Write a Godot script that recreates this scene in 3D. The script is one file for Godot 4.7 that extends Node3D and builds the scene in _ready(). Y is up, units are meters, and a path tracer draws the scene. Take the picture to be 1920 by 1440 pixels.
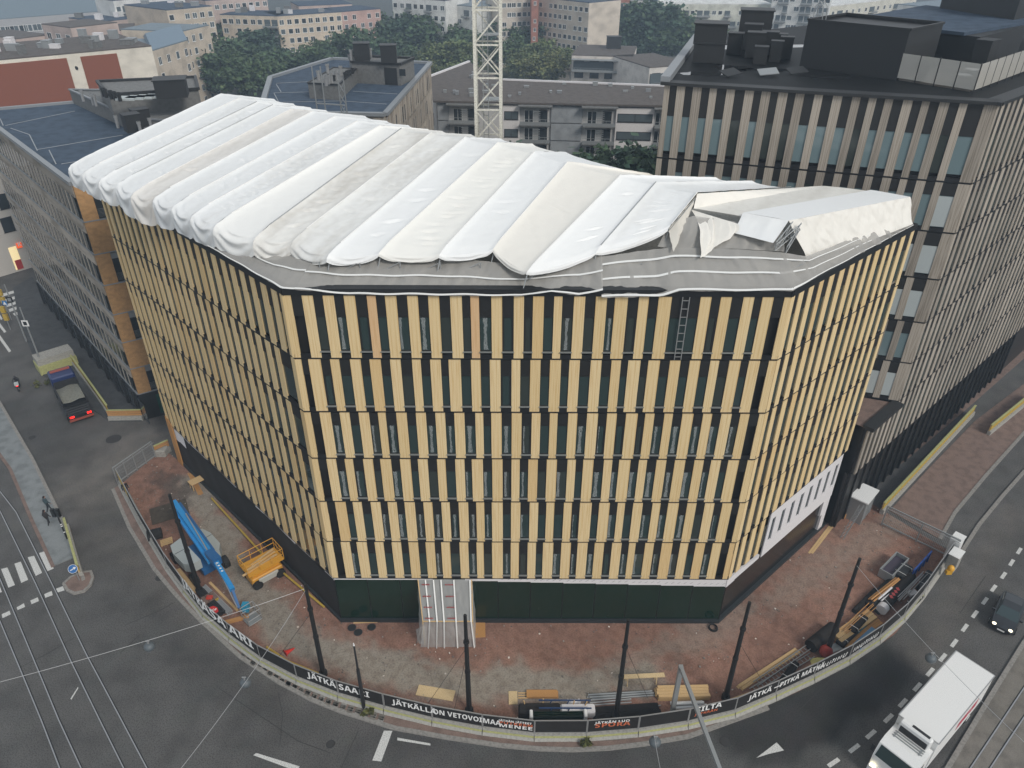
extends Node3D
# A timber-slatted office block under construction on a street corner, seen from the air on an overcast day.
# Units are metres; +x is right of the view, -z away from it, the street lies at y = 0.

const CAM_HEIGHT := 47.0

class MB:
	var v := PackedVector3Array()
	var uv := PackedVector2Array()
	var col := PackedColorArray()
	var cc := Color(1, 1, 1)
	var use_col := false
	func tri(a: Vector3, b: Vector3, c: Vector3) -> void:   # a, b, c run counter-clockwise seen from outside
		v.append(a); v.append(c); v.append(b)
		uv.append(Vector2(0, 0)); uv.append(Vector2(1, 1)); uv.append(Vector2(1, 0))
		if use_col: col.append(cc); col.append(cc); col.append(cc)
	func quad(a: Vector3, b: Vector3, c: Vector3, d: Vector3) -> void:
		v.append_array([a, c, b, a, d, c])
		var p := Vector2(0, 1); var q := Vector2(1, 1); var r := Vector2(1, 0); var s := Vector2(0, 0)
		uv.append_array([p, r, q, p, s, r])
		if use_col: col.append_array([cc, cc, cc, cc, cc, cc])
	func obox(o: Vector3, x: Vector3, y: Vector3, z: Vector3) -> void:   # corner and three edges (right-handed)
		quad(o + z, o + x + z, o + x + y + z, o + y + z)
		quad(o + x, o, o + y, o + x + y)
		quad(o + x + z, o + x, o + x + y, o + x + y + z)
		quad(o, o + z, o + y + z, o + y)
		quad(o + y + z, o + x + y + z, o + x + y, o + y)
		quad(o, o + x, o + x + z, o + z)
	func bx(x0: float, y0: float, z0: float, x1: float, y1: float, z1: float) -> void:
		obox(Vector3(x0, y0, z0), Vector3(x1 - x0, 0, 0), Vector3(0, y1 - y0, 0), Vector3(0, 0, z1 - z0))
	func cb(c: Vector3, s: Vector3) -> void:
		bx(c.x - s.x / 2, c.y - s.y / 2, c.z - s.z / 2, c.x + s.x / 2, c.y + s.y / 2, c.z + s.z / 2)
	func bar(a: Vector3, b: Vector3, w: float, h: float) -> void:   # a rectangular bar from a to b
		var d := (b - a).normalized()
		var s := d.cross(Vector3.UP)
		if s.length() < 0.01: s = Vector3.RIGHT
		s = s.normalized()
		var u := s.cross(d).normalized()
		obox(a - s * w / 2 - u * h / 2, b - a, u * h, s * w)
	func tube(a: Vector3, b: Vector3, r0: float, r1 := -1.0, n := 8, caps := true) -> void:
		if r1 < 0: r1 = r0
		var d := (b - a).normalized()
		var s := d.cross(Vector3.UP)
		if s.length() < 0.01: s = Vector3.RIGHT
		s = s.normalized()
		var u := s.cross(d)
		for i in n:
			var t0 := TAU * i / n
			var t1 := TAU * (i + 1) / n
			var p := s * cos(t0) + u * sin(t0)
			var q := s * cos(t1) + u * sin(t1)
			quad(a + p * r0, b + p * r1, b + q * r1, a + q * r0)
			if caps:
				tri(a, a + p * r0, a + q * r0)
				tri(b, b + q * r1, b + p * r1)
	func path(pts: Array, r: float, n := 6) -> void:
		for i in pts.size() - 1: tube(pts[i], pts[i + 1], r, r, n, i == 0 or i == pts.size() - 2)
	func ring(c: Vector3, ax: Vector3, r: float, t: float, n := 16) -> void:
		var s := ax.cross(Vector3.UP)
		if s.length() < 0.01: s = Vector3.RIGHT
		s = s.normalized()
		var u := s.cross(ax).normalized()
		for i in n:
			var t0 := TAU * i / n
			var t1 := TAU * (i + 1) / n
			tube(c + (s * cos(t0) + u * sin(t0)) * r, c + (s * cos(t1) + u * sin(t1)) * r, t, t, 5, false)
	func ball(c: Vector3, r: Vector3, n := 10) -> void:
		for j in n:
			for i in n * 2:
				var f := func(a: int, b: int) -> Vector3:
					var th := PI * b / n
					var ph := PI * a / n
					return c + Vector3(r.x * sin(th) * cos(ph), r.y * cos(th), r.z * sin(th) * sin(ph))
				if j == 0: tri(f.call(i, 0), f.call(i + 1, 1), f.call(i, 1))
				elif j == n - 1: tri(f.call(i, j), f.call(i + 1, j), f.call(i, n))
				else: quad(f.call(i, j), f.call(i + 1, j), f.call(i + 1, j + 1), f.call(i, j + 1))
	func prism(poly: Array, y0: float, y1: float, top := true, bottom := false) -> void:   # any winding, Vector2(x, z)
		var pv := PackedVector2Array(poly)
		var area := 0.0
		for i in pv.size():
			var p := pv[i]
			var q := pv[(i + 1) % pv.size()]
			area += p.x * q.y - q.x * p.y
		if area < 0: pv.reverse()   # now the outside lies on the right-hand side in (x, z)
		for i in pv.size():
			var p := pv[i]
			var q := pv[(i + 1) % pv.size()]
			quad(Vector3(q.x, y0, q.y), Vector3(p.x, y0, p.y), Vector3(p.x, y1, p.y), Vector3(q.x, y1, q.y))
		var t := Geometry2D.triangulate_polygon(pv)
		for i in range(0, t.size(), 3):
			var a := pv[t[i]]
			var b := pv[t[i + 1]]
			var c := pv[t[i + 2]]
			if (b - a).cross(c - a) > 0:
				var k := b; b = c; c = k
			if top: tri(Vector3(a.x, y1, a.y), Vector3(b.x, y1, b.y), Vector3(c.x, y1, c.y))
			if bottom: tri(Vector3(a.x, y0, a.y), Vector3(c.x, y0, c.y), Vector3(b.x, y0, b.y))
	func sheet(poly: Array, y: float) -> void:
		var pv := PackedVector2Array(poly)
		var t := Geometry2D.triangulate_polygon(pv)
		for i in range(0, t.size(), 3):
			var a := pv[t[i]]
			var b := pv[t[i + 1]]
			var c := pv[t[i + 2]]
			if (b - a).cross(c - a) > 0:
				var k := b; b = c; c = k
			tri(Vector3(a.x, y, a.y), Vector3(b.x, y, b.y), Vector3(c.x, y, c.y))
	func mesh() -> ArrayMesh:
		var a := []
		a.resize(Mesh.ARRAY_MAX)
		a[Mesh.ARRAY_VERTEX] = v
		a[Mesh.ARRAY_TEX_UV] = uv
		if use_col: a[Mesh.ARRAY_COLOR] = col
		var m := ArrayMesh.new()
		if v.size(): m.add_surface_from_arrays(Mesh.PRIMITIVE_TRIANGLES, a)
		return m

# --- grids with smooth normals -------------------------------------------------------------------
func grid_mesh(nu: int, nv: int, at: Callable, tint: Variant = null) -> ArrayMesh:
	var p := PackedVector3Array()
	var nrm := PackedVector3Array()
	var uvs := PackedVector2Array()
	var cols := PackedColorArray()
	var idx := PackedInt32Array()
	for j in nv + 1:
		for i in nu + 1:
			var q: Vector3 = at.call(float(i) / nu, float(j) / nv)
			p.append(q)
			uvs.append(Vector2(float(i) / nu, float(j) / nv))
			if tint != null: cols.append(tint.call(float(i) / nu, float(j) / nv, q))
	var w := nu + 1
	for j in nv + 1:
		for i in nu + 1:
			var dx := p[j * w + mini(i + 1, nu)] - p[j * w + maxi(i - 1, 0)]
			var dy := p[mini(j + 1, nv) * w + i] - p[maxi(j - 1, 0) * w + i]
			var k := dx.cross(dy)
			nrm.append(k.normalized() if k.length() > 1e-9 else Vector3.UP)
	for j in nv:
		for i in nu:
			var a := j * w + i
			idx.append_array([a, a + w + 1, a + 1, a, a + w, a + w + 1])
	var arr := []
	arr.resize(Mesh.ARRAY_MAX)
	arr[Mesh.ARRAY_VERTEX] = p
	arr[Mesh.ARRAY_NORMAL] = nrm
	arr[Mesh.ARRAY_TEX_UV] = uvs
	if cols.size(): arr[Mesh.ARRAY_COLOR] = cols
	arr[Mesh.ARRAY_INDEX] = idx
	var m := ArrayMesh.new()
	m.add_surface_from_arrays(Mesh.PRIMITIVE_TRIANGLES, arr)
	return m

func along(pts: Array, t: float) -> Vector3:   # a point of a polyline, t in 0..1 by length
	var L := 0.0
	for i in pts.size() - 1: L += pts[i].distance_to(pts[i + 1])
	var want := t * L
	for i in pts.size() - 1:
		var d: float = pts[i].distance_to(pts[i + 1])
		if want <= d or i == pts.size() - 2: return pts[i].lerp(pts[i + 1], clampf(want / maxf(d, 1e-6), 0, 1))
		want -= d
	return pts[-1]

# --- things and parts ----------------------------------------------------------------------------
var taken := {}
func numbered(called: String) -> String:
	if not taken.has(called):
		taken[called] = 0
		return called
	taken[called] += 1
	return "%s_%03d" % [called, taken[called]]

func tag(o: Node3D, label: String, category: String, group := "", kind := "") -> Node3D:
	if label: o.set_meta("label", label)
	if category: o.set_meta("category", category)
	if group: o.set_meta("group", group)
	if kind: o.set_meta("kind", kind)
	return o

func thing(called: String, label: String, category: String, at := Vector3.ZERO, turn := 0.0, group := "") -> Node3D:
	var o := Node3D.new()
	o.name = numbered(called)
	add_child(o)
	o.position = at
	o.rotation.y = turn
	tag(o, label, category, group)
	return o

func obj(called: String, m: Variant, material: Material, parent: Node3D = self) -> MeshInstance3D:
	var o := MeshInstance3D.new()
	o.name = numbered(called) if parent == self else called
	o.mesh = m.mesh() if m is MB else m
	o.material_override = material
	parent.add_child(o, true)
	return o

func wpart(called: String, m: Variant, material: Material, parent: Node3D) -> MeshInstance3D:   # a part given in world coordinates, under an unturned thing
	var o := obj(called, m, material, parent)
	o.position = -parent.position
	return o

func ground_piece(called: String, m: Variant, material: Material) -> MeshInstance3D:
	var o := obj(called, m, material)
	o.set_meta("kind", "structure")
	return o

func copy(o: Node3D, at: Vector3, turn := 0.0, label := "") -> Node3D:
	var c: Node3D = o.duplicate()
	c.name = numbered(String(o.name).rstrip("0123456789").trim_suffix("_"))
	add_child(c)
	c.position = at
	c.rotation.y = turn
	if label: c.set_meta("label", label)
	return c

# --- materials -----------------------------------------------------------------------------------
func lin(r: float, g: float, b: float) -> Color:
	return Color(r, g, b).linear_to_srgb()

func mat(c: Color, rough := 0.8, metal := 0.0) -> StandardMaterial3D:   # c is the linear base colour
	var m := StandardMaterial3D.new()
	m.albedo_color = Color(c.r, c.g, c.b).linear_to_srgb()
	m.roughness = rough
	m.metallic = metal
	return m

func noise(sd: int, freq: float, oct := 4, type := FastNoiseLite.TYPE_SIMPLEX_SMOOTH) -> FastNoiseLite:
	var n := FastNoiseLite.new()
	n.seed = sd
	n.frequency = freq
	n.noise_type = type
	n.fractal_octaves = oct
	return n

func ntex(sd: int, freq: float, stops: Array, size := 512, oct := 5, type := FastNoiseLite.TYPE_SIMPLEX_SMOOTH) -> NoiseTexture2D:   # stops: [offset, linear colour], ...
	var t := NoiseTexture2D.new()
	t.width = size
	t.height = size
	t.seamless = true
	t.noise = noise(sd, freq, oct, type)
	var g := Gradient.new()
	var off := PackedFloat32Array()
	var cs := PackedColorArray()
	for s in stops:
		off.append(s[0])
		cs.append(Color(s[1].r, s[1].g, s[1].b).linear_to_srgb())
	g.offsets = off
	g.colors = cs
	t.color_ramp = g
	return t

func grey(k: float) -> Color:
	return Color(k, k, k)

func textured(t: Texture2D, metres: float, rough := 0.9, world := true) -> StandardMaterial3D:
	var m := StandardMaterial3D.new()
	m.albedo_texture = t
	m.roughness = rough
	m.uv1_triplanar = true
	m.uv1_world_triplanar = world
	m.uv1_scale = Vector3.ONE / metres
	return m

func relief(m: StandardMaterial3D, t: Texture2D, cm: float) -> StandardMaterial3D:
	m.heightmap_enabled = true
	m.heightmap_texture = t
	m.heightmap_scale = cm
	return m

func layered(m: StandardMaterial3D, t: Texture2D, metres: float) -> StandardMaterial3D:   # a second, coarser pattern multiplied over the first
	m.detail_enabled = true
	m.detail_albedo = t
	m.detail_blend_mode = BaseMaterial3D.BLEND_MODE_MUL
	m.detail_uv_layer = BaseMaterial3D.DETAIL_UV_2
	m.uv2_triplanar = true
	m.uv2_world_triplanar = true
	m.uv2_scale = Vector3.ONE / metres
	return m

var rng := RandomNumberGenerator.new()
func rr(a: float, b: float) -> float:
	return rng.randf_range(a, b)

var M := {}
var unit_box: ArrayMesh
func v3(p: Vector2, y := 0.0) -> Vector3:
	return Vector3(p.x, y, p.y)

func make_materials() -> void:
	var fine := ntex(3, 0.09, [[0.0, grey(0.72)], [0.5, grey(0.95)], [1.0, grey(1.0)]], 512, 4)
	var blotch := ntex(8, 0.012, [[0.15, grey(0.7)], [0.45, grey(0.9)], [0.7, grey(1.0)]], 512, 6)
	var speck := ntex(5, 0.25, [[0.2, grey(0.45)], [0.5, grey(0.9)], [0.8, grey(1.0)]], 512, 3)
	var coarse := ntex(12, 0.02, [[0.2, grey(0.72)], [0.5, grey(0.92)], [0.8, grey(1.0)]], 512, 6)
	var grain := ntex(17, 0.05, [[0.25, Color(0.72, 0.62, 0.5)], [0.5, Color(0.97, 0.95, 0.92)], [0.8, Color(1, 1, 1)]], 512, 4)
	M.fine = fine; M.blotch = blotch; M.speck = speck
	# the street
	var road := textured(speck, 15.0, 0.85)
	road.vertex_color_use_as_albedo = true
	M.road = layered(road, ntex(9, 0.014, [[0.15, grey(0.74)], [0.45, grey(0.9)], [0.7, grey(1.0)]], 512, 6), 23.0)
	var site := textured(ntex(21, 0.12, [[0.15, grey(0.62)], [0.5, grey(0.9)], [0.85, Color(1, 1, 1)]], 512, 6), 11.0, 0.95)
	site.vertex_color_use_as_albedo = true
	M.site = layered(site, ntex(22, 0.03, [[0.2, Color(0.78, 0.74, 0.72)], [0.5, Color(0.95, 0.93, 0.92)], [0.8, Color(1, 1, 1)]], 512, 6), 13.0)
	M.pave = layered(textured(ntex(23, 0.1, [[0.2, Color(0.165, 0.15, 0.13)], [0.6, Color(0.2, 0.183, 0.16)]], 256, 4), 3.0, 0.9), coarse, 14.0)
	M.pave_blue = layered(textured(ntex(24, 0.1, [[0.2, Color(0.2, 0.215, 0.22)], [0.6, Color(0.235, 0.252, 0.257)]], 256, 4), 3.0, 0.9), coarse, 15.0)
	M.pave_red = layered(textured(ntex(25, 0.1, [[0.2, Color(0.17, 0.115, 0.095)], [0.6, Color(0.22, 0.155, 0.13)]], 256, 4), 3.0, 0.9), coarse, 11.0)
	M.kerb = layered(mat(Color(0.27, 0.255, 0.235), 0.9), coarse, 3.0)
	M.line = layered(mat(Color(0.62, 0.62, 0.6), 0.8), ntex(26, 0.08, [[0.3, grey(0.5)], [0.42, grey(0.95)], [1.0, grey(1)]], 512, 4), 3.0)
	M.tar = mat(Color(0.035, 0.034, 0.033), 0.8)
	M.rail = mat(Color(0.42, 0.42, 0.43), 0.35, 0.7)
	M.concrete = layered(mat(Color(0.36, 0.35, 0.32), 0.9), coarse, 2.5)
	M.yellow_paint = layered(mat(Color(0.5, 0.34, 0.05), 0.6), coarse, 2.0)
	M.lime_paint = layered(mat(Color(0.42, 0.42, 0.18), 0.7), coarse, 2.0)
	# timber
	M.wood = []
	var tones := [Color(0.71, 0.545, 0.3), Color(0.73, 0.57, 0.325), Color(0.68, 0.515, 0.275), Color(0.72, 0.555, 0.31), Color(0.67, 0.485, 0.245), Color(0.67, 0.45, 0.25)]
	for i in tones.size():
		var w := StandardMaterial3D.new()
		w.albedo_color = tones[i].linear_to_srgb()
		w.albedo_texture = ntex(40 + i, 0.016 + 0.004 * i, [[0.18, Color(0.86, 0.77, 0.64)], [0.4, Color(0.97, 0.945, 0.91)], [0.65, Color(1, 1, 1)]], 256, 5)
		w.uv1_scale = Vector3(1.0, 0.14, 1)
		w.uv1_offset = Vector3(0.17 * i, 0.31 * i, 0)
		w.roughness = 0.75
		M.wood.append(w)
	M.old_wood = []
	for i in 5:
		var k := 0.86 + 0.09 * i
		var w := StandardMaterial3D.new()
		w.albedo_color = Color(0.37 * k, 0.328 * k, 0.278 * k).linear_to_srgb()
		w.albedo_texture = ntex(50 + i, 0.02, [[0.2, Color(0.6, 0.58, 0.55)], [0.5, Color(0.92, 0.91, 0.9)], [0.8, Color(1, 1, 1)]], 256, 5)
		w.uv1_scale = Vector3(1.4, 0.2, 1)
		w.uv1_offset = Vector3(0.23 * i, 0.11 * i, 0)
		w.roughness = 0.85
		M.old_wood.append(w)
	M.orange_wood = layered(textured(grain, 1.2, 0.8, false), coarse, 5.0)
	M.orange_wood.albedo_color = lin(0.52, 0.31, 0.14)
	M.plank = textured(grain, 0.9, 0.8, false)
	M.plank.albedo_color = lin(0.62, 0.44, 0.23)
	M.ply = textured(grain, 1.5, 0.8, false)
	M.ply.albedo_color = lin(0.66, 0.52, 0.31)
	M.orange_plank = textured(grain, 0.9, 0.8, false)
	M.orange_plank.albedo_color = lin(0.5, 0.27, 0.1)
	# facade
	M.black = mat(Color(0.012, 0.012, 0.012), 0.55)
	M.black_cloth = layered(mat(Color(0.014, 0.012, 0.011), 0.9), coarse, 3.0)
	M.flash = mat(Color(0.018, 0.019, 0.021), 0.45, 0.3)
	M.plinth = mat(Color(0.022, 0.027, 0.03), 0.6)
	M.glass = mat(Color(0.03, 0.048, 0.047), 0.08)
	M.glass_dim = mat(Color(0.036, 0.044, 0.04), 0.16)
	M.glass_green = mat(Color(0.006, 0.022, 0.014), 0.1)
	M.glass_sky_tint = mat(Color(0.15, 0.21, 0.225), 0.06)  # pale blue sky reflection painted into the base colour of the panes
	M.blind = mat(Color(0.42, 0.46, 0.46), 0.5)
	M.sill = mat(Color(0.24, 0.25, 0.24), 0.45, 0.2)
	M.membrane = layered(mat(Color(0.74, 0.72, 0.73), 0.6), fine, 1.5)
	M.membrane_mark = mat(Color(0.3, 0.3, 0.31), 0.7)
	M.wrap = mat(Color(0.62, 0.66, 0.66), 0.4)
	M.wrap.transparency = BaseMaterial3D.TRANSPARENCY_ALPHA
	M.wrap.albedo_color.a = 0.3
	# sheeting
	M.tarp = StandardMaterial3D.new()
	M.tarp.vertex_color_use_as_albedo = true
	M.tarp.roughness = 0.5
	M.tarp.backlight_enabled = true
	M.tarp.backlight = Color(0.25, 0.25, 0.24)
	M.film = mat(Color(0.42, 0.405, 0.38), 0.45)
	M.film.transparency = BaseMaterial3D.TRANSPARENCY_ALPHA
	M.film.albedo_color.a = 0.66
	M.film_clear = mat(Color(0.55, 0.55, 0.54), 0.4)
	M.film_clear.transparency = BaseMaterial3D.TRANSPARENCY_ALPHA
	M.film_clear.albedo_color.a = 0.45
	M.strip = mat(Color(0.72, 0.72, 0.7), 0.5)
	M.red_print = mat(Color(0.4, 0.06, 0.06), 0.6)
	M.steel = mat(Color(0.42, 0.42, 0.42), 0.4, 0.6)
	M.galv = mat(Color(0.33, 0.345, 0.35), 0.5, 0.45)
	M.dark_steel = mat(Color(0.03, 0.03, 0.032), 0.5, 0.3)
	M.pole = mat(Color(0.012, 0.012, 0.012), 0.6)
	M.white = mat(Color(0.75, 0.75, 0.74), 0.45)
	M.white_crane = layered(mat(Color(0.68, 0.66, 0.58), 0.5), coarse, 2.0)
	M.rubber = mat(Color(0.015, 0.015, 0.015), 0.85)
	M.felt = layered(textured(ntex(31, 0.15, [[0.2, Color(0.05, 0.072, 0.104)], [0.7, Color(0.078, 0.107, 0.15)]], 256, 4), 1.0, 0.8), blotch, 11.0)  # bluish lift in the base colour paints in sky mirrored by wet felt
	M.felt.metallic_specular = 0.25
	M.wet_felt = layered(mat(Color(0.011, 0.012, 0.013), 0.6), blotch, 9.0)
	M.wet_felt.metallic_specular = 0.25
	M.puddle = mat(Color(0.012, 0.013, 0.014), 0.04)
	M.seam = mat(Color(0.3, 0.32, 0.34), 0.6)
	M.parapet = mat(Color(0.27, 0.285, 0.3), 0.5, 0.3)
	M.gravel_roof = layered(textured(ntex(32, 0.2, [[0.2, Color(0.085, 0.072, 0.066)], [0.7, Color(0.13, 0.112, 0.1)]], 256, 4), 1.2, 0.95), blotch, 9.0)
	M.charcoal = mat(Color(0.017, 0.018, 0.019), 0.55)
	M.grey_clad = layered(mat(Color(0.17, 0.17, 0.165), 0.75), coarse, 6.0)
	M.window_dark = mat(Color(0.03, 0.036, 0.04), 0.15)
	M.window_mid = mat(Color(0.09, 0.11, 0.12), 0.2)
	M.leaf = StandardMaterial3D.new()
	M.leaf.vertex_color_use_as_albedo = true
	M.leaf.roughness = 0.8
	M.leaf.backlight_enabled = true
	M.leaf.backlight = Color(0.2, 0.25, 0.1)
	M.bark = mat(Color(0.06, 0.05, 0.04), 0.95)
	var ub := MB.new()
	ub.bx(0, 0, 0, 1, 1, 1)
	unit_box = ub.mesh()

func unit(called: String, parent: Node3D, xf: Transform3D, size: Vector3, at: Vector3, material: Material) -> MeshInstance3D:   # a box of a given size, in a frame
	var o := MeshInstance3D.new()
	o.name = called
	o.mesh = unit_box
	o.material_override = material
	parent.add_child(o, true)
	o.transform = Transform3D(xf.basis.scaled_local(size), xf * at)
	return o

func _ready() -> void:
	rng.seed = 20210
	# --- camera, sky, light ---
	var cam := Camera3D.new()
	cam.fov = 54.48
	cam.far = 3000
	cam.near = 0.5
	cam.position = Vector3(0, CAM_HEIGHT, 0)
	cam.rotation = Vector3(deg_to_rad(-32.27), 0, 0)
	cam.rotate_object_local(Vector3(0, 0, 1), deg_to_rad(0.244))
	add_child(cam)
	cam.current = true
	var env := Environment.new()
	env.background_mode = Environment.BG_SKY
	var sm := ProceduralSkyMaterial.new()
	sm.sky_top_color = Color(0.6, 0.63, 0.66)
	sm.sky_horizon_color = Color(0.9, 0.91, 0.92)
	sm.sky_curve = 0.3
	sm.ground_horizon_color = Color(0.6, 0.6, 0.6)
	sm.ground_bottom_color = Color(0.3, 0.3, 0.3)
	sm.sun_angle_max = 0.0
	var sky := Sky.new()
	sky.sky_material = sm
	env.sky = sky
	env.background_energy_multiplier = 1.0
	env.tonemap_mode = Environment.TONE_MAPPER_LINEAR
	env.tonemap_exposure = 1.42
	env.sdfgi_enabled = true
	env.ssao_enabled = true
	env.ssil_enabled = true
	env.fog_enabled = true
	env.fog_density = 0.0007
	env.fog_light_color = Color(0.7, 0.78, 0.86)
	var we := WorldEnvironment.new()
	we.environment = env
	add_child(we)
	var sun := DirectionalLight3D.new()
	sun.light_energy = 0.5
	sun.light_angular_distance = 18.0
	sun.light_color = Color(1.0, 0.98, 0.95)
	sun.shadow_enabled = true
	sun.rotation = Vector3(deg_to_rad(-40), deg_to_rad(40), 0)
	add_child(sun)
	# --- the place ---
	make_materials()
	build_ground()
	build_office()
	build_shelter()
	build_rest()

# --- the new office block -------------------------------------------------------------------------
const ROWS := [[28.2, 23.98], [23.84, 20.04], [19.88, 16.28], [16.13, 12.5], [12.35, 8.7], [8.56, 4.95]]   # top and bottom of the slats of each storey
const GLASS := [[26.8, 24.45], [22.72, 20.45], [18.95, 16.6], [15.15, 12.8], [11.3, 9.0], [7.5, 5.3]]
const FRONT_SLATS := [   # left and right edge of each slat, metres from the left corner
	[-0.12,0.4,1.04,1.68,2.26,2.9,3.48,4.13,4.82,5.34,5.88,6.54,7.17,7.79,8.39,9.03,9.67,10.35,10.85,11.35,12.07,12.7,13.39,13.98,14.51,15.15,15.74,16.22,16.9,17.55,18.17,18.82,19.29,20.04,20.68,21.26,21.83,22.59,24.27,24.9,25.45,26.08,26.77,27.39,27.87,28.52,29.15,29.55],
	[-0.03,0.38,0.8,1.56,2.14,2.7,3.36,4.01,4.56,5.24,5.82,6.46,7.16,7.69,8.27,8.92,9.4,10.14,10.77,11.36,11.93,12.59,13.27,13.81,14.42,15.05,15.63,16.31,16.82,17.46,18.13,18.79,19.4,19.98,20.43,21.18,21.66,22.37,22.98,23.63,24.2,24.85,25.46,26.0,26.63,27.33,27.83,28.5,29.05,29.5],
	[-0.02,0.39,0.97,1.67,2.26,2.88,3.47,4.13,4.71,5.2,5.88,6.55,7.14,7.78,8.39,9.01,9.6,10.25,10.95,11.46,11.97,12.64,13.29,13.93,14.58,15.14,15.74,16.24,16.92,17.51,18.13,18.83,19.41,20.04,20.63,21.38,21.86,22.45,23.09,23.63,24.24,24.95,25.57,26.15,26.74,27.4,27.96,28.54,29.17,29.52],
	[-0.06,0.35,0.93,1.56,2.14,2.69,3.37,4.02,4.51,5.23,5.83,6.53,7.03,7.68,8.31,8.87,9.52,10.14,10.63,11.37,11.99,12.69,13.29,13.84,14.42,15.05,15.65,16.33,17.04,17.59,18.09,18.78,19.47,20.03,20.49,21.25,21.81,22.35,22.99,23.64,24.21,24.91,25.52,26.14,26.64,27.29,27.78,28.5,29.07,29.5],
	[-0.0,0.45,1.03,1.77,2.26,2.88,3.51,4.18,4.69,5.32,5.86,6.57,7.17,7.79,8.42,9.0,9.62,10.28,10.84,11.4,11.93,12.69,13.27,13.92,14.57,15.17,15.73,16.29,16.95,17.51,18.07,18.89,19.41,20.14,20.69,21.2,21.77,22.43,23.11,23.67,24.2,24.94,25.53,26.16,26.76,27.41,27.97,28.66,29.17,29.52],
	[-0.05,0.38,0.98,1.63,2.12,2.85,3.43,4.06,4.66,5.33,5.87,6.56,7.1,7.75,8.23,8.86,9.55,10.18,10.78,11.29,11.9,12.68,13.26,13.86,14.49,15.09,15.6,16.34,16.92,17.61,18.1,18.82,19.33,20.01,20.59,21.27,21.81,22.29,22.98,23.61,24.19,24.95,25.51,26.1,26.64,27.31,27.86,28.51,29.09,29.45],
]
const DEEP := 0.11   # from the face of the slats to the glass

func frame_of(a: Vector2, b: Vector2) -> Transform3D:   # x runs from a to b, z points out of the facade (to the right of the way a -> b seen from above, turned)
	var x := Vector3(b.x - a.x, 0, b.y - a.y).normalized()
	return Transform3D(Basis(x, Vector3.UP, x.cross(Vector3.UP)), Vector3(a.x, 0, a.y))

func random_slats(length: float, sd: int) -> Array:
	var r := RandomNumberGenerator.new()
	r.seed = sd
	var out := [0.0, 0.42]
	var x := 0.42 + r.randf_range(0.45, 0.6)
	while x < length - 1.3:
		var w := r.randf_range(0.5, 0.7)
		out.append_array([x, x + w])
		x += w + r.randf_range(0.54, 0.74)
	out.append_array([length - 0.5, length])
	return out

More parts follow.
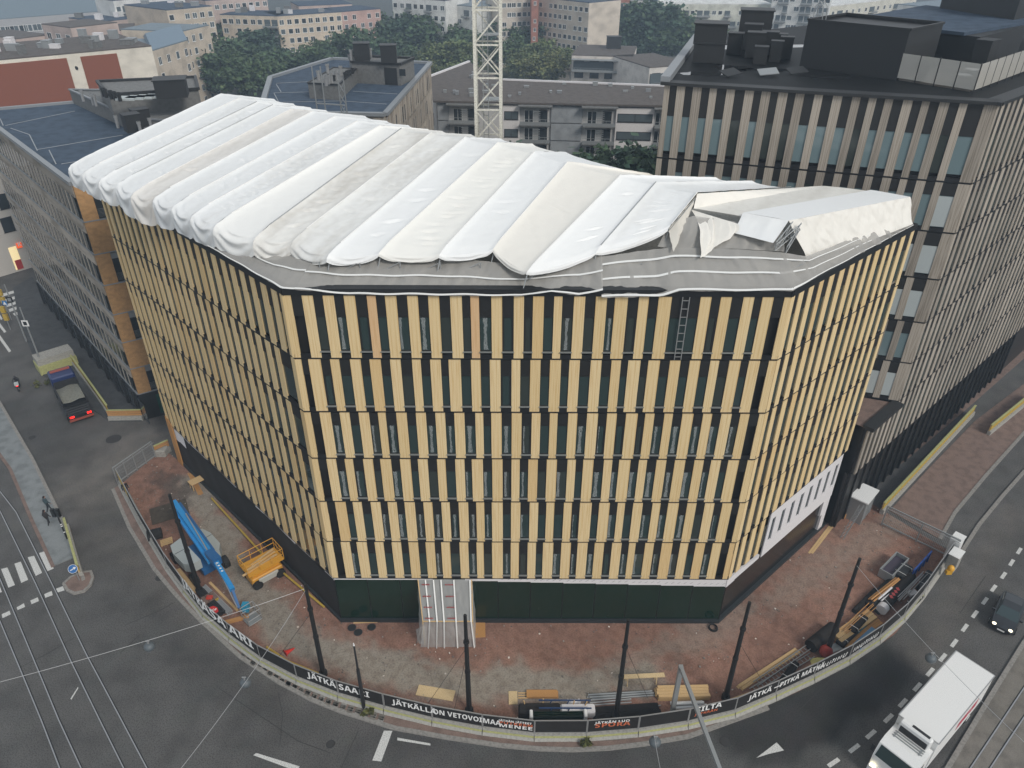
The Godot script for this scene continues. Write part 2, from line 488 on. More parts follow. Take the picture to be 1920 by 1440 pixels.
var wraps := []
func facade(b: Node3D, a: Vector2, c: Vector2, slat_rows: Array, wood: Array, limits: Array, with_wrap: bool, from_glass: Array, rows: Array, single_slats: int) -> void:
	var xf := frame_of(a, c)
	xf.origin -= b.position
	var length := a.distance_to(c)
	var rest := MB.new()
	var rest_glass := MB.new()
	for k in rows.size():
		var row: Array = slat_rows[k]
		var y0: float = rows[k][1]
		var y1: float = rows[k][0]
		var n := row.size() / 2
		for i in n:
			var x0: float = row[2 * i]
			var x1: float = row[2 * i + 1]
			if limits.size() and x0 < limits[k][0]: continue
			if limits.size() and x1 > limits[k][1]: continue
			if i < single_slats:
				var s := unit("slat", b, xf, Vector3(x1 - x0, y1 - y0, DEEP), Vector3(x0, y0, -DEEP), wood[rng.randi() % 5] if rng.randf() < 0.3 else wood[rng.randi() % 4])
				if with_wrap and k == 0 and (i == 4 or i == 9): s.material_override = wood[5]
			else:
				rest.obox(xf * Vector3(x0, y0, -DEEP), xf.basis.x * (x1 - x0), Vector3(0, y1 - y0, 0), xf.basis.z * DEEP)
			if i == n - 1: continue
			var g0: float = x1 - 0.03
			var g1: float = row[2 * i + 2] + 0.03
			var glass_top: float = from_glass[k][0]
			var glass_low: float = from_glass[k][1]
			if g1 - g0 < 0.2: continue
			if with_wrap and (i == 0 or i == n - 2) : continue   # closed black bays by the corners
			if i < single_slats:
				var narrow := rng.randf() < 0.16
				var gl: Material = M.glass if rng.randf() < 0.72 else M.glass_dim
				var w := unit("window", b, xf, Vector3(g1 - g0, glass_top - glass_low, 0.03), Vector3(g0, glass_low, -DEEP - 0.005), gl)
				if with_wrap:
					var f := MB.new()
					var t: float = 0.05 / (g1 - g0)
					var ty: float = 0.05 / (glass_top - glass_low)
					var e: float = 0.14 / (g1 - g0) if narrow else t
					f.bx(0, 0, 1, e, 1, 2.6)
					f.bx(1 - e, 0, 1, 1, 1, 2.6)
					f.bx(e, 0, 1, 1 - e, ty, 2.6)
					f.bx(e, 1 - ty, 1, 1 - e, 1, 2.6)
					obj("frame", f, M.black, w)
					var sl := MB.new()
					sl.bx(0, -0.05 * ty / 0.05, 2.7, 1, 0.0, 7.0)
					obj("sill", sl, M.sill, w)
					var has: bool = k >= 2 and rng.randf() < 0.66 or (k == 0 and i in [2, 5, 6, 9, 13, 15])
					if has:
						var off := rr(0.15, 0.6)
						var ww := rr(0.22, 0.45)
						var sd := rng.randi() % 100
						var wn := noise(sd, 0.9, 3)
						var wm := grid_mesh(5, 26, func(u: float, v: float) -> Vector3:
							var xx := off + ww * (u - 0.5) * (0.55 + 0.45 * absf(2 * v - 1)) + 0.07 * wn.get_noise_2d(v * 9.0, 3.0)
							return Vector3(clampf(xx, 0.05, 0.95), 0.04 + 0.92 * v, 1.6 + 1.6 * wn.get_noise_2d(u * 3.0, v * 14.0)))
						obj("plastic_wrap", wm, M.wrap, w)
			else:
				rest_glass.obox(xf * Vector3(g0, glass_low, -DEEP - 0.005), xf.basis.x * (g1 - g0), Vector3(0, glass_top - glass_low, 0), xf.basis.z * 0.03)
		var band := MB.new()   # black plate over the window heads
		band.obox(xf * Vector3(0.02, from_glass[k][0], -DEEP), xf.basis.x * (length - 0.04), Vector3(0, y1 - from_glass[k][0] - 0.01, 0), xf.basis.z * (DEEP - 0.045))
		if not (limits.size() and k == 5): obj("spandrel", band, M.black, b)
		# the flashing that runs under each storey
		var led := MB.new()
		led.obox(xf * Vector3(-0.02, y0 - 0.1, -DEEP), xf.basis.x * (length + 0.04), Vector3(0, 0.06, 0), xf.basis.z * (DEEP - 0.02))
		led.obox(xf * Vector3(-0.02, y0 - 0.05, -DEEP), xf.basis.x * (length + 0.04), Vector3(0, 0.3, 0), xf.basis.z * 0.1)
		if not (limits.size() and k == 5): obj("flashing", led, M.flash, b)
	if rest.v.size(): obj("slat_row", rest, wood[1], b).set_meta("kind", "stuff")
	if rest_glass.v.size(): obj("window_row", rest_glass, M.glass, b).set_meta("kind", "stuff")

func build_office() -> void:
	var FL := Vector2(-13.3, -39.37)
	var FR := Vector2(16.24, -39.41)
	var BL := Vector2(-33.6, -59.45)
	var BR := Vector2(28.4, -50.41)
	var b := thing("office_building", "office block under construction with pale new timber slats and black window bands", "building", Vector3(0, 0, -45))
	var shell := MB.new()
	var i0 := 0.38
	var poly := [FL + Vector2(0.16, -i0), FR + Vector2(-0.17, -i0), BR + Vector2(-0.27, -0.5), Vector2(10, -56.3), Vector2(-21, -72), BL + Vector2(0.3, -0.3)]
	shell.prism(poly, 4.6, 28.15, false)
	wpart("wall", shell, M.black, b)
	var roof := MB.new()
	roof.sheet(poly, 28.15)
	wpart("roof_slab", roof, M.concrete, b)
	var cap := MB.new()
	for e in [[BL, FL], [FL, FR], [FR, BR]]:
		var xf := frame_of(e[0], e[1])
		cap.obox(xf * Vector3(-0.1, 28.2, -0.5), xf.basis.x * (e[0].distance_to(e[1]) + 0.2), Vector3(0, 0.42, 0), xf.basis.z * 0.56)
	wpart("parapet", cap, M.flash, b)
	facade(b, FL, FR, FRONT_SLATS, M.wood, [], true, GLASS, ROWS, 99)
	var left := []
	var right := []
	for k in 6:
		left.append(random_slats(28.55, 70 + k))
		right.append(random_slats(16.4, 90 + k))
	facade_left(b, BL, FL, left)
	var lim := []
	for k in 6: lim.append([-1.0, 99.0] if k < 5 else [-1.0, 4.4])
	facade(b, FR, BR, right, M.wood, lim, false, GLASS, ROWS, 11)
	office_ground_floor(b, BL, FL, FR, BR)

func facade_left(b: Node3D, a: Vector2, c: Vector2, rows: Array) -> void:
	var xf := frame_of(a, c)
	xf.origin -= b.position
	var length := a.distance_to(c)
	var rest := MB.new()
	for k in 6:
		var row: Array = rows[k]
		var n := row.size() / 2
		for i in n:
			var x0: float = row[2 * i]
			var x1: float = row[2 * i + 1]
			var y0: float = ROWS[k][1]
			var y1: float = ROWS[k][0]
			if x0 > 7.4:
				unit("slat", b, xf, Vector3(x1 - x0, y1 - y0, DEEP), Vector3(x0, y0, -DEEP), M.wood[rng.randi() % 5])
			else:
				rest.obox(xf * Vector3(x0, y0, -DEEP), xf.basis.x * (x1 - x0), Vector3(0, y1 - y0, 0), xf.basis.z * DEEP)
			if i < n - 1 and i > 0:
				unit("window", b, xf, Vector3(row[2 * i + 2] - x1 + 0.06, GLASS[k][0] - GLASS[k][1], 0.03), Vector3(x1 - 0.03, GLASS[k][1], -DEEP - 0.005), M.glass)
		var band := MB.new()
		band.obox(xf * Vector3(0.02, GLASS[k][0], -DEEP), xf.basis.x * (length - 0.04), Vector3(0, ROWS[k][0] - GLASS[k][0] - 0.01, 0), xf.basis.z * (DEEP - 0.045))
		obj("spandrel", band, M.black, b)
		var led := MB.new()
		led.obox(xf * Vector3(-0.02, ROWS[k][1] - 0.11, -DEEP), xf.basis.x * (length + 0.04), Vector3(0, 0.07, 0), xf.basis.z * (DEEP - 0.01))
		led.obox(xf * Vector3(-0.02, ROWS[k][1] - 0.05, -DEEP), xf.basis.x * (length + 0.04), Vector3(0, 0.3, 0), xf.basis.z * 0.1)
		obj("flashing", led, M.flash, b)
	obj("slat_row", rest, M.wood[2], b).set_meta("kind", "stuff")

func office_ground_floor(b: Node3D, BL: Vector2, FL: Vector2, FR: Vector2, BR: Vector2) -> void:
	# front: tall green glass between dark posts
	var xf := frame_of(FL, FR)
	var base := MB.new()
	for e in [[BL, FL], [FL, FR], [FR, BR]]:
		var f := frame_of(e[0], e[1])
		var L: float = e[0].distance_to(e[1])
		base.obox(f * Vector3(0, -0.05, -0.6), f.basis.x * L, Vector3(0, 0.4, 0), f.basis.z * 0.62)
	wpart("plinth", base, M.plinth, b)
	var inner := MB.new()
	inner.prism([FL + Vector2(0.4, -0.9), FR + Vector2(-0.4, -0.9), BR + Vector2(-0.9, -0.6), Vector2(10, -56), Vector2(-21, -71.5), BL + Vector2(0.9, -0.3)], 0.0, 4.7, false)
	wpart("core_wall", inner, M.black, b)
	var step := 29.54 / 12.0
	for i in 12:
		var g := MB.new()
		g.obox(xf * Vector3(i * step + 0.03, 0.35, -0.2), xf.basis.x * (step - 0.06), Vector3(0, 4.35, 0), xf.basis.z * 0.05)
		wpart("shop_window", g, M.glass_green, b)
		if i == 3: continue
		var low: float = 4.66 if i < 4 else 4.62 - 0.07 * (i - 3)
		var m := MB.new()
		m.obox(xf * Vector3(i * step, low, -0.14), xf.basis.x * (step + 0.02), Vector3(0, 4.93 - low, 0), xf.basis.z * (0.05 + 0.004 * (i % 2)))
		var mb := wpart("membrane", m, M.membrane, b)
		if i > 4:
			var pr := MB.new()
			for q in 5:
				var o := xf * Vector3(i * step + 0.25 + q * 0.47, low + 0.2, -0.075)
				pr.obox(o, xf.basis.x * 0.22 + Vector3(0, 0.16, 0), Vector3(0, 0.035, 0), xf.basis.z * 0.004)
			obj("print", pr, M.membrane_mark, mb)
	var posts := MB.new()
	for i in 13:
		posts.obox(xf * Vector3(i * step - 0.025, 0.35, -0.2), xf.basis.x * 0.05, Vector3(0, 4.35, 0), xf.basis.z * 0.07)
	posts.obox(xf * Vector3(0, 0.35, -0.2), xf.basis.x * 29.5, Vector3(0, 0.05, 0), xf.basis.z * 0.08)
	wpart("mullions", posts, M.flash, b)
	# left: black sheeting below a ragged white membrane
	xf = frame_of(BL, FL)
	var bs := grid_mesh(60, 6, func(u: float, v: float) -> Vector3: return xf * Vector3(0.5 + u * 28.0, 0.35 + v * 4.1, -0.13 + 0.035 * sin(u * 61.0 + v * 4.0) * sin(v * 3.14)))
	wpart("black_sheeting", bs, M.black_cloth, b)
	var rag := MB.new()
	var x := 0.5
	rng.seed = 5
	while x < 28.4:
		var w := rr(0.7, 1.6)
		w = minf(w, 28.5 - x)
		var low := 4.95 - (rr(0.25, 0.45) if x > 2.6 else rr(0.8, 1.9)) 
		rag.quad(xf * Vector3(x, low + rr(-0.06, 0.06), -0.085), xf * Vector3(x + w, low + rr(-0.06, 0.06), -0.085), xf * Vector3(x + w, 4.94, -0.085), xf * Vector3(x, 4.94, -0.085))
		x += w
	wpart("membrane", rag, M.membrane, b)
	for i in 4:
		var e := MB.new()
		e.obox(xf * Vector3(-0.05 + i * 0.3, 0.05, -0.05), xf.basis.x * 0.2, Vector3(0, 5.6 - i * 0.15, 0), xf.basis.z * 0.12)
		wpart("timber_post", e, M.orange_plank, b)
	# right: white boards with openings over dark glass
	xf = frame_of(FR, BR)
	var L := FR.distance_to(BR)
	var dark := MB.new()
	dark.obox(xf * Vector3(0.05, 0.35, -0.3), xf.basis.x * (L - 0.1), Vector3(0, 4.5, 0), xf.basis.z * 0.05)
	wpart("shop_window", dark, mat(Color(0.012, 0.012, 0.011), 0.2), b)
	# stepped white strip near the corner, then a full storey of board
	for i in 4:
		var m := MB.new()
		m.obox(xf * Vector3(i * 1.1, 4.0 + (0.1 if i else 0.0), -0.2), xf.basis.x * 1.1, Vector3(0, 0.75 - 0.12 * i, 0), xf.basis.z * (0.16 + 0.003 * i))
		wpart("membrane", m, M.membrane, b)
	var n := 8
	var bw := (L - 5.2) / n
	for i in n:
		var x0 := 4.8 + i * bw
		var w := MB.new()   # one board bay: white board round an opening
		var ox := 0.32 * bw
		w.obox(xf * Vector3(x0, 3.9, -0.16), xf.basis.x * bw, Vector3(0, 1.4, 0), xf.basis.z * 0.1)
		w.obox(xf * Vector3(x0, 7.7, -0.16), xf.basis.x * bw, Vector3(0, 0.85, 0), xf.basis.z * 0.1)
		w.obox(xf * Vector3(x0, 5.3, -0.16), xf.basis.x * ox, Vector3(0, 2.4, 0), xf.basis.z * 0.1)
		w.obox(xf * Vector3(x0 + bw - ox, 5.3, -0.16), xf.basis.x * ox, Vector3(0, 2.4, 0), xf.basis.z * 0.1)
		var bd := wpart("wall_board", w, M.membrane, b)
		var g := MB.new()
		g.obox(xf * Vector3(x0 + ox, 5.3, -0.22), xf.basis.x * (bw - 2 * ox), Vector3(0, 2.4, 0), xf.basis.z * 0.03)
		obj("window", g, M.window_mid, bd)
	var post := MB.new()
	post.obox(xf * Vector3(L - 1.3, 0.3, -0.25), xf.basis.x * 0.75, Vector3(0, 3.6, 0), xf.basis.z * 0.2)
	post.obox(xf * Vector3(L - 1.7, 2.2, -0.24), xf.basis.x * 0.4, Vector3(0, 1.7, 0), xf.basis.z * 0.19)
	wpart("membrane", post, M.membrane, b)
	# white spandrel plates and the ladder on the front
	xf = frame_of(FL, FR)
	for q in [[17.46, 18.13], [26.0 + 1.33, 27.83]]:
		var w := MB.new()
		w.obox(xf * Vector3(q[0], 22.75, -0.1), xf.basis.x * (q[1] - q[0]), Vector3(0, 1.08, 0), xf.basis.z * 0.04)
		wpart("spandrel_plate", w, M.white, b)
	var wm := MB.new()
	wm.obox(xf * Vector3(15.09 - 0.0, 5.3, -0.3), xf.basis.x * 0.51, Vector3(0, 2.3, 0), xf.basis.z * 0.06)
	wpart("membrane", wm, M.membrane, b)
	var ld := thing("ladder", "aluminium ladder fixed in the slatless top bay of the new timber office", "ladder", Vector3(xf.origin.x + 23.4, 23.98, xf.origin.z + 0.05))
	for s in [-0.2, 0.2]:
		var r := MB.new()
		r.bar(Vector3(s - 0.0, 0, 0), Vector3(s + 0.0, 4.2, 0), 0.05, 0.05)
		obj("rail", r, M.steel, ld)
	for i in 8:
		var r := MB.new()
		r.bar(Vector3(-0.2, 0.2 + i * 0.54, 0), Vector3(0.2, 0.2 + i * 0.54, 0), 0.045, 0.045)
		obj("rung", r, M.steel, ld)

# --- the tented weather roof on top ---------------------------------------------------------------
func truss_points() -> Array:   # [eave, ridge, far end, drop at the eave] of each truss, left to right
	var t := []
	t.append([Vector3(-34.26,30.3,-58.58), Vector3(-25.35,33.6,-68.09), 1.5])
	t.append([Vector3(-32.29,30.3,-56.75), Vector3(-23.15,33.6,-66.23), 1.5])
	t.append([Vector3(-30.23,30.3,-55.01), Vector3(-21.2,33.65,-64.55), 1.6])
	t.append([Vector3(-28.45,30.3,-53.86), Vector3(-19.56,33.65,-63.41), 1.6])
	t.append([Vector3(-26.44,30.3,-51.79), Vector3(-17.68,33.65,-61.99), 1.9])
	t.append([Vector3(-24.55,30.3,-50.92), Vector3(-15.71,33.7,-61.04), 2.0])
	t.append([Vector3(-22.56,30.3,-49.13), Vector3(-13.64,33.7,-59.3), 1.6])
	t.append([Vector3(-20.65,30.3,-47.32), Vector3(-11.66,33.7,-57.83), 1.6])
	t.append([Vector3(-18.55,30.3,-45.57), Vector3(-9.8,33.65,-56.67), 1.5])
	t.append([Vector3(-15.55,30.2,-43.7), Vector3(-8.16,33.6,-55.95), 1.2])
	t.append([Vector3(-13.19,30.1,-43.36), Vector3(-5.87,33.5,-55.31), 0.9])
	t.append([Vector3(-10.75,29.9,-41.51), Vector3(-3.39,33.4,-54.39), 0.5])
	t.append([Vector3(-7.82,29.9,-41.79), Vector3(-1.05,33.3,-53.36), 0.3])
	t.append([Vector3(-4.23,29.9,-41.58), Vector3(1.47,33.1,-51.79), 0.3])
	t.append([Vector3(-1.07,30,-42.15), Vector3(3.68,32.9,-50.08), 0.25])
	t.append([Vector3(0.9,29.5,-39.89), Vector3(7.01,32.6,-48.17), 0.2])
	t.append([Vector3(5.03,29.9,-41.85), Vector3(9.22,32.3,-47.6), 0.2])
	t.append([Vector3(9.53,30.8,-43.41), Vector3(11.53,32.2,-45.84), 0.2])
	return t

func tarp_tint(base: Color, dirt: float, sd: int) -> Callable:
	var nz := noise(sd, 0.35, 4)
	var nz2 := noise(sd + 7, 1.6, 3)
	return func(u: float, v: float, q: Vector3) -> Color:
		var t := q.x * 0.83 + q.z * 0.55   # across the bays
		var l := q.x * 0.55 - q.z * 0.83   # along them
		var k := clampf(0.35 + nz.get_noise_2d(t * 1.6, l * 0.35) * 0.9 + nz2.get_noise_2d(t * 1.5, l) * 0.5, 0.0, 1.0) * dirt
		return base.lerp(Color(0.42, 0.39, 0.34), k * 0.7)

func tarp_bay(T0: Array, T1: Array, sd: int, base: Color, dirt: float, creases: float, sag: float, far0: Vector3, far1: Vector3) -> ArrayMesh:
	var pts := func(T: Array, far: Vector3) -> Array:
		var e: Vector3 = T[0]
		var r: Vector3 = T[1]
		var o := (e - r)
		o.y = 0
		o = o.normalized()
		var d: float = T[2]
		var sl: float = (r.y - e.y) / Vector2(r.x - e.x, r.z - e.z).length()
		var out := []
		var rad := minf(0.75, d)
		out.append(e + o * (rad * 0.95) - Vector3(0, d, 0))
		out.append(e + o * (rad * 0.98) - Vector3(0, rad * 0.95, 0))
		out.append(e + o * (rad * 0.85) - Vector3(0, rad * 0.5, 0))
		out.append(e + o * (rad * 0.5) - Vector3(0, rad * 0.17, 0))
		out.append(e)
		out.append(e.lerp(r, 0.06) + Vector3(0, 0.08, 0))
		out.append(r)
		out.append(far)
		return out
	var a: Array = pts.call(T0, far0)
	var c: Array = pts.call(T1, far1)
	var cum := [0.0, 0.035, 0.06, 0.085, 0.11, 0.15, 0.78, 1.0]
	var r := RandomNumberGenerator.new()
	r.seed = sd
	var dents := []
	for i in int(creases * 16):
		dents.append([0.15 + 0.6 * (i + r.randf_range(0.1, 0.9)) / (creases * 16), r.randf_range(0.35, 0.65), r.randf_range(0.07, 0.15), r.randf_range(0.14, 0.3), r.randf_range(-0.03, 0.03)])
	var nz := noise(sd, 0.5, 3)
	var f := func(u: float, v: float) -> Vector3:
		var k := 0
		while k < 6 and v > cum[k + 1]: k += 1
		var w: float = (v - cum[k]) / (cum[k + 1] - cum[k])
		var p: Vector3 = a[k].lerp(a[k + 1], w)
		var q: Vector3 = c[k].lerp(c[k + 1], w)
		var m := p.lerp(q, u)
		var bow := 4.0 * u * (1.0 - u)
		var s := 0.36 * sag * pow(bow, 0.8)
		m.y -= s * (1.0 if v < 0.7 else 1.0 - (v - 0.7))
		var o: Vector3 = (a[4] - a[6])
		o.y = 0
		o = o.normalized()
		if v < 0.17:
			var fold: float = 0.085 * minf(1.0, T0[2]) * bow * sin((v + 0.045 * bow) * 150.0 + sd) * smoothstep(0.17, 0.06, v)
			m += o * fold
			m.y -= 0.12 * bow * smoothstep(0.06, 0.0, v)
		m.y += 0.035 * nz.get_noise_3d(m.x * 2.0, m.y * 2.0, m.z * 2.0)
		m.y += 0.09 * exp(-pow(minf(u, 1.0 - u) / 0.06, 2.0))
		for dn in dents:
			var dv: float = v - dn[0] - dn[4] * (u - 0.5)
			var du: float = absf(u - dn[1])
			if absf(dv) < 0.02 and du < dn[3]:
				m.y -= dn[2] * exp(-pow(dv / 0.006, 2.0)) * (1.0 - du / dn[3])
				m.y += 0.5 * dn[2] * exp(-pow((dv - 0.011) / 0.007, 2.0)) * (1.0 - du / dn[3])
		return m
	return grid_mesh(18, 170, f, tarp_tint(base, dirt, sd))

func cloth(top: Array, bottom: Array, nu: int, nv: int, amp: float, sd: int, tint: Variant = null, belly := 0.0, vertical := 1.0) -> ArrayMesh:
	var nz := noise(sd, 0.6, 3)
	var f := func(u: float, v: float) -> Vector3:
		var p := along(bottom, u)
		var q := along(top, u)
		var m := p.lerp(q, v)
		var p2 := along(bottom, minf(u + 0.01, 1.0))
		var p1 := along(bottom, maxf(u - 0.01, 0.0))
		var n := (p2 - p1).cross(Vector3.UP).normalized()
		m += n * (amp * nz.get_noise_2d(u * along_len(bottom) * 1.6, v * along_len([p, q]) * 0.7 * vertical) * minf(1.0, 8.0 * minf(v, 1.0 - v) + 0.3) + belly * 4.0 * v * (1.0 - v))
		return m
	return grid_mesh(nu, nv, f, tint)

func along_len(p: Array) -> float:
	var L := 0.0
	for i in p.size() - 1: L += p[i].distance_to(p[i + 1])
	return L

func lattice(parent: Node3D, called: String, a: Vector3, b: Vector3, deep: float, m: Material, bays: int, r := 0.035) -> void:   # a small lattice girder
	var t := MB.new()
	var d := Vector3(0, deep, 0)
	t.tube(a, b, r, r, 6)
	t.tube(a - d, b - d, r, r, 6)
	for i in bays:
		var p := a.lerp(b, float(i) / bays)
		var q := a.lerp(b, float(i + 1) / bays)
		t.tube(p, p - d, r * 0.6, r * 0.6, 4)
		t.tube(p - d if i % 2 else p, q if i % 2 else q - d, r * 0.6, r * 0.6, 4)
	obj(called, t, m, parent)

func build_shelter() -> void:
	var s := thing("weather_shelter", "white tarpaulin weather shelter in ribbed bays over the timber office roof", "shelter", Vector3(0, 28.6, -50))
	var T := truss_points()
	var far := []
	for i in T.size():
		var d: Vector3 = T[i][1] - T[i][0]
		d.y = 0
		far.append(T[i][1] + d.normalized() * 5.0 - Vector3(0, 1.2, 0))
	# to the right of the corner the back slopes come into view
	far[14] = Vector3(9.19,32,-50.53)
	far[15] = Vector3(14.14,31.4,-51.62)
	far[16] = Vector3(16.69,31.2,-51.57)
	far[17] = Vector3(19.28,31,-50.92)
	var white := Color(0.8, 0.81, 0.81)
	var cream := Color(0.8, 0.775, 0.72)
	var looks := [[white, 0.15, 0.1, 0.2], [white, 0.3, 0.45, 0.22], [white, 0.3, 0.5, 0.2], [white, 0.15, 0.2, 0.2], [Color(0.72, 0.7, 0.67), 0.55, 0.1, 0.22], [white, 0.2, 0.1, 0.2], [white, 0.2, 0.6, 0.22],
		[white, 0.45, 1.4, 0.25], [Color(0.83, 0.825, 0.8), 0.0, 0.0, 0.45], [Color(0.74, 0.73, 0.7), 0.75, 0.6, 0.3], [Color(0.77, 0.77, 0.75), 0.6, 0.5, 0.28], [white, 0.12, 0.4, 0.35],
		[Color(0.83, 0.82, 0.78), 0.1, 1.0, 0.4], [white, 0.08, 0.15, 0.38], [cream, 0.06, 0.1, 0.42], [white, 0.06, 0.2, 0.4], [white, 0.25, 0.5, 0.35]]
	for i in T.size() - 1:
		var k: Array = looks[i]
		var ms := tarp_bay(T[i], T[i + 1], 300 + i, k[0], k[1], k[2], k[3], far[i], far[i + 1])
		wpart("tarpaulin", ms, M.tarp, s)
	for i in range(1, T.size()):
		var e: Vector3 = T[i][0]
		var cd := MB.new()
		var q0: Vector3 = e.lerp(T[i][1], 0.06) + Vector3(0, 0.17, 0)
		cd.tube(q0 - s.position, T[i][1] + Vector3(0, 0.1, 0) - s.position, 0.035, 0.035, 6)
		obj("keder_cord", cd, M.galv if i in [2, 3, 9, 16] else M.strip, s)
	for i in range(9, T.size()):
		var e: Vector3 = T[i][0]
		var r: Vector3 = T[i][1]
		lattice(s, "truss", e.lerp(r, 0.02) - s.position - Vector3(0, 0.12, 0), r - s.position - Vector3(0, 0.2, 0), 0.5, M.galv, 14)
		var d := e - r
		d.y = 0
		var pr := MB.new()
		pr.tube(e - s.position, e + d.normalized() * 0.5 - Vector3(0, 1.0, 0) - s.position, 0.035, 0.035, 6)
		obj("prop", pr, M.galv, s)
	# the stepped bays on the right: cream gable, lower drape, last high bay and its side wall
	var k17: Vector3 = T[17][1]
	var f17: Vector3 = far[17]
	var k18 := Vector3(11.34,31.4,-45.37)
	var f18 := Vector3(21.82,30.9,-51.7)
	var k19 := Vector3(14.04,31.6,-44.09)
	var f19 := Vector3(24.77,30.9,-50.84)
	var k20 := Vector3(16.52,31.5,-43)
	var f20 := Vector3(26.99,30.8,-49.69)
	var e19 := Vector3(13.41,30.6,-43.31)
	var e20 := Vector3(15.47,30.5,-41.94)
	wpart("tarpaulin", cloth([k17, f17], [k18, f18], 40, 10, 0.1, 400, tarp_tint(cream, 0.1, 400)), M.tarp, s)
	wpart("tarpaulin", cloth([k18, f18], [k19 - Vector3(0, 0.25, 0), f19 - Vector3(0, 0.1, 0)], 60, 16, 0.12, 401, tarp_tint(Color(0.76, 0.745, 0.7), 0.5, 401), -0.15), M.tarp, s)
	wpart("tarpaulin", cloth([k19, f19], [k20, f20], 60, 14, 0.06, 402, tarp_tint(white, 0.05, 402), -0.1), M.tarp, s)
	wpart("tarpaulin", cloth([k19, k20], [e19, e20], 20, 16, 0.08, 403, tarp_tint(white, 0.05, 403), -0.12), M.tarp, s)
	wpart("tarpaulin", cloth([k20, f20], [Vector3(18.04,29.1,-42.76), Vector3(23.76,29,-46.53), Vector3(27.41,29.1,-49.08)], 80, 24, 0.16, 404, tarp_tint(cream, 0.12, 404)), M.tarp, s)
	# the folded drape that hangs under the lower bay
	var dr0 := Vector3(11.2,31.3,-45.46)
	wpart("drape", cloth([dr0, k19.lerp(e19, 0.55)], [Vector3(11.03,29.9,-41.02), Vector3(11.58,29.8,-41.75), Vector3(13.33,30.5,-43.26)], 50, 30, 0.42, 405, tarp_tint(cream, 0.25, 405), 0.25, 0.35), M.tarp, s)
	wpart("drape", cloth([Vector3(11.58,32.1,-46.04), Vector3(9.44,30.7,-43.4)], [Vector3(11.26,31.3,-45.56), Vector3(9.58,30,-41.73)], 24, 16, 0.25, 406, tarp_tint(Color(0.62, 0.59, 0.53), 0.2, 406)), M.tarp, s)
	for q in [[e20 + Vector3(0.2, 0, -0.1), k20 + Vector3(0.25, -0.05, 0.05)], [e20 + Vector3(0.9, -0.3, -0.1), k20 + Vector3(0.75, -0.1, 0.1)], [e20 + Vector3(0.2, -0.1, 0), k20 + Vector3(0.8, -0.2, 0)]]:
		lattice(s, "truss", q[0] - s.position, q[1] - s.position, 0.4, M.galv, 5)
	# grey translucent sheeting from the tarpaulins down to the parapet
	var low_l := [Vector3(-26.6, 28.62, -52.5), Vector3(-13.35, 28.62, -39.35), Vector3(-12.6, 28.6, -39.25)]
	var up_l := [Vector3(-25.2, 29.2, -52.8), Vector3(-20.0, 29.1, -47.6), Vector3(-14.2, 29.2, -43.0), Vector3(-12.0, 29.3, -42.6)]
	wpart("sheeting", cloth(up_l, low_l, 120, 12, 0.22, 410), M.film, s)
	var low_f := [Vector3(-12.6, 28.6, -39.25), Vector3(-9.4, 28.3, -39.2), Vector3(0.5, 28.25, -39.2), Vector3(2.2, 28.55, -39.2), Vector3(3.8, 28.3, -39.2), Vector3(5.2, 28.62, -39.25)]
	var up_f := [Vector3(-12.0, 29.3, -42.6), Vector3(-10, 29.35, -42.2), Vector3(-4, 29.35, -42.2), Vector3(0.6, 29.2, -41.6), Vector3(2.5, 29.3, -41.8), Vector3(5.4, 29.8, -42.2)]
	wpart("sheeting", cloth(up_f, low_f, 160, 16, 0.3, 411), M.film, s)
	var low_r := [Vector3(5.15, 28.22, -39.15), Vector3(8.6, 28.3, -39.15), Vector3(9.6, 28.62, -39.2), Vector3(16.1, 28.62, -39.25), Vector3(18.0, 28.7, -41.0), Vector3(27.9, 28.7, -49.95)]
	var up_r := [Vector3(5.3, 29.6, -41.9), Vector3(8.0, 29.8, -42.4), Vector3(9.6, 30.0, -42.4), Vector3(13.4, 30.0, -42.2), Vector3(16.0, 29.9, -42.0), Vector3(17.8, 29.5, -42.3), Vector3(27.2, 29.4, -49.8)]
	wpart("sheeting", cloth([Vector3(9.7, 30.9, -44.2), Vector3(11.2, 31.2, -44.6), Vector3(13.6, 31.0, -44.2), Vector3(16.4, 31.0, -43.4)], [Vector3(8.8, 29.9, -42.8), Vector3(9.6, 29.9, -42.6), Vector3(13.4, 29.9, -42.5), Vector3(16.4, 29.8, -42.3)], 70, 10, 0.2, 413), M.film, s)
	wpart("sheeting", cloth(up_r, low_r, 160, 20, 0.34, 412, null, 0.1, 0.6), M.film, s)
	for q in [[low_l, up_l, 0.02], [low_f, up_f, 0.02], [low_r, up_r, 0.02], [low_f, up_f, 0.5], [low_r, up_r, 0.42], [low_r, up_r, 0.78], [low_l, up_l, 0.55]]:
		var rib := grid_mesh(90, 1, func(u: float, v: float) -> Vector3:
			var p := along(q[0], u).lerp(along(q[1], u), q[2] + v * 0.045 + 0.012 * sin(u * 37.0))
			return p + Vector3(0, 0.05, 0.13))
		wpart("seam_strip", rib, M.strip, s)
	# scaffolding behind the sheeting
	for i in 12:
		var px := -11.5 + i * 2.4
		var sc := MB.new()
		sc.tube(Vector3(px, 28.2, -41.2) - s.position, Vector3(px, 29.4, -41.4) - s.position, 0.03, 0.03, 6)
		sc.tube(Vector3(px, 28.2, -41.2) - s.position, Vector3(px + 2.4, 29.4, -41.4) - s.position, 0.025, 0.025, 6)
		obj("scaffold_post", sc, M.galv, s)

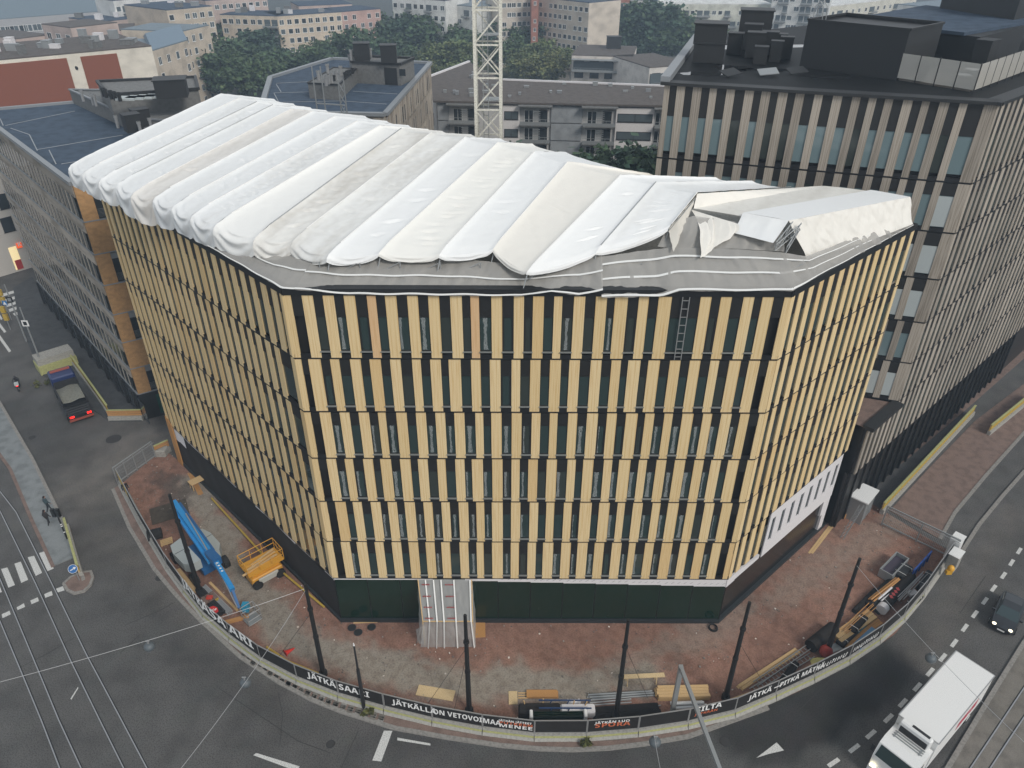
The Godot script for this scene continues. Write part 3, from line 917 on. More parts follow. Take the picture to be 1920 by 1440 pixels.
# --- streets and the building site ----------------------------------------------------------------
func ribbon(left: Array, right: Array, y: float, n: int) -> ArrayMesh:   # a flat strip between two lines
	var f := func(u: float, v: float) -> Vector3:
		var p := along(left, u).lerp(along(right, u), v)
		p.y = y
		return p
	return grid_mesh(n, 2, f)

func offset_line(pts: Array, d: float) -> Array:   # to the left of the way, seen from above with z down the page
	var out := []
	for i in pts.size():
		var a: Vector3 = pts[maxi(i - 1, 0)]
		var b: Vector3 = pts[mini(i + 1, pts.size() - 1)]
		var t := (b - a)
		t.y = 0
		t = t.normalized()
		out.append(pts[i] + Vector3(t.z, 0, -t.x) * d)
	return out

func strip_box(pts: Array, w: float, y0: float, y1: float) -> MB:   # a kerb or low wall along a line
	var m := MB.new()
	var l := offset_line(pts, w / 2)
	var r := offset_line(pts, -w / 2)
	for i in pts.size() - 1:
		var a: Vector3 = l[i]; var b: Vector3 = l[i + 1]; var c: Vector3 = r[i + 1]; var d: Vector3 = r[i]
		var U := Vector3(0, y1, 0)
		var D := Vector3(0, y0, 0)
		m.quad(d + U, c + U, b + U, a + U)
		m.quad(d + D, c + D, c + U, d + U)
		m.quad(b + D, a + D, a + U, b + U)
	var last := pts.size() - 1
	m.quad(l[0] + Vector3(0, y0, 0), r[0] + Vector3(0, y0, 0), r[0] + Vector3(0, y1, 0), l[0] + Vector3(0, y1, 0))
	m.quad(r[last] + Vector3(0, y0, 0), l[last] + Vector3(0, y0, 0), l[last] + Vector3(0, y1, 0), r[last] + Vector3(0, y1, 0))
	return m

func near_line(p: Vector2, pts: Array) -> float:
	var d := 1e9
	for i in pts.size() - 1:
		d = minf(d, p.distance_to(Geometry2D.get_closest_point_to_segment(p, pts[i], pts[i + 1])))
	return d

const FENCE := [Vector3(-38,0,-55.59), Vector3(-33.75,0,-50.19), Vector3(-28.33,0,-43.71), Vector3(-23.99,0,-39.32), Vector3(-19.46,0,-35.89), Vector3(-16.53,0,-34.26), Vector3(-14.06,0,-33.09), Vector3(-12.18,0,-32.42), Vector3(-10.04,0,-31.73), Vector3(-6.48,0,-30.81), Vector3(-4.25,0,-30.27), Vector3(-1.08,0,-29.74), Vector3(1.89,0,-29.41), Vector3(4.75,0,-29.46), Vector3(7.27,0,-29.59), Vector3(11.7,0,-30.27), Vector3(15.57,0,-31.24), Vector3(20.57,0,-33.39), Vector3(25.09,0,-35.65), Vector3(29.6,0,-38.42), Vector3(33.34,0,-41.77), Vector3(38.52,0,-46.97)]

func build_ground() -> void:
	var far := MB.new()
	far.use_col = true
	far.cc = Color(0.075, 0.08, 0.07)
	far.sheet([Vector2(-900, 80), Vector2(900, 80), Vector2(900, -1900), Vector2(-900, -1900)], -0.03)
	ground_piece("ground", far, M.road)
	# asphalt with dusty and dark places
	var nz := noise(60, 0.05, 4)
	var nz2 := noise(61, 0.35, 3)
	var dust := [Vector2(-35.68,-64.06), Vector2(-38.81,-60.8), Vector2(-39.54,-58.2), Vector2(-39.91,-56.14)]
	var dusty2 := [Vector2(-35.93,-49.15), Vector2(-27.27,-42.11), Vector2(-21.49,-37.66), Vector2(-16.12,-34.17), Vector2(-10.28,-31.64)]
	var track1 := [Vector2(-55.75,-69.5), Vector2(-45.1,-58.16), Vector2(-36.16,-49.15), Vector2(-30.66,-42.94), Vector2(-25.56,-37.64), Vector2(-18.37,-32.65), Vector2(-9.91,-29.47), Vector2(-1.99,-28.21), Vector2(6.76,-28.24), Vector2(15.97,-29.98), Vector2(23.09,-33.7)]
	var track2 := [Vector2(-50.43,-68.47), Vector2(-41.14,-56.53), Vector2(-31.22,-45.31), Vector2(-23.7,-38.15), Vector2(-16.6,-33.08)]
	var wet1 := [Vector2(16.8,-30.37), Vector2(23.09,-33.7), Vector2(27.18,-36.22)]
	var wet2 := [Vector2(19.09,-28.48), Vector2(33.27,-38.95), Vector2(46.1,-49.65)]
	var pale := [Vector2(30.88,-36.47), Vector2(36.57,-42.18), Vector2(46.74,-52.48)]
	var x0 := -78.0
	var x1 := 72.0
	var z0 := -135.0
	var z1 := -18.0
	var pos := func(u: float, v: float) -> Vector3: return Vector3(lerpf(x0, x1, u), 0, lerpf(z1, z0, v))
	var tint := func(_u: float, _v: float, q: Vector3) -> Color:
		var p := Vector2(q.x, q.z)
		var k := 0.118 + 0.022 * nz.get_noise_2d(p.x, p.y) + 0.012 * nz2.get_noise_2d(p.x, p.y)
		var wob := 0.8 + 0.5 * nz2.get_noise_2d(p.x * 0.8 + 40, p.y * 0.8)
		k *= 1.0 - 0.3 * wob * exp(-pow(near_line(p, track1) / 1.6, 2.0))
		k *= 1.0 - 0.22 * wob * exp(-pow(near_line(p, track2) / 1.3, 2.0))
		k *= 1.0 - 0.5 * smoothstep(2.9, 2.3, near_line(p, wet1) + nz2.get_noise_2d(p.x, p.y))
		k *= 1.0 - 0.45 * wob * exp(-pow(near_line(p, wet2) / 1.5, 2.0))
		var c := Color(k, k * 0.97, k * 0.935)
		var d := exp(-pow(near_line(p, dust) / 4.5, 2.0)) * (0.75 + 0.6 * nz2.get_noise_2d(p.x, p.y))
		d = maxf(d, 0.5 * exp(-pow(near_line(p, dusty2) / 1.6, 2.0)) * wob)
		d = maxf(d, 0.55 * exp(-pow(near_line(p, pale) / 1.4, 2.0)) * wob)
		return c.lerp(Color(0.2, 0.18, 0.16), clampf(d, 0, 1))
	ground_piece("road", grid_mesh(190, 150, pos, tint), M.road)
	# the building site between the office and its fence
	var house := [Vector3(-36, 0, -61.5), Vector3(-33.7, 0, -59.6), Vector3(-13.3, 0, -39.4), Vector3(16.2, 0, -39.4), Vector3(28.4, 0, -50.4), Vector3(33, 0, -55)]
	var sn := noise(62, 0.12, 4)
	var sn2 := noise(63, 0.6, 3)
	var lane := [Vector2(-31.11,-56.19), Vector2(-27,-50.24), Vector2(-21.29,-42.42), Vector2(-17.15,-38.18), Vector2(-12.58,-35.78), Vector2(-7.71,-34.8), Vector2(-2.21,-33.8), Vector2(4.68,-33.62), Vector2(9.44,-34.75)]
	var lane2 := [Vector2(7.57,-35.42), Vector2(14.06,-38.34), Vector2(22.82,-42.67), Vector2(29.95,-47.56), Vector2(35.16,-50.97)]
	var stains := [Vector2(-34.12,-56.58), Vector2(-31.91,-54.23), Vector2(-32.04,-51.98)]
	var site_at := func(u: float, v: float) -> Vector3:
		var p := along(house, u)
		var q := along(FENCE, u)
		var m := p.lerp(q, v)
		m.y = 0.03 + 0.05 * sn.get_noise_2d(m.x, m.z) * minf(1.0, 6.0 * minf(v, 1.0 - v))
		return m
	var site_tint := func(_u: float, _v: float, q: Vector3) -> Color:
		var p := Vector2(q.x, q.z)
		var n := sn.get_noise_2d(p.x, p.y)
		var n2 := sn2.get_noise_2d(p.x, p.y)
		var red := Color(0.285, 0.16, 0.118) * (1.0 + 0.22 * n + 0.2 * n2)
		var grey_path := Color(0.315, 0.28, 0.235)
		var w := 1.1 + 1.2 * n
		var k := smoothstep(w + 1.1, w - 0.5, near_line(p, lane) + 0.9 * n2)
		k = maxf(k, 0.45 * smoothstep(2.2 + 2 * n, 0.2, near_line(p, lane2) + 1.2 * n2))
		var c := red.lerp(grey_path, clampf(k, 0, 1))
		c = c.lerp(Color(0.09, 0.07, 0.06), 0.75 * smoothstep(2.2, 0.6, near_line(p, stains) + 1.5 * n2))
		return c
	ground_piece("site_ground", grid_mesh(210, 44, site_at, site_tint), M.site)
	var chips := MB.new()   # litter and chips strewn over the gravel
	chips.use_col = true
	rng.seed = 12
	for i in 700:
		var q: Vector3 = site_at.call(rng.randf(), pow(rng.randf(), 0.9))
		var k := rr(0.12, 0.32) if i % 9 else rr(0.55, 0.75)
		chips.cc = Color(k, k * 0.9, k * 0.8)
		var w := rr(0.04, 0.13)
		var a := rr(0, TAU)
		chips.obox(q + Vector3(0, 0.0, 0), Vector3(cos(a), 0.1, sin(a)) * w, Vector3(0, rr(0.02, 0.07), 0), Vector3(-sin(a), 0.05, cos(a)) * w * rr(0.4, 1.0))
	var cm := StandardMaterial3D.new()
	cm.vertex_color_use_as_albedo = true
	tag(obj("rubble", chips, cm), "small stones and litter strewn over the gravel of the site", "rubble", "", "stuff")
	for q in [[Vector3(-41.95,0,-63.26), 0.75], [Vector3(-29.31,0,-43.94), 0.35], [Vector3(-12.02,0,-29.27), 0.28], [Vector3(14.43,0,-29.58), 0.35], [Vector3(-50.67,0,-63.48), 0.35]]:
		var mh := thing_of_structure("manhole")
		var mc := MB.new()
		mc.tube(q[0] + Vector3(0, -0.02, 0), q[0] + Vector3(0, 0.007, 0), q[1], q[1], 18)
		obj("cover", mc, M.tar, mh)
		var mr := MB.new()
		mr.ring(q[0] + Vector3(0, -0.01, 0), Vector3.UP, q[1], 0.03, 18)
		obj("rim", mr, M.dark_steel, mh)
	# pavement and kerb outside the fence
	var inner := [Vector3(-38,0,-55.59), Vector3(-33.75,0,-50.19), Vector3(-28.33,0,-43.71), Vector3(-23.99,0,-39.32), Vector3(-19.46,0,-35.89), Vector3(-16.53,0,-34.26), Vector3(-14.06,0,-33.09), Vector3(-12.18,0,-32.42), Vector3(-10.04,0,-31.73), Vector3(-6.48,0,-30.81), Vector3(-4.25,0,-30.27), Vector3(-1.08,0,-29.74), Vector3(1.89,0,-29.41), Vector3(4.75,0,-29.46), Vector3(7.27,0,-29.59), Vector3(11.7,0,-30.27), Vector3(15.57,0,-31.24), Vector3(18.06,0,-32.23)]
	var outer := [Vector3(-38.3,0,-55.12), Vector3(-34.42,0,-49.84), Vector3(-30.12,0,-44.83), Vector3(-27.03,0,-41.83), Vector3(-24.28,0,-39.42), Vector3(-20.2,0,-36.12), Vector3(-16.72,0,-33.95), Vector3(-14.01,0,-32.54), Vector3(-11.77,0,-31.64), Vector3(-7.89,0,-30.41), Vector3(-4.21,0,-29.73), Vector3(-0.61,0,-29.18), Vector3(1.88,0,-28.96), Vector3(4.11,0,-28.9), Vector3(6.49,0,-29.02), Vector3(8.91,0,-29.33), Vector3(11.98,0,-29.88), Vector3(18.02,0,-32.07)]
	ground_piece("pavement", ribbon(outer, inner, 0.1, 120), M.pave_red)
	ground_piece("kerb", strip_box(outer, 0.3, 0.0, 0.12), M.kerb)
	# brick setts of the pavement that can be told apart by the fence
	var setts := thing_of_structure("paving_setts")
	var sm := MB.new()
	sm.cb(Vector3(0, 0, 0), Vector3(0.42, 0.05, 0.26))
	var smesh := sm.mesh()
	for i in 22:
		for j in 3:
			var t := 0.40 + i * 0.0088
			var p := along(outer, t).lerp(along(inner, t), 0.3 + 0.24 * j)
			var q := along(outer, t + 0.01) - along(outer, t)
			var o := obj("sett", smesh, M.pave if (i + j) % 3 else M.kerb, setts)
			o.position = Vector3(p.x, 0.09 + 0.004 * ((i * 7 + j * 3) % 3), p.z)
			o.rotation.y = atan2(-q.z, q.x)
	# left: traffic island with grey paving, crossing and tram tracks
	var isl := [Vector2(-66.13,-77.55), Vector2(-57.67,-69.7), Vector2(-48.34,-59.42), Vector2(-39.59,-49.13), Vector2(-37.42,-46.21), Vector2(-38.84,-45.15), Vector2(-43.76,-50.83), Vector2(-49.86,-58.13), Vector2(-60.47,-68.4)]
	var im := MB.new()
	im.prism(isl, 0.0, 0.12)
	ground_piece("traffic_island", im, M.pave_blue)
	ground_piece("kerb", strip_box([Vector3(-66.29,0,-77.8), Vector3(-57.79,0,-69.91), Vector3(-48.43,0,-59.59), Vector3(-39.65,0,-49.26), Vector3(-37.27,0,-46.08), Vector3(-35.41,0,-43.49)], 0.28, 0.0, 0.145), M.kerb)
	ground_piece("kerb", strip_box([Vector3(-60.4,0,-68.29), Vector3(-49.82,0,-58.04), Vector3(-43.72,0,-50.76), Vector3(-38.81,0,-45.08)], 0.28, 0.0, 0.14), M.pave_red)
	var nose := MB.new()
	nose.prism([Vector2(-36.91,-43.14), Vector2(-36.6,-43.84), Vector2(-35.95,-44.32), Vector2(-35.33,-44.44), Vector2(-34.83,-43.85), Vector2(-34.66,-43.03), Vector2(-34.85,-42.35), Vector2(-35.52,-42.12), Vector2(-36.25,-42.45)], 0.0, 0.14)
	ground_piece("island_nose", nose, M.pave_red)
	ground_piece("kerb", strip_box([Vector3(-36.91,0,-43.14), Vector3(-36.25,0,-42.45), Vector3(-35.52,0,-42.12), Vector3(-34.85,0,-42.35), Vector3(-34.66,0,-43.03), Vector3(-34.83,0,-43.85), Vector3(-35.32,0,-44.5), Vector3(-35.97,0,-44.38), Vector3(-36.63,0,-43.9), Vector3(-36.91,0,-43.14)], 0.22, 0.0, 0.17), M.kerb)
	for l in [[Vector3(-53.55,0,-58.95), Vector3(-45.82,0,-51.9), Vector3(-38.19,0,-43.48), Vector3(-31.76,0,-36.31), Vector3(-26.94,0,-31.16), Vector3(-23.6,0,-27.57), Vector3(-22.05,0,-25.84)], [Vector3(-54.72,0,-59.11), Vector3(-47.38,0,-52.03), Vector3(-39.37,0,-43.3), Vector3(-32.59,0,-35.68), Vector3(-28.24,0,-30.95), Vector3(-25.1,0,-27.56), Vector3(-23.38,0,-25.67)], [Vector3(-49.14,0,-50.1), Vector3(-42.51,0,-43.69), Vector3(-34.75,0,-35.07), Vector3(-31.05,0,-30.94), Vector3(-27.86,0,-27.55), Vector3(-26.23,0,-25.83)], [Vector3(-46.89,0,-46.47), Vector3(-39.98,0,-39.34), Vector3(-35.75,0,-34.75), Vector3(-32.18,0,-30.85), Vector3(-29.24,0,-27.54), Vector3(-27.82,0,-25.99)]]:
		var rl := thing_of_structure("tram_rail")
		var a := strip_box(l, 0.065, -0.02, 0.012)
		obj("rail_head", a, M.rail, rl)
		obj("groove", strip_box(offset_line(l, 0.07), 0.06, -0.02, 0.008), M.rubber, rl)
	# painted lines
	paint("crossing_stripe", [[Vector2(-43.08,-44.82), Vector2(-42.65,-45), Vector2(-40.91,-43.06), Vector2(-41.28,-42.77)], [Vector2(-42.3,-45.43), Vector2(-41.9,-45.68), Vector2(-40.14,-43.64), Vector2(-40.52,-43.29)], [Vector2(-41.58,-46.18), Vector2(-41.14,-46.37), Vector2(-39.4,-44.42), Vector2(-39.74,-44.06)], [Vector2(-40.89,-46.69), Vector2(-40.43,-46.95), Vector2(-38.67,-44.9), Vector2(-39.05,-44.6)], [Vector2(-43.68,-44.15), Vector2(-43.34,-44.33), Vector2(-41.54,-42.31), Vector2(-41.88,-42.08)]])
	paint("give_way_mark", [[Vector2(-40.25,-40.02), Vector2(-39.83,-40.39), Vector2(-39.53,-40.02), Vector2(-39.95,-39.65)], [Vector2(-39.46,-40.72), Vector2(-39.11,-41.15), Vector2(-38.81,-40.77), Vector2(-39.23,-40.45)], [Vector2(-38.75,-41.43), Vector2(-38.33,-41.77), Vector2(-38.03,-41.38), Vector2(-38.45,-41.05)], [Vector2(-37.99,-42.1), Vector2(-37.56,-42.44), Vector2(-37.24,-42), Vector2(-37.69,-41.71)], [Vector2(-37.33,-42.67), Vector2(-36.91,-42.96), Vector2(-36.54,-42.51), Vector2(-36.99,-42.28)]])
	paint("zebra_stripe", [[Vector2(-74.26,-98.16), Vector2(-72.16,-100.36), Vector2(-71.52,-99.64), Vector2(-73.59,-97.28)], [Vector2(-72.78,-96.41), Vector2(-70.65,-98.92), Vector2(-70.03,-98.2), Vector2(-72.13,-95.56)], [Vector2(-71.51,-94.88), Vector2(-69.49,-97.5), Vector2(-68.87,-96.8), Vector2(-70.88,-94.04)], [Vector2(-70.28,-93.38), Vector2(-68.34,-96.11), Vector2(-67.75,-95.43), Vector2(-69.66,-92.57)], [Vector2(-68.95,-92.08), Vector2(-67.48,-94.24), Vector2(-67.26,-93.58), Vector2(-68.29,-91.44)]])
	paint("lane_line", [[Vector2(-70.52,-91.75), Vector2(-69.42,-90.48), Vector2(-69.45,-90.16), Vector2(-70.62,-91.42)], [Vector2(-69.05,-89.23), Vector2(-66.81,-86.83), Vector2(-66.92,-86.53), Vector2(-69.81,-89.54)], [Vector2(-67.14,-85.94), Vector2(-63.28,-81.75), Vector2(-63.32,-81.35), Vector2(-67.08,-85.36)], [Vector2(-16.95,-28.47), Vector2(-16.78,-28.62), Vector2(-13.71,-27.72), Vector2(-13.78,-27.47), Vector2(-14.44,-27.61)], [Vector2(-31.07,-32.59), Vector2(-31.01,-33.53), Vector2(-30.93,-33.44), Vector2(-30.96,-32.5)]])
	paint("lane_dash", [[Vector2(-8.6,-30.25), Vector2(-8.02,-30.25), Vector2(-8.45,-28.07), Vector2(-9.05,-28.14)], [Vector2(-7.62,-29.75), Vector2(-5.36,-29.34), Vector2(-5.34,-29.19), Vector2(-7.6,-29.56)]])
	paint("arrow", [[Vector2(16.2,-28.43), Vector2(17.86,-29.52), Vector2(18.18,-28.96), Vector2(17.04,-28.69)]])
	var cracks := thing_of_structure("crack_sealing")
	for l in [[Vector3(-15.4,0,-29.26), Vector3(-15.79,0,-31.41), Vector3(-16.53,0,-33.08)], [Vector3(-36,0,-35.2), Vector3(-34.66,0,-36.38), Vector3(-33.39,0,-37.85)], [Vector3(-30.04,0,-39.03), Vector3(-27.91,0,-40.46), Vector3(-27.16,0,-41.27)], [Vector3(-10.98,0,-27.62), Vector3(-10.59,0,-29.28), Vector3(-10.33,0,-30.24)], [Vector3(20.23,0,-31.99), Vector3(23.41,0,-34.59), Vector3(25.31,0,-35.51)], [Vector3(35.73,0,-40.53), Vector3(37.44,0,-42.18), Vector3(39.9,0,-44.51)], [Vector3(-29.28,0,-36.41), Vector3(-28.53,0,-38.12)], [Vector3(-20.91,0,-33.49), Vector3(-18.12,0,-31.81), Vector3(-14.2,0,-29.45), Vector3(-11.88,0,-28.64)], [Vector3(-38.62,0,-56.15), Vector3(-37.96,0,-58.21), Vector3(-36.99,0,-61.72)]]:
		obj("crack", strip_box(l, 0.045, 0.001, 0.006), M.tar, cracks)
	var dash := [Vector3(44.41,0,-47.45), Vector3(42.96,0,-46.05), Vector3(41.45,0,-44.58), Vector3(39.84,0,-43.16), Vector3(38.4,0,-41.81), Vector3(36.88,0,-40.45), Vector3(35.39,0,-39.11), Vector3(33.84,0,-37.66), Vector3(32.33,0,-36.35), Vector3(30.79,0,-35.08), Vector3(29.27,0,-33.82), Vector3(27.66,0,-32.53), Vector3(26.14,0,-31.34), Vector3(24.44,0,-30.14), Vector3(22.92,0,-29.13), Vector3(21.18,0,-28.13), Vector3(19.55,0,-27.23)]
	var quads := []
	for i in dash.size():
		var a: Vector3 = dash[maxi(i - 1, 0)]
		var b: Vector3 = dash[mini(i + 1, dash.size() - 1)]
		var t := (b - a).normalized()
		var s := Vector3(t.z, 0, -t.x)
		var c: Vector3 = dash[i]
		quads.append([v2(c - t * 0.5 - s * 0.13), v2(c + t * 0.5 - s * 0.13), v2(c + t * 0.5 + s * 0.13), v2(c - t * 0.5 + s * 0.13)])
	paint("lane_dash", quads)
	# far left: sidewalk along the neighbour
	var sw := MB.new()
	sw.prism([Vector2(-72.9,-104.16), Vector2(-66.44,-96.82), Vector2(-40.28,-67.2), Vector2(-40.39,-66.49), Vector2(-43.87,-66.46), Vector2(-56.76,-76.38), Vector2(-67.07,-90.19), Vector2(-73.57,-100.35)], 0.0, 0.09)
	ground_piece("pavement", sw, layered(textured(M.speck, 1.5, 0.85), M.blotch, 9.0))
	get_child(-1).material_override.albedo_color = lin(0.075, 0.078, 0.082)
	# right: pavement, gravel verge, kerbs and the tram bed
	var pr := MB.new()
	pr.prism([Vector2(35.89,-56.88), Vector2(40.28,-60.29), Vector2(49.82,-68.39), Vector2(64.2,-80.96), Vector2(93.36,-105.88), Vector2(97.67,-112.15), Vector2(66.76,-85.39), Vector2(51.63,-71.97), Vector2(40.61,-62.26), Vector2(35.77,-57.87)], 0.0, 0.08)
	ground_piece("pavement", pr, M.pave_red)
	var gv := MB.new()
	gv.prism([Vector2(35.25,-52.55), Vector2(38.11,-48.79), Vector2(41.19,-52.3), Vector2(47.19,-57.94), Vector2(54.98,-65.01), Vector2(71.4,-78.68), Vector2(79.85,-91.54), Vector2(60.71,-74.92), Vector2(51.06,-67.37), Vector2(41.74,-58.74)], 0.0, 0.06)
	ground_piece("gravel_verge", gv, M.pave_red)
	ground_piece("kerb", strip_box([Vector3(38.11,0,-48.79), Vector3(41.19,0,-52.3), Vector3(47.19,0,-57.94), Vector3(54.98,0,-65.01), Vector3(71.4,0,-78.68)], 0.3, 0.0, 0.11), M.kerb)
	ground_piece("kerb", strip_box([Vector3(38.99,0,-46.97), Vector3(42.56,0,-50.66), Vector3(47,0,-54.73), Vector3(51.15,0,-58.39), Vector3(65.98,0,-70.42)], 0.3, 0.0, 0.13), M.kerb)
	var bed := MB.new()
	bed.prism([Vector2(28.5,-27.8), Vector2(26.07,-25.71), Vector2(34.96,-25.75), Vector2(46.74,-38.01), Vector2(45.64,-42.79), Vector2(39.21,-37.73), Vector2(33.58,-32.56)], 0.0, 0.1)
	ground_piece("tram_bed", bed, M.pave)
	ground_piece("kerb", strip_box([Vector3(26.07,0,-25.71), Vector3(28.5,0,-27.8), Vector3(33.58,0,-32.56), Vector3(39.21,0,-37.73), Vector3(45.64,0,-42.79)], 0.3, 0.0, 0.13), M.kerb)
	for l in [[Vector3(27.68,0.1,-25.67), Vector3(29.93,0.1,-27.75), Vector3(33.22,0.1,-30.58), Vector3(36.84,0.1,-33.7), Vector3(43.17,0.1,-38.92)], [Vector3(28.86,0.1,-25.67), Vector3(31.22,0.1,-27.75), Vector3(33.4,0.1,-29.61), Vector3(35.5,0.1,-31.38), Vector3(41.63,0.1,-36.45)]]:
		var rl := thing_of_structure("tram_rail")
		obj("rail_head", strip_box(l, 0.07, -0.02, 0.02), M.rail, rl)
		obj("groove", strip_box(offset_line(l, 0.07), 0.06, -0.02, 0.012), M.rubber, rl)

func v2(p: Vector3) -> Vector2:
	return Vector2(p.x, p.z)

func thing_of_structure(called: String) -> Node3D:
	var o := Node3D.new()
	o.name = numbered(called)
	add_child(o)
	o.set_meta("kind", "structure")
	return o

func paint(called: String, quads: Array) -> void:
	var o := thing_of_structure("road_marking")
	for q in quads:
		var m := MB.new()
		m.sheet(q, 0.006)
		obj(called, m, M.line, o)

# --- finished neighbours ----------------------------------------------------------------------------
var win_cache := {}
func window_mesh(w: float, h: float, frame_m: Material, pane_m: Material, split := 1) -> ArrayMesh:
	var key := "%.2f %.2f %d %d %d" % [w, h, frame_m.get_instance_id(), pane_m.get_instance_id(), split]
	if win_cache.has(key): return win_cache[key]
	var f := MB.new()
	var t := 0.09
	f.bx(-w / 2, 0, -0.05, -w / 2 + t, h, 0.05)
	f.bx(w / 2 - t, 0, -0.05, w / 2, h, 0.05)
	f.bx(-w / 2 + t, 0, -0.05, w / 2 - t, t, 0.05)
	f.bx(-w / 2 + t, h - t, -0.05, w / 2 - t, h, 0.05)
	for i in split - 1:
		var x := -w / 2 + w * (i + 1) / split
		f.bx(x - t / 2, t, -0.05, x + t / 2, h - t, 0.04)
	f.bx(-w / 2 - 0.05, -0.06, 0, w / 2 + 0.05, 0, 0.12)
	var p := MB.new()
	p.bx(-w / 2 + 0.02, 0.02, -0.05, w / 2 - 0.02, h - 0.02, 0.015)
	var m := f.mesh()
	var m2 := p.mesh()
	m.add_surface_from_arrays(Mesh.PRIMITIVE_TRIANGLES, m2.surface_get_arrays(0))
	m.surface_set_material(0, frame_m)
	m.surface_set_material(1, pane_m)
	win_cache[key] = m
	return m

func put_window(b: Node3D, xf: Transform3D, x: float, y: float, w: float, h: float, frame_m: Material, pane_m: Material, split := 1) -> MeshInstance3D:
	var o := MeshInstance3D.new()
	o.name = "window"
	o.mesh = window_mesh(w, h, frame_m, pane_m, split)
	b.add_child(o, true)
	o.transform = Transform3D(xf.basis, xf * Vector3(x, y, 0))
	return o

func parapet_ring(b: Node3D, poly: Array, y: float, h: float, w: float, m: Material) -> void:
	for i in poly.size():
		var p: Vector2 = poly[i]
		var q: Vector2 = poly[(i + 1) % poly.size()]
		var c := MB.new()
		c.bar(v3(p, y + h / 2), v3(q, y + h / 2), w, h)
		wpart("parapet", c, m, b)

func felt_seams(b: Node3D, lines: Array, y: float) -> void:
	for l in lines:
		var m := MB.new()
		for i in l.size() - 1: m.bar(v3(l[i], y), v3(l[i + 1], y), 0.1, 0.03)
		wpart("roof_seam", m, M.seam, b)

func vent_pipe(b: Node3D, at: Vector3, h: float, r: float, m: Material) -> void:
	var v := MB.new()
	v.tube(at, at + Vector3(0, h, 0), r, r, 10)
	v.tube(at + Vector3(0, h * 0.8, 0), at + Vector3(0, h, 0), r * 1.25, r * 1.25, 10)
	wpart("vent_pipe", v, m, b)

func ac_box(b: Node3D, c: Vector3, s: Vector3, m: Material, turn := 0.0) -> void:
	var v := MB.new()
	v.cb(Vector3(0, s.y / 2, 0), s)
	v.cb(Vector3(0, s.y + 0.05, 0), Vector3(s.x * 1.08, 0.1, s.z * 1.08))
	var o := obj("roof_unit", v, m, b)
	o.position = c - b.position
	o.rotation.y = turn

func build_neighbours() -> void:
	grey_office()
	brown_block()
	middle_block()
	gallery_block()

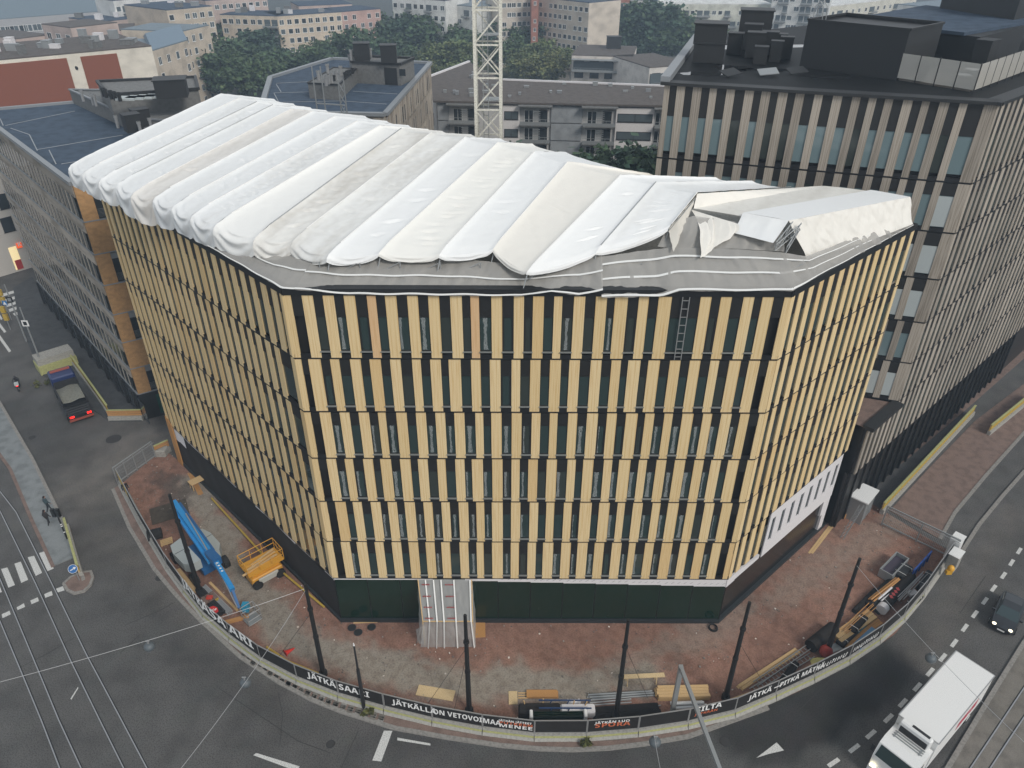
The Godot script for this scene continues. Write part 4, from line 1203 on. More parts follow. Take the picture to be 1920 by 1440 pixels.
func grey_office() -> void:
	var A := Vector2(11.56, -60.4)
	var B := Vector2(33.4, -53.75)
	var C := Vector2(75.0, -91.2)
	var b := thing("timber_office", "weathered grey timber slatted office with black penthouse and glass rooftop railing", "building", Vector3(35, 0, -65))
	var i0 := 0.4
	var poly := [A + Vector2(0.5, -0.5), B + Vector2(-0.1, -0.55), C + Vector2(-0.3, -0.4), Vector2(58, -112), Vector2(19.5, -86)]
	var shell := MB.new()
	shell.prism(poly, 0.0, 36.0, false)
	wpart("wall", shell, M.black, b)
	var rf := MB.new()
	rf.sheet([A, B, C, Vector2(58, -112), Vector2(19.5, -86)], 36.05)
	wpart("roof", rf, M.wet_felt, b)
	var rim := MB.new()
	for e in [[A, B], [B, C]]:
		var xf := frame_of(e[0], e[1])
		rim.obox(xf * Vector3(-0.3, 35.95, -0.9), xf.basis.x * (e[0].distance_to(e[1]) + 0.55), Vector3(0, 0.22, 0), xf.basis.z * 1.15)
	wpart("parapet", rim, M.charcoal, b)
	var rim2 := MB.new()
	rim2.bar(v3(A, 36.3), v3(Vector2(19.5, -86), 36.3), 0.7, 0.5)
	wpart("parapet", rim2, M.parapet, b)
	var rows := [[35.9, 30.5], [30.35, 26.7], [26.55, 22.9], [22.75, 19.1], [18.95, 15.3], [15.15, 11.5]]
	var gl := [[33.7, 31.0], [29.4, 27.0], [25.5, 23.2], [21.7, 19.4], [17.9, 15.6], [14.1, 11.8]]
	var left := []
	for k in 6:
		var r := random_slats(A.distance_to(B), 130 + (k if k > 1 else 0))
		var n := r.size()
		r[n - 2] = r[n - 1] - 0.85
		left.append(r)
	var bl: StandardMaterial3D = M.glass
	M.glass = M.glass_sky_tint
	facade(b, A, B, left, M.old_wood, [], false, gl, rows, 99)
	M.glass = bl
	# some blinds on the lower storeys next to the corner
	var xf := frame_of(A, B)
	xf.origin -= b.position
	var L := A.distance_to(B)
	for k in [1, 2, 3, 5]:
		var r: Array = left[k]
		var n := r.size()
		for i in [n / 2 - 2, n / 2 - 3]:
			var x0: float = r[2 * i + 1] - 0.02
			var x1: float = r[2 * i + 2] + 0.02
			if k == 1 and i == n / 2 - 3: continue
			unit("blind", b, xf, Vector3(x1 - x0, 2.3, 0.03), Vector3(x0, gl[k][1] + 0.05, -DEEP + 0.03), M.blind)
	var rows_r := [[35.9, 30.5], [30.35, 26.7], [26.55, 22.9], [22.75, 19.1], [18.95, 15.3], [15.15, 11.5], [11.35, 6.3]]
	var gl_r := gl.duplicate()
	gl_r.append([10.2, 6.8])
	var right := []
	for k in 7: right.append(random_slats(B.distance_to(C), 160 + k))
	facade(b, B, C, right, M.old_wood, [], false, gl_r, rows_r, 24)
	var glz := MB.new()
	var xr := frame_of(B, C)
	glz.obox(xr * Vector3(-5.6, 0.0, -0.62), xr.basis.x * (B.distance_to(C) + 5.5), Vector3(0, 6.2, 0), xr.basis.z * 0.25)
	wpart("shop_front", glz, mat(Color(0.012, 0.012, 0.012), 0.35), b)
	for i in 26:
		var p := MB.new()
		p.obox(xr * Vector3(-5.4 + i * 1.6, 0.0, -0.36), xr.basis.x * 0.22, Vector3(0, 6.2, 0), xr.basis.z * 0.2)
		wpart("pier", p, M.charcoal, b)
	# the low wing towards the new office
	var P0 := Vector2(29.3, -49.95)
	var wing := MB.new()
	wing.prism([B + Vector2(-0.1, -0.4), P0 + Vector2(-0.1, -0.4), Vector2(28.6, -51.4), Vector2(26.0, -56.6)], 0.0, 11.2, false)
	wpart("wing_wall", wing, M.black, b)
	var wr := MB.new()
	wr.sheet([B, P0, Vector2(28.0, -51.2), Vector2(25.5, -56.8)], 11.22)
	wpart("wing_roof", wr, M.pave_red, b)
	var wp := MB.new()
	wp.bar(v3(P0, 11.25), v3(B, 11.25), 0.9, 0.35)
	wpart("parapet", wp, M.charcoal, b)
	var xp := frame_of(P0, B)
	xp.origin -= b.position
	for i in 5:
		unit("slat", b, xp, Vector3(0.5, 4.6, DEEP), Vector3(0.2 + i * 1.1, 6.3, -DEEP), M.old_wood[i % 5])
	# on the roof
	var p0 := Vector2(29.92, -61.9)
	var p1 := Vector2(24.28, -68.0)
	var side := (p0 - p1).normalized()
	var back := Vector2(0.74, -0.68) * 6.2
	var pent := MB.new()
	var pp := [p0, p0 + back, p1 + back * 1.05, p1]
	pent.prism(pp, 36.05, 39.72, false)
	pent.sheet(pp, 39.45)
	wpart("penthouse", pent, M.charcoal, b)
	parapet_ring(b, pp, 39.6, 0.16, 0.2, M.charcoal)
	var hp := MB.new()
	for s in [0.0, 0.6]:
		var o := v3(p1 + back * 0.12 + back.normalized() * s, 39.4)
		hp.path([o, o + Vector3(0, 1.2, 0), o + Vector3(0.3, 1.6, 0.1), o + Vector3(0.6, 1.2, 0.2), o + Vector3(0.7, 0.2, 0.2)], 0.035)
	wpart("roof_ladder", hp, M.galv, b)
	# a second, larger box and its dark flat roof behind
	var q0 := Vector2(50.87,-82.98)
	var pq := [Vector2(38, -66.5), Vector2(46, -73.8), Vector2(40.5, -83), Vector2(31.5, -75)]
	var pent2 := MB.new()
	pent2.prism(pq, 36.05, 38.6)
	wpart("penthouse", pent2, M.charcoal, b)
	var lid := MB.new()
	lid.prism([Vector2(37, -67.2), Vector2(50, -77.5), Vector2(44, -89), Vector2(30.5, -76)], 38.6, 38.85)
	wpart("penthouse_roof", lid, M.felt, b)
	var tw := MB.new()
	tw.prism([Vector2(46, -76), Vector2(58, -86), Vector2(55, -95), Vector2(44, -86)], 38.85, 43.5)
	wpart("penthouse", tw, M.charcoal, b)
	ac_box(b, Vector3(37.2, 36.1, -63.8), Vector3(1.6, 2.6, 1.2), M.charcoal, 0.7)
	# black cowls and air units
	ac_box(b, Vector3(17.0, 36.1, -70.3), Vector3(2.6, 1.5, 2.2), M.charcoal, -0.25)
	ac_box(b, Vector3(17.0, 37.6, -70.5), Vector3(2.7, 1.5, 2.4), M.charcoal, -0.25)
	ac_box(b, Vector3(23.8, 36.1, -81.0), Vector3(3.0, 3.0, 2.6), M.charcoal, -0.25)
	for q in [[20.3, -74.5, 1.3, 1.7], [21.6, -72.6, 1.5, 2.0], [23.2, -73.8, 1.4, 1.9], [22.8, -70.2, 1.0, 1.6], [21.2, -69.2, 1.1, 1.3], [24.2, -72.0, 1.1, 1.7], [24.6, -75.6, 1.4, 1.5], [22.4, -76.6, 1.6, 2.2]]:
		ac_box(b, Vector3(q[0], 36.1, q[1]), Vector3(q[2], q[3], q[2] * 0.9), M.charcoal, -0.3)
	for q in [[17.2, -63.2, 0.5], [20.3, -63.6, 0.0], [22.8, -64.2, 0.2]]:
		var pl := MB.new()
		pl.cb(Vector3.ZERO, Vector3(1.5, 0.06, 1.1))
		var o := obj("roof_hatch", pl, M.galv if q[2] == 0.0 else M.charcoal, b)
		o.position = Vector3(q[0], 36.4, q[1]) - b.position
		o.rotation = Vector3(0.25, q[2], 0.1)
	for q in [[15.5, -64.5, 2.2, 0.9], [18.5, -67.2, 1.6, 1.4], [21.0, -66.4, 2.6, 0.8], [25.0, -63.2, 1.8, 0.7], [20.5, -79.0, 2.0, 1.5], [27.2, -80.0, 2.4, 1.0]]:
		var pu := MB.new()
		var pp2 := []
		for i in 16: pp2.append(Vector2(q[0] + q[2] * cos(TAU * i / 16) * (1.0 + 0.25 * sin(i * 2.3)), q[1] + q[3] * sin(TAU * i / 16) * (1.0 + 0.3 * cos(i * 1.7))))
		pu.sheet(pp2, 36.056)
		wpart("puddle", pu, M.puddle, b)
	# glass railing round the terrace
	var rail_m := mat(Color(0.62, 0.6, 0.55), 0.2)
	rail_m.transparency = BaseMaterial3D.TRANSPARENCY_ALPHA
	rail_m.albedo_color.a = 0.55
	var c0 := Vector2(29.84, -61.9)
	var c1 := Vector2(33.35, -57.1)
	var c2 := Vector2(47, -70.2)
	for seg in [[c0, c1, 4], [c1, c2, 11]]:
		for i in seg[2]:
			var s: Vector2 = seg[0].lerp(seg[1], float(i) / seg[2])
			var e: Vector2 = seg[0].lerp(seg[1], float(i + 1) / seg[2])
			var g := MB.new()
			g.bar(v3(s.lerp(e, 0.03), 37.15), v3(s.lerp(e, 0.97), 37.15), 0.04, 1.75)
			wpart("railing_pane", g, rail_m, b)
			var ps := MB.new()
			ps.bar(v3(s, 36.05), v3(s, 38.1), 0.06, 0.06)
			wpart("railing_post", ps, M.dark_steel, b)
	var ped := MB.new()
	ped.prism([c0 + Vector2(0.2, -0.2), c1 + Vector2(0.0, -0.5), c2 + Vector2(-0.3, -0.3), Vector2(38, -70)], 36.06, 36.2)
	wpart("terrace_deck", ped, M.pave, b)
	# terrace furniture
	for i in 2:
		var t := thing("terrace_table", "round white table on the rooftop terrace, %s" % ["nearest the railing corner" if i == 0 else "behind the other table"], "table", Vector3(33.6 + i * 1.9, 36.2, -59.4 - i * 2.4), 0.0, "tables on the roof terrace")
		var tp := MB.new()
		tp.tube(Vector3(0, 0.7, 0), Vector3(0, 0.75, 0), 0.55, 0.55, 14)
		obj("table_top", tp, M.white, t)
		var lg := MB.new()
		lg.tube(Vector3.ZERO, Vector3(0, 0.7, 0), 0.05, 0.05, 6)
		obj("leg", lg, M.dark_steel, t)
	var pt := thing("potted_shrub", "green shrub in a black pot behind the rooftop glass railing", "plant", Vector3(31.2, 36.2, -60.9))
	var pot := MB.new()
	pot.tube(Vector3.ZERO, Vector3(0, 0.7, 0), 0.3, 0.42, 12)
	obj("pot", pot, M.charcoal, pt)
	obj("foliage", leaf_cloud(220, Vector3(0, 1.15, 0), Vector3(0.6, 0.5, 0.6), 0.16, 5, Color(0.035, 0.07, 0.03)), M.leaf, pt)

func brown_block() -> void:
	var C0 := Vector2(-40.1, -66.95)
	var Cf := Vector2(-66.4, -95.8)
	var Gd := Vector2(0.845, -0.535)
	var G1 := C0 + Gd * 11.0
	var b := thing("apartment_block", "brown timber apartment block with orange gable end and dark felt roof", "building", Vector3(-52, 0, -85))
	var poly := [C0, G1, G1 + Vector2(-13, -22), Vector2(-56, -101.5), Cf]
	var shell := MB.new()
	shell.prism(poly, 0.0, 25.9, false)
	wpart("wall", shell, M.black, b)
	var rf := MB.new()
	rf.sheet(poly, 25.95)
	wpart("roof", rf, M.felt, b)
	parapet_ring(b, poly, 25.9, 0.35, 0.5, M.parapet)
	felt_seams(b, [[Vector2(-58.8,-88.89), Vector2(-54.52,-96.41)], [Vector2(-49.57,-78.67), Vector2(-43.37,-84.74)], [Vector2(-44.4,-73.46), Vector2(-41.9,-75.39)], [Vector2(-57.47,-87.65), Vector2(-53.77,-84.8), Vector2(-49.35,-78.26)], [Vector2(-48.25,-78.48), Vector2(-44.92,-73.45)], [Vector2(-61.4,-92.3), Vector2(-59.05,-88.89)]], 25.98)
	var levels := [25.9, 22.45, 19.22, 16.0, 12.8, 9.6, 6.45, 3.3]
	var xf := frame_of(Cf, C0)
	xf.origin -= b.position
	var L := Cf.distance_to(C0)
	for k in 7:
		var top: float = levels[k]
		var low: float = levels[k + 1]
		var band := MB.new()
		band.obox(xf * Vector3(0, low, 0), xf.basis.x * (L + 0.25), Vector3(0, 0.14, 0), xf.basis.z * 0.17)
		obj("ledge", band, M.parapet, b)
		var sp := MB.new()
		sp.obox(xf * Vector3(0, top - 1.15, 0), xf.basis.x * L, Vector3(0, 1.15, 0), xf.basis.z * 0.1)
		obj("spandrel", sp, M.old_wood[(k * 2) % 5], b)
		var n := 25
		for i in n:
			var x := 0.4 + i * (L - 0.8) / n
			unit("board", b, xf, Vector3(0.62, top - low - 0.2, 0.08), Vector3(x, low + 0.14, 0.0), M.old_wood[rng.randi() % 5])
			unit("window", b, xf, Vector3(0.78, top - low - 1.35, 0.05), Vector3(x + 0.64, low + 0.2, 0.05), M.window_dark)
	var gf := MB.new()
	gf.obox(xf * Vector3(0, 0, 0), xf.basis.x * (L + 0.1), Vector3(0, 3.25, 0), xf.basis.z * 0.15)
	obj("shop_front", gf, mat(Color(0.014, 0.018, 0.03), 0.3), b)
	for i in 12:
		unit("pier", b, xf, Vector3(0.3, 3.2, 0.3), Vector3(0.5 + i * 3.4, 0.05, 0.1), M.charcoal)
		unit("shop_window", b, xf, Vector3(2.4, 2.2, 0.06), Vector3(1.2 + i * 3.4, 0.5, 0.13), M.window_dark)
	# gable
	var xg := frame_of(C0, G1)
	xg.origin -= b.position
	for k in 7:
		var top: float = levels[k]
		var low: float = levels[k + 1]
		var led := MB.new()
		led.obox(xg * Vector3(0.0, low - 0.02, 0), xg.basis.x * 11.0, Vector3(0, 0.12, 0), xg.basis.z * 0.33)
		obj("ledge", led, M.parapet, b)
		if k % 2 == 0:
			for q in [[0.02, 1.35], [2.45, 11.0]]:
				var p := MB.new()
				p.obox(xg * Vector3(q[0], low + 0.1, 0), xg.basis.x * (q[1] - q[0]), Vector3(0, top - low - 0.1, 0), xg.basis.z * 0.3)
				obj("timber_panel", p, M.orange_wood, b)
			var hd := MB.new()
			hd.obox(xg * Vector3(1.35, top - 0.7, 0), xg.basis.x * 1.1, Vector3(0, 0.6, 0), xg.basis.z * 0.2)
			obj("lintel", hd, M.parapet, b)
			var w := put_window(b, xg, 1.9, low + 0.2, 1.08, top - low - 0.95, M.dark_steel, M.window_dark, 1)
			w.position += xg.basis.z * 0.08
			var rl := MB.new()
			for i in 7: rl.bar(Vector3(-0.5, 0.1 + i * 0.12, 0.14), Vector3(0.5, 0.1 + i * 0.12, 0.14), 0.02, 0.02)
			obj("railing", rl, M.galv, w)
		else:
			var p := MB.new()
			p.obox(xg * Vector3(0.02, low + 0.1, 0), xg.basis.x * 10.9, Vector3(0, top - low - 0.1, 0), xg.basis.z * 0.3)
			obj("timber_panel", p, M.orange_wood, b)
	var sw := MB.new()
	sw.obox(xg * Vector3(0.0, 0.0, 0), xg.basis.x * 11.0, Vector3(0, 3.25, 0), xg.basis.z * 0.2)
	obj("wall", sw, M.charcoal, b)
	var gw := MB.new()
	gw.obox(xg * Vector3(1.6, 0.35, 0.2), xg.basis.x * 2.6, Vector3(0, 2.4, 0), xg.basis.z * 0.04)
	obj("shop_window", gw, mat(Color(0.03, 0.09, 0.07), 0.12), b)
	# plant rooms on the roof
	var lo := MB.new()
	var pl := [Vector2(-57,-100.98), Vector2(-42.02,-85.47), Vector2(-31.49,-82.86), Vector2(-43.53,-100.61)]
	lo.prism(pl, 25.95, 27.7, false)
	lo.sheet(pl, 27.5)
	wpart("plant_room", lo, M.grey_clad, b)
	parapet_ring(b, pl, 27.6, 0.15, 0.25, M.parapet)
	var hi := MB.new()
	var ph := [Vector2(-45.04,-87.31), Vector2(-36.31,-90.8), Vector2(-39.29,-98.1), Vector2(-49.96,-95)]
	hi.prism(ph, 27.5, 29.6, false)
	hi.sheet(ph, 29.62)
	wpart("plant_room", hi, M.grey_clad, b)
	parapet_ring(b, ph, 29.6, 0.3, 0.35, M.charcoal)
	for q in [Vector3(-51.83,27.6,-94.2), Vector3(-49.64,27.6,-92.17), Vector3(-49.05,27.6,-91.61), Vector3(-41.8,27.6,-81.17), Vector3(-38.25,27.6,-78.53), Vector3(-37.8,27.6,-80.09), Vector3(-40.43,27.6,-81.66)]: vent_pipe(b, q, 1.3, 0.16, M.steel)
	for q in [Vector3(-44.65,29.7,-85.95), Vector3(-43.69,29.7,-85.14), Vector3(-43.04,29.7,-84.61), Vector3(-42.29,29.7,-84.08), Vector3(-45.14,29.7,-86.51)]: vent_pipe(b, q, 0.9, 0.2, M.charcoal)
	for q in [Vector3(-39.53,27.6,-79.84), Vector3(-39.61,27.6,-82.14)]: ac_box(b, q, Vector3(1.6, 1.7, 1.4), M.charcoal, 0.7)
	for q in [Vector3(-37.71,29.7,-86.94)]: ac_box(b, q, Vector3(3.2, 1.8, 2.6), M.charcoal, 0.3)
	for i in 6:
		var q := (Vector3(-41.97,29.7,-85.18)).lerp(Vector3(-37.04,29.7,-87.53), i / 6.0)
		var sk := MB.new()
		sk.cb(q + Vector3(0, 0.1, 0), Vector3(2.0, 0.2, 1.6))
		wpart("skylight", sk, M.blind, b)

func middle_block() -> void:   # the sibling with the dark roof behind the shelter
	var poly := [Vector2(-15.69,-94.82), Vector2(-13.66,-132.03), Vector2(-30.7,-135.84), Vector2(-36.31,-118.61), Vector2(-31.69,-97.74), Vector2(-26.44,-95.48)]
	var b := thing("apartment_block", "timber-clad apartment block with blue-black felt roof behind the white shelter", "building", Vector3(-25, 0, -110))
	var sh := MB.new()
	sh.prism(poly, 0.0, 25.9, false)
	wpart("wall", sh, M.old_wood[2], b)
	var rf := MB.new()
	rf.sheet(poly, 25.95)
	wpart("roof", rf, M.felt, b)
	parapet_ring(b, poly, 25.9, 0.4, 0.7, M.parapet)
	felt_seams(b, [[Vector2(-34.39,-114.73), Vector2(-28.43,-116.48)], [Vector2(-32.92,-107.92), Vector2(-25.34,-109.17)], [Vector2(-31.67,-101.8), Vector2(-22.65,-102.96)], [Vector2(-22.24,-109.24), Vector2(-15.87,-107.56)], [Vector2(-22.65,-102.96), Vector2(-16.41,-101.14)], [Vector2(-34.17,-113.93), Vector2(-32.09,-108.66)], [Vector2(-32.75,-107.57), Vector2(-30.81,-102.47)]], 25.99)
	# right side boards and windows
	for e in [[poly[0], poly[1]], [poly[5], poly[0]]]:
		var xf := frame_of(e[0], e[1])
		xf.origin -= b.position
		var L: float = e[0].distance_to(e[1])
		for k in 6:
			var low := 22.2 - k * 3.3
			var n := int(L / 1.5)
			for i in n:
				var x := 0.1 + i * L / n
				unit("board", b, xf, Vector3(rr(0.6, 1.0), 3.5, 0.16), Vector3(x, low, 0.0), M.old_wood[rng.randi() % 5])
				if (i * 5 + k * 3) % 7 < 3: unit("window", b, xf, Vector3(0.6, 2.0, 0.1), Vector3(x + 0.95, low + 0.5, 0.02), M.window_dark)
	# stair house with its door, and the duct box
	var s0 := Vector2(-22.31,-115.15)
	var s1 := Vector2(-16.13,-113.54)
	var d := (s1 - s0).normalized()
	var bk := Vector2(d.y, -d.x)
	var house := MB.new()
	var hp := [s0 - d * 3.8 + bk * 5.0, s0 - d * 1.0, s1, s1 + bk * 5.5]
	house.prism(hp, 25.95, 28.7)
	wpart("stair_house", house, M.grey_clad, b)
	parapet_ring(b, hp, 28.7, 0.3, 0.4, M.charcoal)
	var xf := frame_of(s0, s1)
	var dr := MB.new()
	dr.obox(xf * Vector3(4.0, 26.0, 0.0), xf.basis.x * 1.9, Vector3(0, 2.3, 0), xf.basis.z * 0.07)
	wpart("door", dr, M.charcoal, b)
	var wn := MB.new()
	wn.obox(xf * Vector3(6.3, 27.3, 0.0), xf.basis.x * 0.9, Vector3(0, 0.9, 0), xf.basis.z * 0.07)
	wpart("window", wn, M.window_dark, b)
	var duct := MB.new()
	var e0 := Vector2(-22.91,-103.46)
	var dp := [e0, s0 - d * 0.4, s0 - d * 4.0, e0 - d * 4.4]
	duct.prism(dp, 25.95, 27.9)
	wpart("duct_box", duct, M.grey_clad, b)
	parapet_ring(b, dp, 27.85, 0.15, 0.25, M.charcoal)
	for q in [Vector3(-26.17,27.9,-106.69), Vector3(-24.31,27.9,-102.7), Vector3(-24.19,27.9,-103.78), Vector3(-24.07,27.9,-104.87), Vector3(-23.73,27.9,-106.37), Vector3(-23.85,27.9,-110.26), Vector3(-26.03,27.9,-111.84)]: vent_pipe(b, q, 1.2, 0.22, M.steel)
	for q in [Vector3(-24.01,27.9,-105.99), Vector3(-22.88,27.9,-108.3), Vector3(-22.81,27.9,-109.49), Vector3(-22.67,27.9,-110.29), Vector3(-22.52,27.9,-111.51)]: vent_pipe(b, q, 0.7, 0.25, M.charcoal)
	for q in [Vector3(-21.77,29,-116.08), Vector3(-17.68,29,-114.36)]: ac_box(b, q, Vector3(2.2, 2.2, 2.0), M.charcoal, 0.1)
	for q in [Vector3(-23.22,29,-115.58), Vector3(-21.16,29,-116.1), Vector3(-21.01,29,-116.57), Vector3(-20.78,29,-117.04)]: vent_pipe(b, q, 1.4, 0.25, M.steel)
	# hoist mast in front of it
	var h := thing("scaffold_tower", "galvanised scaffold mast rising behind the left part of the shelter", "scaffold", Vector3(-19.5, 24, -84))
	for s in [-1.7, -0.8, 0.9, 1.5]:
		var m := MB.new()
		m.tube(Vector3(s, 0, 0), Vector3(s, 9.3 if s < 0 else 8.0, 0), 0.07, 0.07, 6)
		obj("mast_post", m, M.galv, h)
	var br := MB.new()
	for i in 7:
		br.tube(Vector3(0.9, i * 1.1, 0), Vector3(1.5, i * 1.1 + 1.1, 0), 0.04, 0.04, 5)
		br.tube(Vector3(1.5, i * 1.1, 0), Vector3(0.9, i * 1.1 + 1.1, 0), 0.04, 0.04, 5)
	br.bar(Vector3(-1.7, 5.6, 0), Vector3(1.5, 5.4, 0), 0.12, 0.12)
	obj("brace", br, M.galv, h)

func balcony(b: Node3D, xf: Transform3D, x: float, y: float, w: float, deep: float) -> void:
	var o := MB.new()
	o.obox(xf * Vector3(x, y, 0), xf.basis.x * w, Vector3(0, 0.18, 0), xf.basis.z * deep)
	var s := obj("balcony", o, M.grey_clad, b)
	var r := MB.new()
	r.obox(xf * Vector3(x, y + 0.18, deep - 0.06), xf.basis.x * w, Vector3(0, 0.55, 0), xf.basis.z * 0.03)
	r.obox(xf * Vector3(x, y + 1.1, deep - 0.07), xf.basis.x * w, Vector3(0, 0.06, 0), xf.basis.z * 0.05)
	for i in int(w / 0.9) + 1:
		r.obox(xf * Vector3(x + i * w / (int(w / 0.9) + 1.0), y + 0.18, deep - 0.08), xf.basis.x * 0.05, Vector3(0, 0.95, 0), xf.basis.z * 0.05)
	obj("railing", r, M.galv, s)

func gallery_block() -> void:   # long grey block with balconies beyond the crane
	var A := Vector2(-13.2, -134.2)
	var B := Vector2(27.5, -131.0)
	var b := thing("balcony_block", "long grey and white apartment block with balconies and brown gravel roof behind crane", "building", Vector3(7, 0, -138))
	var poly := [A, B, Vector2(28.5, -146), Vector2(-2, -151.5), Vector2(-9.5, -172), Vector2(-16.5, -153)]
	var sh := MB.new()
	sh.prism(poly, 0.0, 19.6, false)
	wpart("wall", sh, mat(Color(0.5, 0.49, 0.48), 0.85), b)
	var rf := MB.new()
	rf.prism([A + Vector2(-0.4, 0.9), B + Vector2(0.3, 0.9), Vector2(28.7, -146.3), Vector2(-2, -152), Vector2(-9.5, -172.5), Vector2(-17, -153.2)], 19.6, 19.9)
	wpart("roof", rf, M.gravel_roof, b)
	var edge := MB.new()
	edge.bar(Vector3(28.7, 20.0, -146.4), Vector3(-2, 20.0, -152), 0.5, 0.35)
	edge.bar(Vector3(-17, 20.0, -153.2), Vector3(-9.5, 20.0, -172.5), 0.5, 0.35)
	wpart("roof_edge", edge, M.membrane, b)
	var xf := frame_of(A, B)
	xf.origin -= b.position
	var grey_panel := layered(mat(Color(0.31, 0.325, 0.34), 0.7), M.blotch, 16.0)
	var white_wall := mat(Color(0.66, 0.63, 0.62), 0.85)
	for q in [[0.2, 1.9], [19.8, 5.3]]:
		for k in 6:
			unit("panel", b, xf, Vector3(q[1], 2.75, 0.35), Vector3(q[0], 16.6 - k * 2.95, 0), grey_panel)
	for q in [[30.8, 6.4], [11.5, 2.9]]:
		unit("wall_bay", b, xf, Vector3(q[1], 19.3, 0.5), Vector3(q[0], 0.0, 0), white_wall)
		for k in 6:
			var w := put_window(b, xf, q[0] + q[1] / 2, 17.0 - k * 2.95, q[1] - 0.5, 1.35, M.dark_steel, M.window_mid, 2)
			w.position += xf.basis.z * 0.5
	for q in [[2.2, 5.2], [14.5, 5.2], [25.2, 5.5], [37.3, 3.3]]:
		for k in 6:
			var y := 16.2 - k * 2.95
			balcony(b, xf, q[0], y, q[1], 1.7)
			var w := put_window(b, xf, q[0] + q[1] * 0.28, y + 0.25, 1.6, 2.1, M.white, M.window_dark, 2)
			w.position += xf.basis.z * 0.03
			var w2 := put_window(b, xf, q[0] + q[1] * 0.75, y + 0.25, 1.5, 2.1, M.dark_steel, M.window_dark, 1)
			w2.position += xf.basis.z * 0.03
			var lv := MB.new()
			for i in 8: lv.obox(xf * Vector3(q[0] + q[1] * 0.42, y + 0.3 + i * 0.3, 1.6), xf.basis.x * 1.3, Vector3(0, 0.1, 0), xf.basis.z * 0.05)
			obj("louvre", lv, M.galv, b)
		var can := MB.new()
		can.obox(xf * Vector3(q[0] - 0.3, 19.35, 0), xf.basis.x * (q[1] + 0.6), Vector3(0, 0.2, 0), xf.basis.z * 1.9)
		obj("canopy", can, M.grey_clad, b)
	for i in 26:
		var p := Vector2(rr(-13, 27), rr(-148, -134))
		if i < 8: p = Vector2(rr(-14, -6), rr(-160, -136))
		ac_box(b, v3(p, 19.9), Vector3(rr(0.3, 0.9), rr(0.2, 0.6), rr(0.3, 0.8)), M.galv if i % 3 else M.parapet)

# --- trees ------------------------------------------------------------------------------------------
func leaf_cloud(n: int, c: Vector3, r: Vector3, size: float, sd: int, tone: Color) -> ArrayMesh:   # leaf-sized faces in clumps through a crown
	var g := RandomNumberGenerator.new()
	g.seed = sd
	var m := MB.new()
	m.use_col = true
	var clumps := []
	var nc := maxi(6, n / 60)
	for i in nc:
		var d := Vector3(g.randfn(), g.randfn(), g.randfn()).normalized()
		var k := pow(g.randf(), 0.45)
		clumps.append([c + d * r * k, g.randf_range(0.2, 0.42), g.randf_range(0.75, 1.3)])
	for i in n:
		var q: Array = clumps[g.randi() % nc]
		var p: Vector3 = q[0] + Vector3(g.randfn(), g.randfn() * 0.8, g.randfn()) * r * q[1] * 0.55
		var a := Vector3(g.randfn(), g.randfn() * 0.6, g.randfn()).normalized()
		var b := a.cross(Vector3(g.randfn(), g.randfn(), g.randfn())).normalized()
		var s := size * g.randf_range(0.6, 1.4)
		var k2: float = q[2] * g.randf_range(0.75, 1.25)
		m.cc = Color(tone.r * k2 * g.randf_range(0.9, 1.15), tone.g * k2, tone.b * k2)
		m.tri(p - a * s, p + b * s * 0.8, p + a * s)
		m.tri(p - a * s, p + a * s, p - b * s * 0.8)
	return m.mesh()

